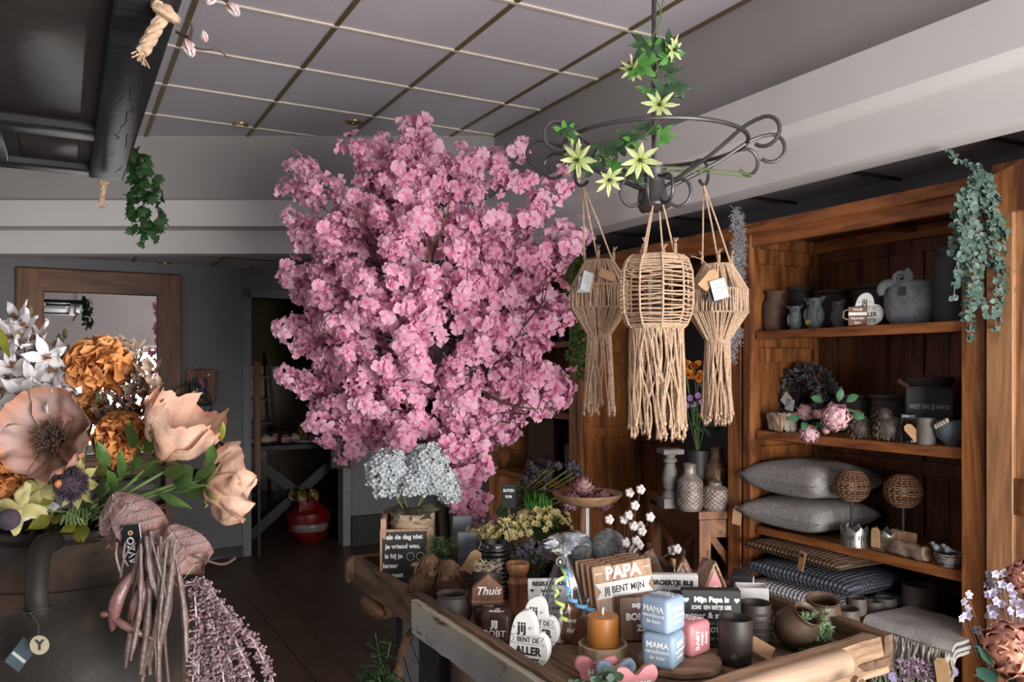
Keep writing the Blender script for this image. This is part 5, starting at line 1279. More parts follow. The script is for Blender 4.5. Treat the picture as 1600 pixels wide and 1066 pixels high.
# dark artificial tulips and grass behind the stand
random.seed(44)
tb=uv(1.62,3.30,0)
t=thing('floor_planter','dark planter behind the cart holding the dark flowers','planter',tb); m=MB(); m.lathe([(.001,0),(.10,0),(.13,.80),(.12,.80),(.11,.1),(.001,.09)],24); m.build('body',M['ceram'],t)
t=thing('dark_flower_bunch','bunch of dark plum artificial buds and green blades behind the artichokes','flowers',tb+V((0,0,.80)))
TB=tb+V((0,0,.80)); st=MB(); fl_=MB(); gr=MB()
for k in range(26):
    q=P(rnd(815,905),rnd(725,775),tb.y+rnd(-.12,.12))-TB; st.tube([V((0,0,0)),q*.5+V((0,0,.03)),q],.002,4); layered(fl_,q,.020,3,5,.032,.024,(rnd(-.3,.3),rnd(-.5,0),1),.1,k)
for k in range(26):
    q=P(rnd(825,862),775,tb.y-.12)-TB; leaf(gr,q-V((0,0,.08)),V((rnd(-.35,.35),rnd(-.3,.1),1)),(0,-1,0),rnd(.10,.15),.010)
st.build('stem',M['stemg'],t); fl_.build('blossoms',plain('plum black',(.030,.022,.028),.6,c2=(.07,.05,.06)),t); gr.build('blades',M['fresh'],t)
q=P(795,795,3.28)
t=thing('plant_stake_sign','small black sign with white capitals standing above the yellow flowers','sign',V((q.x,q.y,q.z)),-.12); pbox(t,'board',(0,0,.05),(.058,.006,.10),M['slate'])
joined('lettering',[text('BUITEN',.016,M['letw'],t,(0,-.0036,.072),bold=.0005,sx=.8),text('RUIM',.014,M['letw'],t,(0,-.0036,.048),bold=.0005,sx=.8)]); m=MB(); m.tube([(0,.002,.0),(0,.002,-(q.z-ZT)+.0)],.003,5); m.build('stake',M['slat'],t)
# cotton twigs
random.seed(23)
co=on(985,935,ZT); co.z=ZT
t=thing('cotton_branch','dry brown twigs with white cotton bolls beside the tiered stand','flowers',co)
st=MB(); bolls=[(984,770),(1001,765),(992,790),(983,805),(975,812),(1016,808),(952,812),(990,822),(1000,822),(1003,830),(978,848),(994,845),(988,858),(999,852),(1058,858),(1050,860)]
for k,(px,py) in enumerate(bolls):
    q=P(px,py,co.y+(rnd(-.03,.03)))-co; st.tube(smooth([V((0,0,0)),V((q.x*.3-.01,0,q.z*.5)),q],4),.0018,5)
    m=MB(); 
    for i in range(5): a=i*1.256; m.sph(q+V((cos(a)*.008,sin(a)*.005,sin(a)*.008)),.0095,8,6)
    o=m.build('cotton_boll',plain('cotton white',(.62,.58,.56),.95,bmp=.6) if k==0 else bpy.data.materials['cotton white'],t)
    m=MB(); 
    for i in range(4): a=i*1.57+.4; leaf(m,q,V((cos(a),.2,sin(a))),(0,-1,0),.019,.009,cup=.6,nl=3)
    m.build('husk',M['twig'],o)
st.build('twig',M['twig'],t)
# shaped signs and the greenery nearest the camera
def bow(label,px,py,w_,h_,mat,tx,rz,lift=.0):
    t=item('butterfly_sign',label,'sign',px,py,ZT,rz,'butterfly shaped wooden signs',lift); 
    out=[(-.5,.62),(-.42,.95),(-.2,.92),(0,.66),(.2,.92),(.42,.95),(.5,.62),(.38,.30),(.30,0),(-.30,0),(-.38,.30)]
    pts=[V((x*w_,z*h_,0)) for x,z in out[::-1]]; sp=smooth(pts+[pts[0]],4)[:-1]
    m=MB(); m.prism([(p.x,p.y) for p in sp],-.006,.006,bev=.001); m.build('board',mat,t)
    if tx: text(tx,h_*.36,M['letw'],t,(0,-.0066,h_*.32),bold=.0006)
    m=MB(); m.prism([(p.x,p.y) for p in sp],.0062,.010); m.build('wood_back',M['slat'],t); return t
bow('pink butterfly shaped sign in front of the orange candle',932,1062,.115,.062,M['dpink'],'HUIS',4); bow('pale blue butterfly shaped sign overlapping the pink one',962,1068,.105,.062,M['dblue'],'',10); bow('pink butterfly shaped sign reading HUISJE by the log rim',993,1086,.115,.075,M['dpink'],'HUISJE',14)
random.seed(66)
g=on(930,1100,ZT); g.z=ZT
def eucb(m,p,d):
    for s_ in (-1,1):
        a=V((s_*rnd(.5,1),rnd(-.4,.4),rnd(-.1,.8))).normalized(); r=rnd(.018,.026); m.petal(p,a,(rnd(-.4,.4),-1,.2),r,r*.9,cup=.2,nl=3,nw=2)
vine('eucalyptus_sprig','small green eucalyptus sprigs in front of the butterfly signs','plant',leafmat('euc mix',(.05,.09,.05),(.11,.16,.11)),M['stemg'],[[g,g+V((rnd(-.03,.03),0,.03)),g+V((rnd(-.07,.05),rnd(-.03,.02),rnd(.03,.075)))] for k in range(13)],.012,eucb,g)
# ================= things in the cabinets
def upt(px,u,z): r=(px-800)/F; Y=u/(r*CA+SA); return V((r*Y,Y,z))
S1,S2,S3,S4=1.770,1.312,.873,.57
def ci(name,label,cat,px,du,z,rz=0,group=None,lift=.0005): p=upt(px,2.8+du,z+lift); return thing(name,label,cat,p,RZ-pi/2+math.radians(rz),group)
# local frame of a cabinet thing: -y faces the camera side of the room, x runs along the shelf to the right
def lath(t,pr,mat,n=30,name='body',wob=0,c=(0,0,0),closed=False): m=MB(); m.lathe(pr,n,c=c,wob=wob,closed=closed); return m.build(name,mat,t)
def opening(r,h,thk=.008): return [(r,h),(r-thk,h),(r-thk,.02),(.001,.018)]
M['rust']=plain('rusty brown ceramic',(.035,.026,.024),.7,var=.2,sc_=14,bmp=.5,c2=(.16,.085,.055))
M['dpot']=plain('charcoal pot',(.040,.032,.030),.75,var=.25,sc_=14,bmp=.3)
M['slateg']=plain('blue grey stone',(.095,.11,.12),.75,var=.2,sc_=26,bmp=.6,c2=(.19,.215,.23))
M['owl']=plain('owl grey',(.10,.12,.13),.7,var=.2,sc_=50,bmp=.4)
t=ci('vase','brown rusty vase with flared rim at the left end of the top shelf','vase',1210,.13,S1)
lath(t,[(.001,0),(.046,0),(.056,.03),(.058,.09),(.054,.13),(.040,.152),(.038,.165),(.050,.182),(.049,.186),(.034,.168),(.032,.1),(.001,.09)],M['rust'],wob=.02)
for lab,px,du,r,h in (('dark pot with wide rim behind the left owls on the top shelf',1248,.32,.075,.215),('dark pot with wide rim behind the middle owl on the top shelf',1300,.32,.08,.185),('dark pot with wide rim behind the white heart on the top shelf',1365,.33,.088,.19)):
    t=ci('rimmed_pot',lab,'pot',px,du,S1,0,'dark rimmed pots on the top shelf'); lath(t,[(.001,0),(r*.75,0),(r*.9,h*.1),(r*.97,h*.6),(r*.9,h*.88),(r*1.02,h*.94),(r*1.02,h)]+opening(r*.95,h),M['dpot'])
def owl(lab,px,du,s,rz,z=S1,tagd=False):
    t=ci('owl_figurine',lab,'figurine',px,du,z,rz,'grey ceramic owls'); m=MB()
    m.lathe([(.001,.006),(.026,.006),(.036,.03),(.037,.06),(.030,.088),(.026,.098),(.028,.112),(.031,.122),(.001,.118)],24,R=Matrix.Scale(s,3),fn=lambda q,th,z: q*(1+.015*sin(th*22)))
    m.v=[V((p.x,p.y*.85,p.z)) for p in m.v]
    m.build('body',M['owl'],t)
    m=MB()
    for s_ in (-1,1):
        m.prism([(s_*.010*s,.112*s),(s_*.046*s,.128*s),(s_*.026*s,.104*s)][::s_],-.012*s,.012*s)
        m.sph((s_*.030*s,-.004*s,.052*s),(.012*s,.022*s,.034*s),10,8)
    m.build('wings_and_ears',M['owl'],t)
    m=MB()
    for s_ in (-1,1): m.tube([V((s_*.010*s+.008*s*cos(a*pi/6),-.0235*s,.102*s+.008*s*sin(a*pi/6))) for a in range(13)],.0018*s,5); m.sph((s_*.010*s,-.024*s,.102*s),.003*s,6,5)
    m.sph((0,-.026*s,.092*s),(.003*s,.005*s,.006*s),6,5)
    for s_ in (-1,1): m.sph((s_*.012*s,-.010*s,.004*s),(.010*s,.014*s,.0045*s),8,5)
    m.build('face_and_feet',M['owl'],t)
    if tagd:
        m=MB(); m.lathe([(.001,0),(.013,0),(.013,.002),(.001,.002)],20,c=(-.008,-.036,.03),R=Matrix.Rotation(pi/2,3,'X')); m.build('round_tag',plain('gold tag',(.35,.30,.12),.4,.3),t)
owl('small grey ceramic owl nearest the rusty vase',1243,.09,.86,20); owl('largest grey ceramic owl with a round gold tag',1273,.10,1.1,5,tagd=True); owl('darker grey ceramic owl nearest the small kraft sign',1311,.12,.92,-20)
t=heart_block('heart_sign','white heart sign on the top shelf behind the small brown slatted sign',upt(1358,2.8+.085,S1+.001),.135,.02,RZ-pi/2+math.radians(38),M['white'],HL,M['letb'],wx=.95); hextra(t,.135,.02,M['letb'])
t=thing('slatted_sign','small brown slatted sign with rope loop in front of the white heart','sign',upt(1340,2.8+.045,S1+.001),RZ-pi/2+math.radians(38))
for i in range(2): pbox(t,'slat',((i-.5)*.036,0,.04),(.035,.008,.078),M['dwood'] if i<0 else plain('brown slat',(.20,.10,.06),.6),.002)
joined('lettering',[text('THUIS',.013,M['letw'],t,(0,-.0046,.066),bold=.0004),text('WIJ SAMEN',.010,M['letw'],t,(0,-.0046,.03),bold=.0003),text('ZIJN',.013,M['letw'],t,(0,-.0046,.012),bold=.0003)]); 
m=MB(); m.box((0,-.0045,.049),(.068,.001,.012)); m.build('banner_print',M['letw'],t,smooth=False)
m=MB(); m.tube([(-.036,0,.068),(-.052,-.004,.06),(-.055,-.004,.035),(-.036,-.002,.025)],.0022,6); m.build('rope_loop',M['twine'],t)
t=ci('stone_vase','large round blue grey stone vase with a snail on its shoulder','vase',1424,.16,S1,30)
lath(t,[(.001,0),(.07,0),(.092,.03),(.100,.08),(.099,.12),(.088,.158),(.070,.172),(.055,.174)]+[(.05,.17),(.05,.12),(.001,.11)],M['slateg'])
m=MB(); 
for k in range(40):
    a=k*.34; r=.004+.0085*(k/40)*3.1; m.sph((-.035+.0,-.045,.178),.001,4,3) if k==0 else None
sp2=[V((-.030+(.003+.0075*a/pi)*cos(a)*1.0,-.062,.182+(.003+.0075*a/pi)*sin(a))) for a in [x*.35 for x in range(40)]]
m.tube(sp2,[.0035+.00022*i for i in range(40)],8); q=m.build('snail_shell',M['slateg'],t)
m=MB(); m.tube(smooth([V((-.025,-.055,.150)),V((-.06,-.055,.165)),V((-.090,-.05,.160)),V((-.105,-.05,.140)),V((-.100,-.05,.118))],4),[.010+.009*sin(pi*i/17) for i in range(17)],10); m.build('snail_body',M['slateg'],t)
m=MB(); m.box((-.022,-.098,.128),(.026,.002,.034)); q=m.build('label',M['black'],t,smooth=False)
t=ci('vase','tall dark blue grey vase at the right end of the top shelf','vase',1488,.17,S1); lath(t,[(.001,0),(.058,0),(.066,.02),(.066,.22),(.060,.245),(.050,.262),(.054,.285),(.045,.285),(.045,.05),(.001,.04)],plain('ink blue ceramic',(.035,.042,.05),.6,var=.3,sc_=12,bmp=.3))
# --- second shelf
random.seed(71)
w0=upt(1262,2.8+.26,S2+.001); t=thing('feather_wreath','dark grey feathery wreath lying against the cabinet back, with white tags','wreath',w0,RZ-pi/2)
m=MB()
for k in range(620):
    a=rnd(0,2*pi); b_=rnd(0,2*pi); R1_,r1=.115,.042; o=V((cos(a),0,sin(a))); p=V((R1_*cos(a),0,.155+R1_*sin(a)*.85))+o*r1*cos(b_)*.6+V((0,r1*sin(b_)*.8,0)); d=(o*cos(b_)+V((0,sin(b_),0))+V((rnd(-.7,.7),0,rnd(-.2,.7)))).normalized()
    leaf(m,p,d,(0,-1,.2),rnd(.03,.05),.026,nl=2)
m.build('feathers',plain('grey feather',(.055,.055,.06),.9,c2=(.13,.13,.14)),t)
for x,z,r in ((-.03,.14,.7),(-.01,.115,.2)): tagcard(t,V((x-.02,-.085,z)),.05,.055,M['card'],(0,r,0),'paper_tag',3)
# wooden slat hedgehog bowl in glass
t=ci('driftwood_bowl','bowl of white and brown wood slivers at the left end of the second shelf','bowl',1222,.10,S2,0)
m=MB(); random.seed(5)
for k in range(30):
    a=2*pi*k/30; Rm=Matrix.Rotation(a,3,'Z')@Matrix.Rotation(rnd(-.35,.35),3,'X')@Matrix.Rotation(rnd(-.1,.25),3,'Y'); m.box((cos(a)*.062,sin(a)*.055,.042),(.008,.020,rnd(.06,.09)),R=Rm,bev=.001)
m.build('slivers',plain('bleached wood',(.16,.10,.06),.8,c2=(.52,.46,.40),sc_=22),t); lath(t,[(.001,.002),(.055,.002),(.058,.05),(.052,.05),(.05,.01),(.001,.008)],M['dpot'],name='inner_bowl')
m=MB()
for k,(x,r) in enumerate(((.035,.55),(.06,.05))): m.box((x,-.075,.04),(.012,.003,.075),R=Matrix.Rotation(-r,3,'Y'))
m.build('orange_slivers',M['pinel'],t)
M['peony']=tint('peony petals',[(0,(.30,.08,.12)),(.45,(.55,.25,.30)),(1,(.80,.58,.60))],.6,.25,nscale=30,nmix=.3,c3=(.45,.16,.22))
pb=upt(1300,2.8+.02,S2+.03)
t=thing('peony_bunch','bunch of dusty pink artificial peonies hanging over the front of the second shelf','flowers',pb)
def peony(par,c,r,up,seed,mat,name='flower',rows=5,per=8):
    m=MB(); layered(m,c,r,rows,per,r*.95,r*.95,up,.28,seed,cup=.5,ruf=.22); Rm=V(up).to_track_quat('Z','Y').to_matrix(); random.seed(seed)
    for k in range(12): a=k*2.4; o=V((cos(a),sin(a),0))*r*.33*math.sqrt(k/12); m.petal(V(c)+Rm@(o+V((0,0,r*.35))),Rm@(V((0,0,1))+o*4),Rm@(-V((cos(a),sin(a),.01))),r*.62,r*.6,cup=.3,ruf=.25,nl=4,seed=k)
    return m.build(name,mat,par)
for k,(px,py,r,Y,up) in enumerate(((1304,653,.056,3.10,(-.2,-.9,.2)),(1264,678,.040,3.20,(-.3,-.9,.0)),(1256,646,.034,3.25,(.2,-.7,.4)),(1275,648,.020,3.22,(.3,-.6,.3)),(1290,672,.016,3.12,(.2,-.9,-.3)))):
    peony(t,P(px,py,Y)-pb,r,up,k,M['peony'])
m=MB(); lf=MB()
for q in ((1304,653,3.13),(1264,678,3.22),(1256,646,3.27)): m.tube(smooth([P(q[0],q[1],q[2])-pb,P(1310,640,3.25)-pb,P(1350,648,3.2)-pb],4),.003,5)
for px,py,d in ((1287,628,(-.8,-.2,.4)),(1322,628,(.7,-.2,.5)),(1250,652,(-.9,-.3,-.1)),(1275,660,(.5,-.4,-.4)),(1310,628,(.2,-.3,1)),(1262,660,(-.4,-.5,-.2)),(1330,650,(1,-.2,0))): leaf(lf,P(px,py,3.17)-pb,d,(0,-1,.4),.06,.03,cup=-.2)
m.build('stem',M['stemg'],t); lf.build('foliage',leafmat('peony leaves',(.02,.06,.03),(.05,.14,.06)),t)
for lab,px,du,r,h in (('dark rimmed pot behind the pink peonies',1335,.30,.085,.17),('dark rimmed pot behind the woven birds',1392,.28,.085,.175)):
    t=ci('rimmed_pot',lab,'pot',px,du,S2,0,'dark rimmed pots on the second shelf'); lath(t,[(.001,0),(r*.75,0),(r*.9,h*.1),(r*.95,h*.6),(r*.86,h*.85),(r*1.02,h*.94),(r*1.02,h)]+opening(r*.95,h),M['dpot'])
def fbird(lab,px,du,s,rz,seed):
    random.seed(seed); t=ci('woven_bird',lab,'figurine',px,du,S2,rz,'brown woven bird figurines')
    m=MB(); m.sph((0,0,.042*s),(.045*s,.05*s,.042*s),16,11); m.sph((-.012*s,-.012*s,.085*s),(.027*s,.027*s,.026*s),14,9); m.tube([(-.030*s,-.03*s,.085*s),(-.05*s,-.045*s,.08*s)],[.007*s,.001],6); m.build('body',M['ceram'],t)
    m=MB()
    for k in range(330):
        a=rnd(0,6.28); ph=rnd(-.9,1.5); h_=k%4==0
        c,rr=(V((-.012*s,-.012*s,.085*s)),V((.028,.028,.027))*s) if h_ else (V((0,0,.042*s)),V((.046,.051,.043))*s)
        d=V((cos(ph)*cos(a),cos(ph)*sin(a),sin(ph))); p=c+V((d.x*rr.x,d.y*rr.y,d.z*rr.z)); m.tube([p,p+d*.003+V((rnd(-.008,.008),rnd(-.008,.008),-.010))],[.0009,.0004],3,caps=False)
    m.build('fibre_coat',plain('fibre',(.16,.11,.07),.9,c2=(.36,.28,.19),sc_=60),t); 
    m=MB(); m.tube([(.03*s,.03*s,.06*s),(.06*s,.055*s,.075*s)],[.014*s,.004*s],8); m.build('tail',M['hay'],t)
fbird('brown woven bird nearest the pink peonies',1346,.06,1.05,15,1); fbird('brown woven bird beside the glass lantern',1390,.06,1.15,-25,2)
t=ci('sign_pot','dark pot with pinkish label behind the black shelf sign','pot',1450,.27,S2,0); lath(t,[(.001,0),(.085,0),(.088,.225),(.095,.235),(.095,.25)]+opening(.086,.25),M['dpot']); m=MB(); m.box((-.04,-.098,.225),(.055,.002,.018),R=Matrix.Rotation(.45,3,'Y')); m.build('label',plain('pink label',(.16,.07,.06),.7),t,smooth=False)
t=ci('word_board','black board reading Weet dat je van behind the grey mug','sign',1452,.17,S2,38); pbox(t,'board',(0,0,.105),(.165,.012,.21),M['slate']); m=MB(); m.box((0,-.0065,.211),(.166,.014,.003)); m.build('wood_edge',M['dwood'],t)
text('WEET DAT JE VAN O',.024,plain('chalk letters',(.45,.45,.44),.7),t,(0,-.0068,.135),sx=.62,bold=.0003)
t=ci('glass_lantern','small clear glass lantern with a kraft tag beside the grey mug','lantern',1425,.06,S2,20)
m=MB()
for x in (-.03,.03):
    for y in (-.03,.03): m.tube([(x,y,0),(x,y,.11)],.0022,5)
for z in (.002,.11): m.tube([(-.03,-.03,z),(.03,-.03,z),(.03,.03,z),(-.03,.03,z),(-.03,-.03,z)],.0022,5,caps=False)
m.build('frame',M['iron'],t); m=MB(); m.box((0,0,.056),(.056,.056,.105)); m.build('panes',M['glass'],t,smooth=False); kraft(t,V((.015,-.05,.045)),(0,math.radians(-42),0),1.25)
t=ci('mug','grey stoneware mug with tapered side in front of the black shelf sign','mug',1447,.05,S2,0); lath(t,[(.001,0),(.031,0),(.033,.004),(.035,.10)]+opening(.035,.10,.004),plain('warm grey stoneware',(.13,.115,.105),.6,var=.15)); m=MB(); m.tube([V((-.033-.022*sin(x*pi/8),0,.085-.06*x/8)) for x in range(9)],.004,7); m.build('handle',M['ceram2'],t)
t=ci('bowl','blue grey round bowl with cream beads at the right end of the second shelf','bowl',1488,.08,S2,0); lath(t,[(.001,0),(.022,0),(.024,.006),(.05,.03),(.060,.06),(.056,.092),(.052,.092),(.054,.06),(.02,.012),(.001,.01)],plain('blue grey glaze',(.10,.13,.15),.35,var=.2)); 
m=MB()
for k in range(5): m.sph((-.028+.012*k,-.055-.002*k,.072+.006*k),(.008,.006,.010),8,6)
m.build('beads',plain('cream beads',(.5,.42,.32),.5),t)
# --- third shelf: cushions, rattan lamps, crowns
def cushion(name,lab,p,w_,d_,h_,mat,rz,grp,seed=1,tilt=(0,0),cat='cushion'):
    t=thing(name,lab,cat,p,(tilt[0],tilt[1],rz),grp); N=20; vs=[];fs=[];m=MB()
    for sgn in (1,-1):
        for i in range(N+1):
            for j in range(N+1):
                x=2*i/N-1; y=2*j/N-1; e=(1-abs(x)**2.6)*(1-abs(y)**2.6); z=max(0,e)**.42
                pin=1-.09*(1-abs(x)**2)*abs(y)**3; pin2=1-.09*(1-abs(y)**2)*abs(x)**3
                vs.append(V((x*w_/2*pin2,y*d_/2*pin,h_/2+sgn*z*h_/2*(1+.10*noise.noise(V((x*2,y*2,seed)))))))
    K=(N+1)**2
    for i in range(N):
        for j in range(N):
            a=i*(N+1)+j; fs.append((a,a+N+1,a+N+2,a+1)); b_=K+a; fs.append((b_,b_+1,b_+N+2,b_+N+1))
    m.add(vs,fs); m.build('cover',mat,t); return t
def fabric(name,c,c2,s=260,st=.8,knit=False):
    m,nt,b=mk(name,.92,0,.2); v=coords(nt)
    if knit:
        w1=nt.nodes.new('ShaderNodeTexVoronoi'); w1.inputs['Scale'].default_value=s; w1.inputs['Randomness'].default_value=.12; L(nt,v,w1.inputs['Vector']); h=w1.outputs['Distance']; L(nt,ramp(nt,h,[(.15,c2),(.6,c)]),b.inputs['Base Color'])
        inv=nt.nodes.new('ShaderNodeMath'); inv.operation='SUBTRACT'; inv.inputs[0].default_value=1; L(nt,h,inv.inputs[1]); bump(nt,b,inv.outputs[0],st,.012)
    else:
        f=nz(nt,v,s,3,.7); L(nt,ramp(nt,f,[(.35,c),(.65,c2)]),b.inputs['Base Color']); bump(nt,b,f,st,.004)
    return m
M['linen']=fabric('grey linen',(.20,.19,.185),(.42,.40,.39),130,1)
cu=lambda px,du,z: upt(px,2.8+du,z)
c1=cushion('cushion','grey linen cushion, lower one of the pair on the third shelf',cu(1262,.16,S3+.002),.46,.44,.145,M['linen'],RZ-pi/2+.03,'grey linen cushions',1)
c2=cushion('cushion','grey linen cushion, upper one of the pair on the third shelf',cu(1266,.16,S3+.150),.46,.44,.165,M['linen'],RZ-pi/2-.05,'grey linen cushions',2)
kraft(c1,V((-.235,-.2,.04)),(0,.1,.3),1.6)
def wicker():
    m,nt,b=mk('wicker',.6); v=coords(nt); wv=nt.nodes.new('ShaderNodeTexWave'); wv.bands_direction='Z'; wv.inputs['Scale'].default_value=70; wv.inputs['Distortion'].default_value=2; wv.inputs['Detail Scale'].default_value=3; L(nt,v,wv.inputs[0]); L(nt,ramp(nt,wv.outputs['Fac'],[(.2,(.07,.03,.015)),(.7,(.42,.22,.11))]),b.inputs['Base Color']); bump(nt,b,wv.outputs['Fac'],.9,.005); return m
M['wick']=wicker()
for lab,px,du in (('table lamp with woven rattan ball shade, beside the grey cushions',1331,.07),('table lamp with woven rattan ball shade, farther from the cushions',1411,.12)):
    t=ci('rattan_lamp',lab,'lamp',px,du,S3,0,'rattan ball lamps'); h0=.175; R1=.070
    lath(t,[(.001,0),(.04,0),(.04,.008),(.008,.012),(.006,.02),(.006,h0),(.001,h0)],M['black'],name='base')
    m=MB(); ns=18
    for i in range(15):
        ph=-1.15+2.3*i/14
        pts=[]
        for k in range(73):
            a=2*pi*k/72; r=R1*cos(ph)*(1+.035*(1 if (int(k/2)%2)==(i%2) else -1)); pts.append(V((r*cos(a),r*sin(a),h0+R1*.92+R1*.95*sin(ph))))
        m.tube(pts,.0036,5,caps=False)
    m.build('shade_weave',M['wick'],t)
    m=MB()
    for k in range(ns): a=2*pi*k/ns; m.tube([V((R1*.985*cos(p_)*cos(a),R1*.985*cos(p_)*sin(a),h0+R1*.92+R1*.95*sin(p_))) for p_ in [-1.2+.24*q for q in range(11)]],.004,5)
    m.build('shade_ribs',M['wick'],t)
    m=MB(); m.sph((0,0,h0+.06),.022,10,8); m.build('bulb',M['white'],t)
m=MB(); m.box((0,0,0),(.02,.001,.025)); 
def crown(lab,px,du,rz):
    t=ci('crown_tealight_holder',lab,'candle holder',px,du,S3,rz,'house shaped metal tealight holders'); m=MB(); n=72; r=.052; vs=[];fs=[]
    for k in range(n):
        a=2*pi*k/n; ph=(k%9)/9; top=.062+.018*(1-abs(ph*2-1)*1.0)+(.006 if k%9 in(4,) else 0)
        for z in (0,.006,.03,.05,top): vs.append(V((r*(1+.04*z/.07)*cos(a),r*(1+.04*z/.07)*sin(a),z)))
    for k in range(n):
        for j in range(4):
            if j==2 and k%9 in (2,4,6) : continue
            if j==1 and k%9 in (4,): continue
            a=k*5+j; b_=((k+1)%n)*5+j; fs.append((a,b_,b_+1,a+1))
    m.add(vs,fs); m.build('pierced_wall',plain('silver tin',(.42,.40,.38),.35,.85,bmp=.3),t); lath(t,[(.001,0),(.052,0),(.053,.008),(.05,.008),(.001,.004)],bpy.data.materials['silver tin'],name='base')
    lath(t,[(.001,.006),(.019,.006),(.019,.022),(.001,.020)],M['white'],18,'tealight')
crown('silver house shaped tealight holder, front one beside the cushions',1335,.045,0); crown('silver house shaped tealight holder behind the driftwood log',1384,.10,10)
t=ci('driftwood_candle','split driftwood log lying on the third shelf with a kraft tag','ornament',1412,.05,S3,-6)
m=MB(); m.tube([V((-.105+.21*i/12,.004*sin(i),.028+.003*sin(i*1.7))) for i in range(13)],[.028+.003*noise.noise(V((i*.8,0,0))) for i in range(13)],10); m.build('log',wood('driftwood',(.12,.075,.045),(.36,.27,.20),'x',9,.8,bmp=1),t); pbox(t,'back_block',(-.035,.04,.045),(.11,.02,.085),M['slat']); kraft(t,V((-.105,-.034,.055)),(0,0,.1),1.4)
t=ci('nest_bowl','small grey twig nest bowl with two birds at the right end of the third shelf','bowl',1484,.05,S3,0)
m=MB(); random.seed(4)
for k in range(60):
    a0=rnd(0,6.28); z=rnd(.004,.052); r=.030+.022*sin(min(1,z/.05)*1.4); m.tube([V(((r+rnd(-.003,.003))*cos(a0+q*.22),(r+rnd(-.003,.003))*sin(a0+q*.22),z+rnd(-.002,.002))) for q in range(9)],.0022,4)
m.build('twigs',plain('grey twig',(.12,.105,.09),.8,c2=(.26,.23,.20)),t); lath(t,[(.001,0),(.03,0),(.046,.045),(.04,.045),(.001,.01)],M['dpot'],name='inner_bowl')
for x,rz in ((-.035,.4),(.008,-.4)):
    m=MB(); m.sph((x,-.03,.068),(.014,.012,.013),10,8); m.sph((x-.010,-.034,.080),.008,8,6); m.tube([(x-.016,-.036,.080),(x-.024,-.038,.078)],[.003,.0005],5); m.tube([(x+.01,-.028,.068),(x+.03,-.024,.064)],[.007,.002],6); m.build('bird',M['slateg'],t)
# --- fourth shelf
z=S4+.001
M['knitw']=fabric('knit cream',(.36,.35,.36),(.74,.72,.72),46,1,True); M['knitb']=fabric('knit blue grey',(.05,.058,.075),(.19,.21,.25),46,1,True); M['knitn']=fabric('knit brown',(.085,.05,.03),(.27,.175,.11),46,1,True)
cushion('cushion','cream textured cushion at the bottom of the pile below the third shelf',cu(1290,.15,z),.60,.44,.085,M['knitw'],RZ-pi/2,'textured cushions in a pile',3)
cushion('cushion','blue grey textured cushion in the middle of the pile',cu(1290,.14,z+.082),.58,.44,.10,M['knitb'],RZ-pi/2+.04,'textured cushions in a pile',4,(0,0))
c3=cushion('cushion','brown textured cushion with leather tag at the top of the pile',cu(1282,.14,z+.184),.56,.42,.078,M['knitn'],RZ-pi/2-.04,'textured cushions in a pile',5,(0,.0))
m=MB(); m.box((.10,-.215,.035),(.032,.004,.085),R=Matrix.Rotation(.25,3,'Y'),bev=.001); q=m.build('leather_tag',plain('tan leather',(.36,.19,.09),.6),c3); m=MB(); m.lathe([(.001,0),(.008,0),(.008,.002),(.001,.002)],14,c=(.106,-.2175,.06),R=Matrix.Rotation(pi/2,3,'X')); m.build('rivet',M['black'],q)
for lab,px,du,r,h in (('largest dark round planter at the right of the bottom pile',1437,.24,.068,.155),('grey brown round planter in front of the largest dark planter',1383,.13,.045,.10),('small dark planter beside the cream cushion',1350,.06,.040,.075),('small grey brown planter between the other small ones',1366,.075,.036,.09)):
    t=ci('planter',lab,'planter',px,du,S4,0,'round stone planters on the lower shelf'); lath(t,[(.001,0),(r*.85,0),(r,h*.3),(r,h*.85),(r*.93,h)]+opening(r*.93,h,.009),M['ceram'] if px==1350 else M['ceram2'])
# folded fringed throw over the shelf edge
th0=upt(1437,2.8-.02,S4+.004); t=thing('fringed_throw','folded light grey throw with long fringe hanging over the lower shelf edge','throw',th0,RZ-pi/2)
M['throw']=fabric('throw grey',(.30,.285,.275),(.46,.44,.42),160)
def sheet(name,w_,depth,zt,drop,seed,thk=.012,y0=.20):
    N=26; Kk=18; vs=[];fs=[]; m=MB()
    for s_ in (1,0):
        for i in range(N+1):
            for j in range(Kk+1):
                x=-w_/2+w_*i/N; f=j/Kk
                if f<.7: y=y0-(depth)*f/.7; zz=zt
                else: a=(f-.7)/.3; y=y0-depth-.028*sin(a*pi/2); zz=zt-drop*a
                zz+=.004*noise.noise(V((x*9,f*4,seed)))+(0 if s_ else -thk); y+=.008*noise.noise(V((x*14,f*2,seed+4)))+(0 if s_ else (thk*max(0,(f-.7)/.3)))
                vs.append(V((x,y,zz)))
    K=(N+1)*(Kk+1)
    for i in range(N):
        for j in range(Kk):
            a=i*(Kk+1)+j; fs.append((a,a+1,a+Kk+2,a+Kk+1)); b_=K+a; fs.append((b_,b_+Kk+1,b_+Kk+2,b_+1))
    for j in range(Kk):
        for i in (0,N): a=i*(Kk+1)+j; fs.append((a,K+a,K+a+1,a+1))
    for i in range(N):
        for j in (0,Kk): a=i*(Kk+1)+j; fs.append((a,a+Kk+1,K+a+Kk+1,K+a))
    m.add(vs,fs); return m.build(name,M['throw'],t)
sheet('folded_cloth',.36,.26,.075,.03,1); sheet('folded_cloth',.37,.26,.055,.035,5); sheet('folded_cloth',.36,.25,.035,.04,9)
m=MB(); random.seed(10)
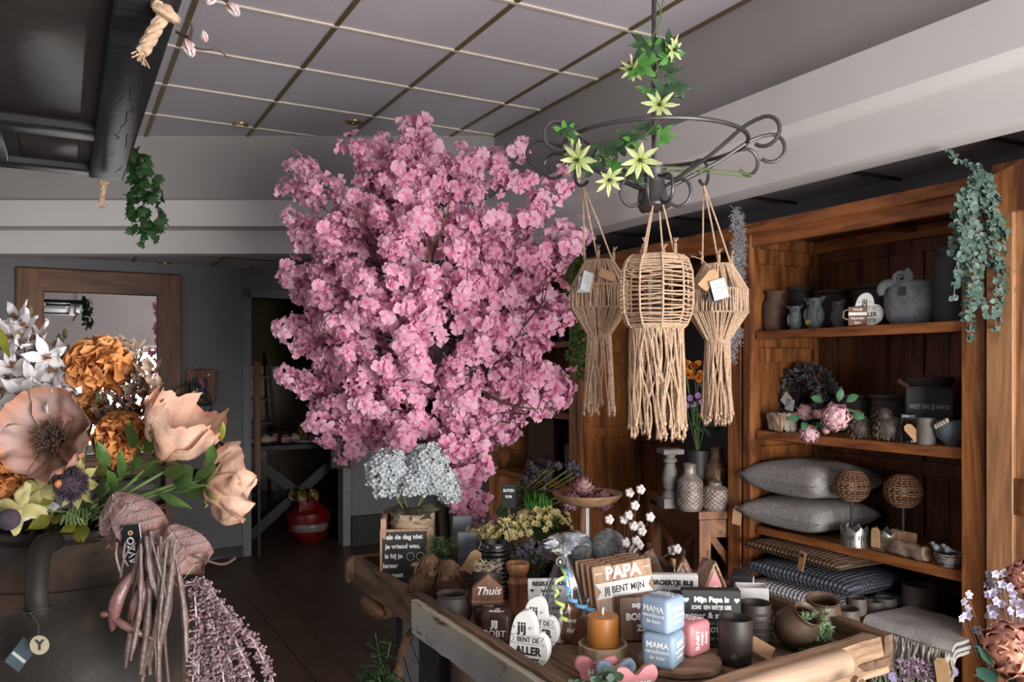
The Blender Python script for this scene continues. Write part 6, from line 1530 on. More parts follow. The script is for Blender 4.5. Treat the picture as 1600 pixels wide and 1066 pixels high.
for row,(zz,ln) in enumerate(((.045,.10),(.03,.13),(.012,.20))):
    for k in range(46):
        x=-.18+.36*k/45+rnd(-.003,.003); p=V((x,-.088-.006*(2-row)+rnd(-.004,.004),zz)); pts=[p]
        for q in range(5): pts.append(pts[-1]+V((rnd(-.008,.008),rnd(-.006,.003),-ln/5)))
        m.tube(pts,[.0045,.0075,.005,.0065,.004,.003],5)
m.build('fringe',plain('fringe wool',(.14,.12,.095),.95,c2=(.50,.46,.41),sc_=60,bmp=.6),t); kraft(t,V((.17,-.12,-.02)),(0,-.15,.2),1.7)
# violet flowers under the throw
fp=upt(1420,2.8-.18,.0)
t=thing('floor_vase','dark vase on the floor in front of the shelves, under the hanging throw','vase',fp); lath(t,[(.001,0),(.07,0),(.085,.12),(.07,.22),(.06,.23),(.05,.22),(.001,.03)],M['ceram'])
t=thing('violet_flower_bunch','bunch of violet and blue daisies and lilac blossoms under the fringed throw','flowers',fp+V((0,0,.20)))
M['vio']=tint('violet petals',[(0,(.16,.10,.32)),(1,(.42,.36,.62))],.6,.2); M['lil']=tint('lilac petals',[(0,(.22,.10,.20)),(1,(.55,.42,.52))],.6,.2)
vb=MB(); lb=MB(); stv=MB(); ctr=MB(); random.seed(17); FO=fp+V((0,0,.20))
for px,py in ((1352,1030),(1356,1046),(1366,1024),(1375,1036),(1382,1050),(1368,1050),(1395,1058),(1490,1050),(1482,1060)):
    q=P(px,py,fp.y+rnd(-.03,.02))-FO; stv.tube([V((0,0,0)),q*.5,q],.0016,4); ax=V((rnd(-.4,.2),-1,rnd(0,.5))).normalized(); e=ax.orthogonal().normalized(); f=ax.cross(e)
    for i in range(14): a=2*pi*i/14; vb.petal(q,e*cos(a)+f*sin(a),ax,.020,.0055,cup=.1,nl=2,nw=1,seed=i)
    ctr.sph(q+ax*.002,(.006,.006,.004),8,5)
for px,py in ((1405,1038),(1418,1042),(1430,1036),(1442,1040),(1455,1046),(1466,1052),(1448,1058),(1412,1056),(1428,1054)):
    q=P(px,py,fp.y-.03+rnd(-.02,.02))-FO; stv.tube([V((0,0,0)),q*.5,q],.0016,4)
    for i in range(22): d=V((rnd(-1,1),rnd(-1,.4),rnd(-1,1))).normalized(); lb.petal(q+d*.008,d,(0,0,1),.016,.011,cup=.2,ruf=.4,nl=2,nw=2,seed=i)
stv.build('stem',M['stemg'],t); vb.build('daisies',M['vio'],t); lb.build('lilac_blossoms',M['lil'],t); ctr.build('centres',plain('pale centre',(.5,.5,.4),.8),t)
# --- side table with vases in the open bay
c=upt(1092,2.8+.10,.90); rt=math.radians(-33)
# table frame: x to the right along its front face, y to the back
zt=.915
p0=P(1010,766,F*(HC-zt)/(766-575)); p1=P(1092,800,F*(HC-zt)/(800-575)); ex=(p1-p0); wT=ex.length; ang=math.atan2(ex.y,ex.x)
t=thing('side_table','brown wooden side table with crossed side braces, holding grey vases, in the open cabinet bay','table',(p1.x,p1.y,0),ang)
D_=.40
def tb(n,c,d,mat=M['piney'],R=None):
    m=MB(); m.box(c,d,R=R,bev=.003); return m.build(n,mat,t)
M['tabw']=wood('side table wood',(.10,.035,.015),(.30,.12,.045),'x',7,.45)
tb('tabletop',(-wT/2,D_/2,zt-.02),(wT,D_,.04),M['tabw']); tb('apron',(-wT/2,.02,zt-.085),(wT-.02,.022,.09),M['tabw']); tb('apron',(-.02,D_/2,zt-.085),(.022,D_-.03,.09),M['tabw'])
m=MB(); m.box((-wT+.09,.007,zt-.055),(.10,.006,.022)); m.build('slot',M['darkgap'],t)
for x,y in ((-.035,.035),(-wT+.035,.035),(-.035,D_-.035),(-wT+.035,D_-.035)): tb('leg',(x,y,(zt-.04)/2),(.06,.06,zt-.04),M['pine'])
hl=zt-.15
for s_ in (-1,1): 
    a=math.atan2(wT-.1,.40)*s_; tb('brace',(-wT/2,.035,.62),(.035,.025,math.hypot(wT-.12,.42)),M['tabw'],Matrix.Rotation(a,3,'Y'))
    a=math.atan2(D_-.1,.40)*s_; tb('brace',(-.035,D_/2,.62),(.025,.035,math.hypot(D_-.12,.42)),M['tabw'],Matrix.Rotation(a,3,'X'))
tb('shelf',(-wT/2,D_/2,.36),(wT-.05,D_-.05,.03),M['tabw'])
def tt(name,lab,cat,px,back,grp=None):  # a spot on the table top at picture column px, 'back' metres behind the front corner
    Y=p1.y+back; return thing(name,lab,cat,((px-800)/F*Y,Y,zt+.0005),ang,grp)
t=tt('baluster','grey weathered turned baluster candle stand at the back of the side table','candle stand',1047,.13)
M['gwood']=plain('weathered grey',(.13,.12,.115),.8,var=.3,sc_=12,bmp=.6,c2=(.27,.255,.245))
m=MB(); m.box((0,0,.025),(.10,.10,.05),bev=.003); m.build('plinth',M['gwood'],t); lath(t,[(.001,.05),(.042,.05),(.038,.07),(.026,.085),(.036,.10),(.040,.14),(.032,.19),(.024,.215),(.034,.225),(.034,.235),(.022,.245),(.030,.262),(.001,.262)],M['gwood'],name='turned_post'); m=MB(); m.box((0,0,.275),(.105,.105,.026),bev=.003); m.build('cap',M['gwood'],t)
def dia():
    m,nt,b=mk('diamond relief',.45,.3); tc=nt.nodes.new('ShaderNodeTexCoord'); v=coords(nt,(1,1,1)); f=nz(nt,v,30,4); L(nt,ramp(nt,f,[(.3,(.16,.12,.10)),(.7,(.36,.31,.28))]),b.inputs['Base Color']); return m
M['dia']=dia(); M['dia2']=plain('bronze vase',(.12,.075,.045),.4,.5,c2=(.28,.17,.09),sc_=30)
def dvase(lab,px,back,r,h,hn,mat,seal=True):
    t=tt('relief_vase',lab,'vase',px,back,'diamond relief vases'); z1=h-hn
    def fn(q,th,z):
        if .02<z<z1-.012: return q+.004*max(0,(abs(sin(th*9+z*150))*abs(sin(th*9-z*150))-.15))*1.6-.001
        return q
    pr=[(.001,0),(r*.86,0),(r*.96,.012)]+[(r*(.98+.02*sin(pi*k/24)),.014+(z1-.03)*k/24) for k in range(25)]+[(r*.9,z1),(r*.55,z1+hn*.25),(r*.48,z1+hn*.45),(r*.50,h*.97),(r*.56,h)]+opening(r*.5,h,.006)
    m=MB(); m.lathe(pr,108,fn=fn); m.build('body',mat,t,flat_ang=60)
    if seal: m=MB(); m.lathe([(.001,0),(.012,0),(.012,.002),(.001,.002)],20,c=(0,-r-.001,z1*.28),R=Matrix.Rotation(pi/2,3,'X')); m.build('seal',plain('olive seal',(.20,.16,.05),.5),t)
dvase('tall grey vase with diamond relief, front one on the side table',1078,.045,.060,.225,.075,M['dia']); dvase('short wide grey vase with diamond relief near the table corner',1117,.06,.064,.135,.025,M['dia']); dvase('tallest bronze vase with diamond relief, rear one on the side table',1120,.20,.068,.29,.09,M['dia2'],False)
t=tt('flower_pot','black pot behind the tall grey vase on the side table','pot',1090,.24); lath(t,[(.001,0),(.055,0),(.062,.27)]+opening(.062,.27),M['black'])
FP=V(t.location)+V((0,0,.25)); t=thing('mixed_flower_bunch','mixed bunch of orange poppies and purple daisies behind the lantern tassels','flowers',FP)
random.seed(52); stv=MB(); lf=MB(); orr=MB(); pu=MB()
for px,py in ((1069,570),(1086,572),(1073,585),(1090,588),(1130,572)):
    q=P(px,py,FP.y)-FP; stv.tube([V((0,0,0)),q*.5+V((0,0,.02)),q],.002,4)
    for i in range(9): d=V((rnd(-1,1),rnd(-1,.3),rnd(-.6,1))).normalized(); orr.petal(q,d,(0,-1,0),.035,.032,cup=.5,ruf=.4,seed=i,nl=3)
    orr.build('poppy',bpy.data.materials.get('orange poppy') or tint('orange poppy',[(0,(.35,.08,.01)),(1,(.70,.26,.03))],.6,.2),t); orr=MB()
for px,py in ((1078,622),(1090,618),(1083,632),(1096,628),(1072,634)):
    q=P(px,py,FP.y-.02)-FP; stv.tube([V((0,0,0)),q*.5,q],.0016,4)
    for i in range(14): a=2*pi*i/14; pu.petal(q,(cos(a),-.2,sin(a)),(0,-1,0),.020,.007,nl=2,nw=1)
for k in range(34): q=P(rnd(1060,1150),rnd(590,690),FP.y)-FP; leaf(lf,q,V((rnd(-1,1),rnd(-.5,.1),rnd(-.3,1))).normalized(),(0,-1,.2),rnd(.05,.08),.022)
stv.build('stem',M['stemg'],t); lf.build('foliage',M['dgreen'],t); pu.build('daisies',tint('purple daisy',[(0,(.25,.08,.30)),(1,(.45,.25,.55))],.6,.2),t)
# dark wall poster inside the bay
t=thing('panel_board','dark grey board leaning against the back of the open cabinet bay','board',upt(1105,3.235,1.1)-uv(.0,0),RZ-pi/2); t.location.z=.93; pbox(t,'board',(0,0,.45),(.42,.012,.90),plain('dark board',(.045,.05,.06),.7))
# garland of green leaves hanging at the cabinet edge behind the left lantern
random.seed(33)
def lff(m,p,d):
    for k in range(2): leaf(m,p,V((rnd(-1,1),rnd(-.8,.2),rnd(-1,.2))).normalized(),(0,-1,.3),rnd(.03,.05),.02,nl=2)
LY=4.75
vine('leaf_garland','dark green leaf garland hanging beside the faceted lantern near the tree','plant',leafmat('dark garland',(.02,.045,.01),(.05,.10,.02)),M['twig'],[[P(905+dx,398,LY),P(900+dx,450,LY),P(907+dx,520,LY),P(898+dx,560+k*12,LY)] for k,dx in enumerate((-12,-4,3,9))],.012,lff,P(905,398,LY))
# --- dark far cabinet things
def fi(name,lab,cat,px,du,z,grp=None): p=upt(px,2.8+du,z+.0005); return thing(name,lab,cat,p,RZ-pi/2,grp)
M['dglass']=plain('violet bottle',(.05,.045,.07),.25)
for lab,px,h,mt_ in (('dark round bottle, first from the left in the far cabinet',868,.085,'dglass'),('violet round bottle in the middle of the far cabinet group',882,.085,'lav'),('square jar with metal lid nearest the pine upright',900,.10,'ceram2')):
    t=fi('bottle',lab,'bottle',px,.10,1.31,'bottles on the far cabinet shelf'); lath(t,[(.001,0),(.032,0),(.036,.01),(.036,h*.6),(.02,h*.78),(.016,h*.8),(.018,h),(.001,h)],M[mt_],20)
t=fi('cup','small grey cup with a white W on it in the far cabinet','cup',882,.2,1.77); lath(t,[(.001,0),(.05,0),(.055,.12)]+opening(.055,.12),M['ceram']); text('W',.07,M['letg'],t,(0,-.056,.06))
t=fi('framed_board','large brown framed board leaning in the far cabinet','frame',845,.30,.86); pbox(t,'panel',(0,0,.20),(.36,.02,.40),plain('brown board',(.10,.065,.045),.6)); pbox(t,'frame_side',(.19,-.005,.2),(.03,.03,.42),M['dwood'])
for lab,px,mt_ in (('dark rounded sign with white script in the far cabinet','838','slate'),('pinkish rounded sign with white script in the far cabinet','862','dwood')):
    t=fi('script_sign',lab,'sign',int(px)-10,.08,.86,'rounded script signs'); m=MB(); m.prism([(-.05,0),(.05,0),(.055,.06),(.035,.10),(0,.115),(-.035,.10),(-.055,.06)],-.01,.01,bev=.002); m.build('board',M[mt_],t); joined('lettering',[text(s_,.022,M['letg'],t,(0,-.0105,zz),shear=.4) for s_,zz in (('liefde',.085),('geluk',.055),('samen',.028))])
t=fi('tubular_vase','short brown tube vase lying beside the script signs','vase',858,.05,.86); lath(t,[(.001,0),(.03,0),(.03,.07)]+opening(.03,.07,.004),M['rust'])
t=fi('grey_vase','tall grey vase at the right side of the far cabinet shelf','vase',896,.14,.86); lath(t,[(.001,0),(.055,0),(.06,.24)]+opening(.06,.24),M['ceram2'])
for lab,px,z_,h in (('dark pot on the top shelf of the far cabinet, left of the pine upright',850,1.77,.2),('dark pot on the lowest visible shelf of the far cabinet',800,.42,.25)):
    t=fi('dark_pot',lab,'pot',px,.2,z_,'dark pots in the far cabinet'); lath(t,[(.001,0),(.08,0),(.10,h)]+opening(.10,h),M['dpot'])
t=fi('wreath_ball','small dark green moss ball in the far cabinet beside the script signs','ornament',790,.12,.86); 
m=MB(); random.seed(3)
for k in range(160): d=V((rnd(-1,1),rnd(-1,1),rnd(-1,1))).normalized(); leaf(m,V((0,0,.075))+d*.055,(d+V((rnd(-.5,.5),)*3)).normalized(),(0,-1,.1),.03,.008,nl=2)
m.build('leaves',M['dgreen'],t)
# flowers in the lower right corner
random.seed(91)
RB=P(1640,1200,1.75); RB.z=.35
t=thing('corner_planter','dark planter at the foot of the pine cupboard holding the peony bouquet','planter',(RB.x,RB.y,0)); lath(t,[(.001,0),(.12,0),(.14,.40),(.13,.41),(.12,.40),(.10,.05),(.001,.04)],M['ceram'])
t=thing('peony_bouquet','bouquet of peach peonies and small white violet blossoms in front of the pine cupboard','flowers',RB)
M['peach']=tint('peach peony',[(0,(.25,.06,.08)),(.5,(.50,.20,.15)),(1,(.78,.42,.28))],.6,.25,nscale=40,nmix=.5,c3=(.28,.11,.16))
for k,(px,py,r,Y,up) in enumerate(((1580,1015,.062,1.72,(-.4,-.9,.25)),(1606,905,.045,1.76,(-.5,-.8,.2)),(1625,1060,.06,1.70,(0,-.9,.3)))):
    q=P(px,py,Y)-RB; peony(t,q,r,up,k+40,M['peach'],rows=6,per=9); m=MB(); m.tube([V((0,0,0)),q*.5,q-V(up).normalized()*.02],.003,5); m.build('stem',M['stemg'],t)
m=MB(); st=MB(); cc=MB()
pts=[(rnd(1540,1605),rnd(893,985)) for k in range(52)]+[(1504,940),(1512,930),(1510,952),(1501,965),(1506,958),(1512,962),(1522,985),(1534,990),(1524,1012),(1528,984)]
for px,py in pts:
    q=P(px,py,1.78+rnd(-.04,.04))-RB; st.tube(smooth([V((0,0,0)),V((q.x*.6,q.y*.5,q.z*.7)),q],3),.0011,3,caps=False); ax=V((rnd(-.7,.4),-1,rnd(-.4,.6))).normalized(); e=ax.orthogonal().normalized(); f=ax.cross(e)
    for i in range(5): a=2*pi*i/5; m.petal(q,e*cos(a)+f*sin(a)+ax*.3,ax,.0115,.010,cup=.2,ruf=.3,nl=2,nw=2,seed=i)
m.build('white_blossoms',tint('white violet',[(0,(.16,.10,.35)),(.4,(.40,.36,.50)),(1,(.62,.60,.63))],.6,.2),t); st.build('twig',M['twig'],t)
m=MB()
for px,py,d in ((1556,1036,(-1,-.2,.5)),(1560,1052,(-1,-.3,-.1)),(1590,1060,(-.3,-.5,-.6)),(1575,1062,(.3,-.5,-.4))): leaf(m,P(px,py,1.70)-RB,d,(0,-.6,.8),.075,.04)
m.build('foliage',leafmat('deep teal leaf',(.012,.035,.025),(.03,.08,.06)),t)
# ================= foreground vase with autumn flowers
random.seed(101)
VX,VY=(108-800)/F*1.22,1.22
VB=.86
t=thing('plinth_table','dark wooden plinth carrying the large clay vase','table',(VX,VY,0)); pbox(t,'top',(0,0,VB-.02),(.42,.42,.04),M['dwood']); pbox(t,'column',(0,0,(VB-.04)/2),(.30,.30,VB-.04),M['dwood'])
def clay():
    m,nt,b=mk('dark aged clay',.6,0,.2); v=coords(nt); f=nz(nt,v,5,5,.6,.6); g=nz(nt,v,40,4,.6)
    L(nt,ramp(nt,f,[(.36,(.009,.0075,.0065)),(.52,(.017,.0135,.0115)),(.64,(.060,.035,.020))]),b.inputs['Base Color']); bump(nt,b,g,.35,.004); return m
M['clay']=clay()
vz=thing('clay_vase','large dark brown clay vase with ear handle in front, holding the autumn flowers','vase',(VX,VY,VB+.0005))
H_=.515
m=MB(); m.lathe([(.001,0),(.12,0),(.15,.05),(.182,.15),(.195,.26),(.190,.34),(.165,.40),(.140,.432),(.136,.44),(.132,.436),(.122,.455),(.113,.485),(.112,.497),(.118,.506),(.117,.514),(.110,.515),(.103,.508),(.100,.49),(.12,.43),(.17,.3),(.14,.1),(.001,.09)],56,wob=.012); m.build('body',M['clay'],vz)
def VL(px,py,Y): return P(px,py,Y)-V(vz.location)
m=MB(); pts=smooth([VL(96,850,1.14),VL(82,846,1.105),VL(66,856,1.07),VL(58,890,1.045),VL(57,930,1.035),VL(60,955,1.04)],5); m.tube(pts,[.009+.005*sin(min(1,i/8)*pi/2) for i in range(len(pts))],14); m.build('handle',M['clay'],vz)
m=MB(); c=VL(58,951,1.038); m.tube([c+V((.0155*cos(a*pi/8),.0155*sin(a*pi/8),.002*sin(a))) for a in range(17)],.0012,5,caps=False); m.tube([c+V((0,-.016,0)),VL(60,975,1.018),VL(61,992,1.015)],.0011,5); m.build('tag_cord',M['black'],vz)
m=MB(); m.lathe([(.001,0),(.0118,0),(.0118,.001),(.001,.001)],28,c=VL(62,1008,1.012),R=Matrix.Rotation(pi/2,3,'X')); q=m.build('round_tag',plain('ivory disc',(.30,.27,.19),.5),vz)
text('Y',.018,M['letb'],q,VL(62,1009,1.0105),(pi/2,0,0),bold=.0002)
m=MB(); m.box((0,0,0),(.022,.001,.038)); q=m.build('hang_tag',plain('blue grey tag',(.025,.04,.05),.5,c2=(.055,.08,.09)),vz,smooth=False); q.location=VL(33,1023,1.022); q.rotation_euler=(0,math.radians(38),0)
m=MB(); m.box((0,-.0008,-.004),(.020,.0004,.004)); m.build('print',M['letg'],q,smooth=False)
FB_=V((VX,VY,VB+.50))   # flower base at the mouth
def fl(name,lab,cat='flower',grp=None): return thing(name,lab,cat,FB_,0,grp)
def FL(px,py,Y): return P(px,py,Y)-FB_
def stem(par,q,r=.002,mat=None,name='stem'): m=MB(); b0=V((rnd(-.05,.05),rnd(-.05,.04),-.08)); b1=V((b0.x*1.3+q.x*.1,b0.y,.02)); m.tube(smooth([b0,b1,q*.55+V((0,.01,.03*(1-abs(q.x)*2))),q],5),r,6); return m.build(name,mat or M['stemg'],par)
# orange ruffled flowers
M['orange']=tint('orange ruffled petals',[(0,(.22,.05,.01)),(.4,(.42,.13,.03)),(1,(.58,.24,.08))],.6,.2,nscale=30,nmix=.35,c3=(.68,.36,.15))
def ruffled(lab,px,py,Y,r,seed,up=(0,-.6,.7)):
    random.seed(seed); t=fl('orange_carnation',lab,'flower','orange ruffled flowers in the clay vase'); c=FL(px,py,Y); Rm=V(up).normalized().to_track_quat('Z','Y').to_matrix()
    m=MB(); n=int(95)
    for k in range(n):
        z=1-1.45*(k+.5)/n; a=k*2.39996; rr=math.sqrt(max(0,1-z*z)); d=V((rr*cos(a),rr*sin(a),z*.8)); p=c+Rm@(d*r*.25); w_=rnd(.5,.75)*r
        m.petal(p,Rm@(d+V((rnd(-.2,.2),rnd(-.2,.2),.15))),Rm@V((cos(a+1.5),sin(a+1.5),.6)),r*rnd(.66,.86),w_,cup=rnd(-.2,.3),ruf=.55,nl=4,nw=4,seed=k+seed,prof=lambda x:.35+1.1*x-.5*x*x)
    for k in range(7):
        a=k*.9; d=V((cos(a),sin(a),-.75)); m.petal(c+Rm@(d*r*.25),Rm@d,Rm@V((cos(a),sin(a),1)),r*.95,r*.55,cup=.3,ruf=.3,seed=k)
    m.build('petals',M['orange'],t); m=MB(); m.sph(c-Rm@V((0,0,r*.35)),(r*.3,r*.3,r*.35),10,8); m.build('calyx',M['dgreen'],t); stem(t,c-Rm@V((0,0,r*.4)),.0025)
ruffled('largest orange ruffled flower, standing highest in the clay vase',156,572,1.18,.044,1,(.1,-.5,.8))
ruffled('small orange ruffled flower half hidden above the large poppy',139,640,1.22,.026,2,(.3,-.4,.7))
ruffled('orange ruffled flower between the two large poppies',188,682,1.16,.036,3,(.1,-.8,.4))
ruffled('orange ruffled flower at the left picture edge below the white stars',2,736,1.12,.040,4,(-.1,-.9,.3))
# large paper poppies
def papery(name,cols,c3): return tint(name,cols,.7,.3,nscale=16,nmix=.6,c3=c3,bmp=.5)
M['pop1']=papery('dusty mauve poppy',[(0,(.30,.12,.07)),(.3,(.36,.21,.17)),(.8,(.40,.28,.26)),(1,(.46,.20,.11))],(.42,.22,.15))
M['pop2']=papery('peach poppy',[(0,(.42,.18,.09)),(.4,(.55,.32,.21)),(.85,(.60,.38,.28)),(1,(.50,.22,.13))],(.70,.50,.39))
def poppy(lab,px,py,Y,R_,up,mat,seed,n=5,centre=True,cup=.45,wide=1.15,openq=1.0):
    random.seed(seed); t=fl('paper_poppy',lab,'flower','large paper poppies in the clay vase'); c=FL(px,py,Y); Rm=V(up).normalized().to_track_quat('Z','Y').to_matrix()
    for i in range(n):
        a=2*pi*i/n+rnd(-.12,.12); o=V((cos(a),sin(a),0)); m=MB()
        m.petal(c+Rm@(o*R_*.05+V((0,0,-.001*i))),Rm@(o*openq+V((0,0,.25+.06*(i%2)))),Rm@(V((0,0,1))-o*.2),R_*rnd(.95,1.08),R_*wide,cup=cup,ruf=.22,nl=12,nw=14,seed=seed+i*3,prof=lambda x:.16+1.7*x**.8-1.0*x**2.2)
        # fine creases across the petal
        for k,p in enumerate(m.v): 
            j=k%15; m.v[k]=p+(Rm@V((0,0,1)))*(.0012*sin(j*2.3+i)*((k//15)/12))
        m.build('petal',mat,t)
    if centre:
        m=MB(); cc=c+Rm@V((0,0,R_*.10)); m.sph(cc,(R_*.15,R_*.15,R_*.12),12,8); q=m.build('centre',plain('poppy heart',(.22,.09,.04),.8),t)
        m=MB(); ct=[]
        for k in range(210):
            a=rnd(0,6.28); tilt=rnd(.25,1.25); d=Rm@V((sin(tilt)*cos(a),sin(tilt)*sin(a),cos(tilt))); l=R_*rnd(.26,.43); b0=cc+d*R_*.1; m.tube([b0,b0+d*l],[.0006,.0005],3,caps=False); 
            m.sph(b0+d*l,(.0012,.0012,.0012),4,3)
        m.build('stamens',plain('dark stamens',(.045,.022,.012),.8),t)
    m=MB()
    for i in range(5): a=i*1.256; o=V((cos(a),sin(a),0)); leaf(m,c-Rm@V((0,0,.004)),Rm@(o+V((0,0,-.1))),Rm@V((0,0,-1)),R_*.55,R_*.16,cup=-.3)
    m.build('sepals',M['dull_g'],t); stem(t,c-Rm@V((0,0,.004)),.003)
    return t
M['dull_g']=leafmat('olive sepals',(.08,.09,.03),(.20,.20,.07))
poppy('large dusty mauve poppy facing the viewer with dark stamens',92,692,1.10,.066,(.05,-.95,.35),M['pop1'],5,5)
poppy('peach poppy seen from the side, leaning towards the mirror shelf',252,712,1.14,.070,(.55,-.15,.8),M['pop2'],6,5,centre=False,cup=.75,wide=1.0,openq=.75)
poppy('peach poppy farthest right in the vase, petals spread sideways',322,758,1.13,.064,(.65,.62,.05),M['pop2'],7,5,centre=False,cup=.35,wide=1.25)
# white star flowers
M['star']=tint('white star petals',[(0,(.30,.18,.12)),(.22,(.62,.58,.58)),(1,(.80,.78,.80))],.55,.25)
def stars(lab,pts,seed):
    random.seed(seed); t=fl('star_flower_spray',lab,'flower','white star flower sprays in the clay vase')
    root=V((sum(p[0] for p in pts)/len(pts),max(p[1] for p in pts)+70)); k0=FL(root.x*.8+20,min(root.y,800),1.2)
    m=MB(); m.tube([V((-.03,0,-.05)),k0*.6,k0],.003,6)
    for i,(px,py,Y) in enumerate(pts):
        c=FL(px,py,Y); ax=V((rnd(-.6,.6),-1,rnd(-.3,.7))).normalized(); e=ax.orthogonal().normalized(); f=ax.cross(e); s_=MB(); k_=rnd(0,6)
        m.tube(smooth([k0*.8,(k0+c)/2+V((0,.015,-.01)),c-ax*.012,c],4),.0015,5)
        for j in range(5):
            a=k_+2*pi*j/5+rnd(-.15,.15); s_.petal(c,e*cos(a)+f*sin(a)+ax*rnd(.15,.8),ax,rnd(.028,.037),.017,cup=rnd(-.25,.15),ruf=.15,nl=6,nw=4,seed=i*7+j,prof=lambda x:(sin(pi*min(1,x*.93+.02))**.8)*(1-.25*x))
        o=s_.build('star_flower',M['star'],t)
        q=MB(); 
        for j in range(9): d=(ax+V((rnd(-.5,.5),rnd(-.5,.5),rnd(-.5,.5)))).normalized(); q.tube([c,c+d*.011],[.0008,.0012],4)
        q.build('stamens',bpy.data.materials.get('star heart') or plain('star heart',(.16,.07,.035),.8),o)
    for k in range(7):
        c=FL(pts[k%len(pts)][0]+rnd(-25,25),pts[k%len(pts)][1]+rnd(-40,-10),1.24); m.tube([k0*.8,(k0+c)/2,c],.001,4); m.sph(c,(.004,.004,.008),6,5)
    m.build('stem',plain('brown green stem',(.10,.07,.03),.7),t)
stars('upper spray of white star flowers, tallest at the left edge',[(27,498,1.2),(42,512,1.16),(62,530,1.17),(20,526,1.14),(8,545,1.2),(73,560,1.15),(50,552,1.22),(30,560,1.2)],1)
stars('middle spray of white star flowers beside the largest orange flower',[(19,575,1.15),(52,598,1.13),(87,580,1.16),(70,614,1.10),(34,618,1.10),(5,608,1.12),(100,560,1.2),(90,602,1.17),(64,575,1.24),(12,590,1.22)],2)
stars('lower spray of white star flowers below the mauve poppy',[(30,700,1.12),(50,742,1.15),(60,728,1.15),(38,757,1.14),(62,790,1.13),(8,668,1.1),(18,650,1.2),(25,780,1.15)],3)
# brown dried sprays
M['dried']=tint('dried brown bracts',[(0,(.10,.055,.035)),(.5,(.26,.17,.12)),(1,(.50,.38,.30))],.8,.1)
def dried(lab,pts,seed,s=1):
    random.seed(seed); t=fl('dried_spray',lab,'flower','dried brown flower sprays'); st=MB(); lf=MB(); k0=FL(pts[0][0]-10,790,1.2)
    for px,py,Y in pts:
        c=FL(px,py,Y); st.tube(smooth([V((0,0,-.04)),k0*.7,(k0+c)/2,c],4),.0012,4,caps=False)
        for j in range(9): d=V((rnd(-1,1),rnd(-1,.5),rnd(-.4,1.3))).normalized(); leaf(lf,c+d*rnd(0,.008)+V((0,0,rnd(-.015,.01))),d,(0,-1,.2),rnd(.012,.022)*s,.007*s,cup=.4,nl=3)
    st.build('stem',M['twig'],t); lf.build('bracts',M['dried'],t)
dried('dried brown spray rising behind the largest orange flower',[(196,548,1.2),(206,545,1.2),(214,553,1.2),(200,562,1.2),(210,570,1.2),(218,560,1.22),(192,572,1.2),(203,580,1.2)],1)
dried('dried brown spray between the orange flower and the upper peach poppy',[(178,612,1.2),(190,622,1.2),(204,608,1.2),(215,600,1.18),(226,612,1.18),(232,598,1.18),(238,586,1.18),(200,640,1.2),(216,632,1.18),(186,650,1.2),(222,648,1.2),(208,655,1.2),(172,636,1.22),(228,626,1.18),(248,616,1.16),(238,642,1.2),(165,655,1.2),(196,600,1.22)],2,1.25)
dried('dried brown spray between the white stars and the orange flower',[(88,560,1.22),(97,552,1.22),(104,545,1.22),(108,572,1.22),(92,575,1.2),(95,590,1.2)],3,.9)
# dark scabiosa heads
M['vdark']=plain('dark violet pile',(.020,.012,.022),.9,c2=(.05,.03,.05),sc_=60)
def scab(lab,px,py,Y,r,up,seed):
    random.seed(seed); t=fl('dark_scabiosa',lab,'flower','dark violet button flowers'); c=FL(px,py,Y); Rm=V(up).normalized().to_track_quat('Z','Y').to_matrix()
    m=MB(); m.sph(c,(r*.8,r*.8,r*.7),16,10)
    for k in range(700):
        z=rnd(-.4,1); a=rnd(0,6.28); q=math.sqrt(1-z*z); d=Rm@V((q*cos(a),q*sin(a),z*.85)); m.tube([c+d*r*.7,c+d*r*rnd(.95,1.1)],[.0007,.0004],3,caps=False)
    m.build('pile',M['vdark'],t)
    m=MB(); m.sph(c+Rm@V((-.3*r,0,r*.66)),(r*.28,r*.25,r*.28),8,6); m.build('orange_heart',plain('rust heart',(.42,.15,.06),.8),t)
    m=MB()
    for k in range(9): a=k*.7; o=V((cos(a),sin(a),-.2)); leaf(m,c-Rm@V((0,0,r*.3)),Rm@o,Rm@V((0,0,1)),r*1.7,r*.7,cup=.15)
    m.build('sepals',leafmat('yellow olive',(.22,.19,.06),(.42,.38,.16)) if seed==1 else bpy.data.materials['yellow olive'],t); stem(t,c-Rm@V((0,0,r*.5)),.0022)
scab('dark violet button flower with orange heart in the middle of the vase',112,757,1.06,.022,(-.15,-.95,.15),1)
t_=scab('dark violet tufted bud above the right peach poppy',335,701,1.16,.014,(.9,-.2,.2),2)
# cream yellow clematis
t=fl('cream_clematis','cream yellow four petal flower hanging over the left side of the vase rim'); M['cream']=tint('cream petals',[(0,(.25,.22,.06)),(1,(.58,.52,.26))],.6,.2)
for c,axs in ((FL(30,795,1.08),(.0,-1,.1)),(FL(60,765,1.1),(-.2,-1,.3))):
    m=MB(); ax=V(axs).normalized(); e=ax.orthogonal().normalized(); f=ax.cross(e)
    for i in range(4): a=.6+i*pi/2; m.petal(c,e*cos(a)+f*sin(a)+ax*.1,ax,.036,.020,cup=-.2,ruf=.25,nl=6,nw=4,seed=i)
    m.build('petals',M['cream'],t)
m=MB(); m.sph(FL(14,812,1.06),.014,10,8); m.build('dark_centre',M['vdark'],t); stem(t,FL(40,785,1.12))
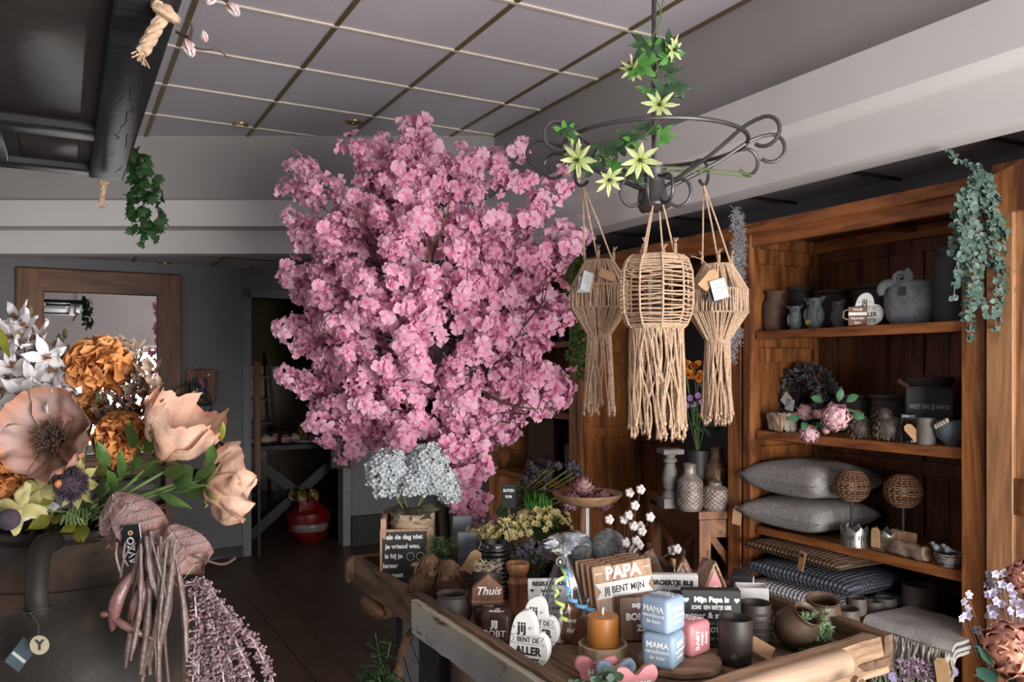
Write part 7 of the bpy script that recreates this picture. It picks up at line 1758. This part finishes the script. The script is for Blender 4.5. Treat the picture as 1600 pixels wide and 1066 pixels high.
# green leaves round the rim
t=fl('leaf_sprays','mixed green and olive leaves spreading over the vase rim','leaves'); M['olive']=leafmat('olive leaves',(.09,.10,.015),(.20,.20,.03)); M['mgreen']=leafmat('mid green leaves',(.03,.06,.015),(.07,.13,.03))
lg=MB(); lo_=MB()
for px,py,d,l,w_ in ((205,742,(.5,-.3,.9),.05,.016),(190,752,(.2,-.4,1),.055,.015),(215,748,(.9,-.2,.5),.05,.016),(180,770,(.0,-.5,1),.045,.018),(150,765,(.8,-.6,.2),.055,.035),(155,782,(1,-.5,-.1),.05,.03),(255,740,(.9,-.3,.1),.05,.02),(270,755,(.8,-.3,.5),.045,.035),(285,770,(1,-.2,.1),.045,.022),(245,770,(.9,-.3,-.3),.06,.012),(265,768,(.8,-.3,.2),.06,.012),(170,735,(-.2,-.4,.9),.05,.018),(130,790,(.6,-.7,-.1),.05,.02),(205,700,(.3,-.4,.8),.05,.03),(225,705,(.5,-.4,.6),.045,.03),(300,752,(.9,-.1,.6),.05,.016),(325,735,(.3,-.1,1),.045,.016)):
    leaf(lg,FL(px,py,1.12),d,(0,-1,.5),l,w_,cup=rnd(-.2,.2))
for px,py,d,l,w_ in ((115,815,(-.3,-.6,-.7),.04,.024),(125,818,(.4,-.7,-.6),.036,.024),(85,805,(-.6,-.5,-.5),.04,.02),(60,790,(-.8,-.5,.1),.05,.018),(75,740,(-.5,-.5,.6),.05,.018),(90,775,(-.7,-.5,-.2),.05,.022),(45,700,(-.7,-.4,.5),.045,.014),(25,655,(-.3,-.4,.9),.05,.014),(15,560,(-.1,-.4,1),.06,.014),(30,690,(.5,-.4,.8),.05,.016),(20,750,(.2,-.6,.9),.05,.012),(345,690,(.1,-.4,1),.03,.012),(150,745,(.5,-.4,.6),.045,.02),(100,800,(.1,-.8,-.3),.04,.022)):
    leaf(lo_,FL(px,py,1.13),d,(0,-1,.5),l,w_,cup=rnd(-.3,.2))
lg.build('green_leaves',M['mgreen'],t); lo_.build('olive_leaves',M['olive'],t)
m=MB()
for q in ((260,735,1.13),(300,745,1.13),(225,735,1.12),(330,745,1.14),(150,800,1.1),(20,720,1.1),(60,800,1.12)): m.tube(smooth([FL(110+rnd(-30,60),812,1.16),FL((q[0]+130)/2,795-(790-q[1])*.4,1.13),FL(*q)],5),.0022,6)
for k in range(6): m.tube(smooth([FL(110+k*5,795,1.08),FL(95+k*8,820,1.06),FL(100+k*5,805+k,1.05)],4),.001,4)
m.build('stem',M['stemg'],t)
# pink skeleton leaf and pods, amaranth
M['skel']=tint('glittered mauve leaf',[(0,(.13,.07,.065)),(.5,(.18,.095,.09)),(1,(.28,.11,.07))],.42,.1,nscale=50,nmix=.4,c3=(.26,.18,.17),bmp=.9,spec=.8)
M['pod']=plain('glittered brown pod',(.055,.034,.027),.5,c2=(.13,.075,.065),sc_=25,bmp=.8,spec=.7)
t=thing('mauve_leaf','large glittered mauve skeleton leaf with folded lobes hanging over the vase shoulder','leaves',FB_)
for (px,py,Y,d,nr,l,w_,cp_) in ((180,770,1.05,(.75,-.3,-.62),(.2,-.8,.6),.085,.095,-.35),(178,772,1.05,(-.05,-.2,-1),(-.2,-1,.1),.07,.055,-.2),(265,822,1.04,(.62,-.2,-.75),(.3,-.9,.3),.075,.085,-.3),(195,800,1.05,(-.45,-.3,-.8),(-.2,-1,.2),.05,.05,-.3),(235,830,1.04,(.3,-.1,-1),(.2,-1,.1),.07,.05,-.2)):
    m=MB(); m.petal(FL(px,py,Y),d,nr,l,w_,cup=cp_,ruf=.22,nl=10,nw=8,seed=px,prof=lambda x:(.18+1.5*x-1.2*x*x)*(1 if x<.8 else (1-x)*4+.2)); o=m.build('lobe',M['skel'],t)
    q=MB(); dd=V(d).normalized(); nn=V(nr); nn=(nn-dd*nn.dot(dd)).normalized(); sd=dd.cross(nn); p0=FL(px,py,Y)+nn*.002
    q.tube([p0,p0+dd*l*.9+nn*cp_*l*.8],[.0012,.0004],4)
    for k in range(5):
        for s_ in (-1,1): a=p0+dd*l*(.12+.16*k)+nn*(cp_*l*(.12+.16*k)**2+.001); q.tube([a,a+dd*l*.16+sd*s_*w_*.38+nn*(cp_*l*.12)],[.0006,.0003],3)
    q.build('veins',M['pod'],o)
m=MB(); m.tube(smooth([FL(300,868,1.03),FL(345,882,1.03),FL(368,872,1.03)],4),.0015,5); m.build('leaf_tip',M['pod'],t)
t=thing('black_hang_tag','small black glossy hang tag with white upright letters among the mauve pods','tag',P(207,850,1.03),(0,math.radians(-8),0)); m=MB(); m.box((0,0,0),(.024,.0012,.048),bev=.0005); m.build('card',plain('gloss tag',(.012,.012,.014),.15,spec=.9),t)
text('AVZO',.0125,M['letw'],t,(-.001,-.0012,-.008),(pi/2,-pi/2,0),bold=.0002,ext=.0002); m=MB(); m.lathe([(.0015,0),(.003,0),(.003,.001),(.0015,.001)],14,c=(0,-.001,.014),R=Matrix.Rotation(pi/2,3,'X'),closed=True); m.build('eyelet',M['twine'],t)
t=thing('pod_garland','hanging brown mauve glittered seed pods and twisted strips in front of the vase','plant',FB_); random.seed(8)
for k in range(26):
    x0=rnd(215,275); x1=x0+rnd(-30,28); Yk=rnd(1.0,1.06); y1=rnd(1000,1120) if k%3 else rnd(900,960)
    pts=smooth([FL(x0,rnd(835,870),Yk),FL((x0+x1)/2+rnd(-8,8),(870+y1)/2,Yk),FL(x1,y1,Yk)],6); w_=rnd(.0015,.0038)
    m=MB(); n=len(pts); m.tube(pts,[w_*(.5+.8*sin(pi*i/n)+.25*sin(i*2.1)) for i in range(n)],7); m.build('strip',M['pod'],t)
for px0,py0,px1,py1,w_,rr in ((206,895,175,985,.010,.5),(232,905,212,985,.010,.4),(240,915,200,975,.006,.2),(165,955,240,1000,.006,.3),(185,960,158,960,.0045,.2)):
    pts=smooth([FL(px0,py0,1.02),FL((px0+px1)/2-8,(py0+py1)/2,1.01),FL(px1,py1,1.02)],7); n=len(pts); m=MB(); m.tube(pts,[w_*.72*(.2+sin(pi*(i+.5)/n)) for i in range(n)],10); m.build('pod',plain('red brown pod',(.09,.03,.03),.45,c2=(.17,.085,.08),sc_=30,bmp=.6,spec=.7) if py0==895 else bpy.data.materials['red brown pod'],t)
for x0,x1,y1 in ((183,190,900),(196,200,885),(212,188,905),(222,215,905),(245,205,980)): m=MB(); m.tube(smooth([FL(x0,848,1.02),FL((x0+x1)/2-5,870,1.015),FL(x1,y1,1.02)],5),.0016,5); m.build('strip',M['pod'],t)
t=thing('amaranth_strands','hanging dusty pink beaded amaranth strands right of the clay vase','plant',FB_); random.seed(6)
M['ama']=plain('dusty pink bead',(.10,.055,.06),.4,c2=(.30,.20,.215),sc_=70,spec=.7)
ends=[(430,1075),(418,1052),(398,1090),(385,1075),(372,1100),(352,1090),(338,1100),(322,1090),(310,1080),(362,1060),(345,1040),(400,1100),(330,1050),(300,1100)]
bead=MB(); 
for k,(ex_,ey_) in enumerate(ends):
    Yk=1.05+rnd(-.03,.04); sx_=310+(ex_-300)*.14; pts=smooth([FL(sx_-8,910+rnd(-4,10),Yk),FL(sx_+(ex_-sx_)*.35,930+(ey_-930)*.25,Yk),FL(sx_+(ex_-sx_)*.78,930+(ey_-930)*.62,Yk),FL(ex_,ey_,Yk)],14); m=MB(); m.tube(pts,.0013,5,caps=False)
    for i in range(1,len(pts)):
        for q in range(3):
            d=V((rnd(-1,1),rnd(-1,.6),rnd(-.7,.7))).normalized(); l=rnd(.005,.010); p=pts[i]; e=p+d*l; m.tube([p,e],[.0006,.0005],3,caps=False); m.sph(e,rnd(.0015,.0022),6,4)
    m.build('strand',M['ama'],t)
# small red object behind the vase at the left edge
p=P(8,838,1.45); t=thing('red_cloth','dark red cloth bag lying behind the vase at the left edge','bag',(p.x-.05,p.y,p.z-.03)); m=MB(); m.sph((0,0,0),(.09,.07,.035),16,10,fn=lambda d:1+.1*noise.noise(d*2)); m.build('cloth',plain('dark red',(.25,.01,.012),.6),t)
t=thing('side_shelf','dark side shelf behind the clay vase','shelf',(p.x-.12,p.y,0)); pbox(t,'top',(0,0,p.z-.075),(.4,.28,.02),M['dwood']); pbox(t,'post',(0,0,(p.z-.085)/2),(.3,.2,p.z-.085),M['dwood'])
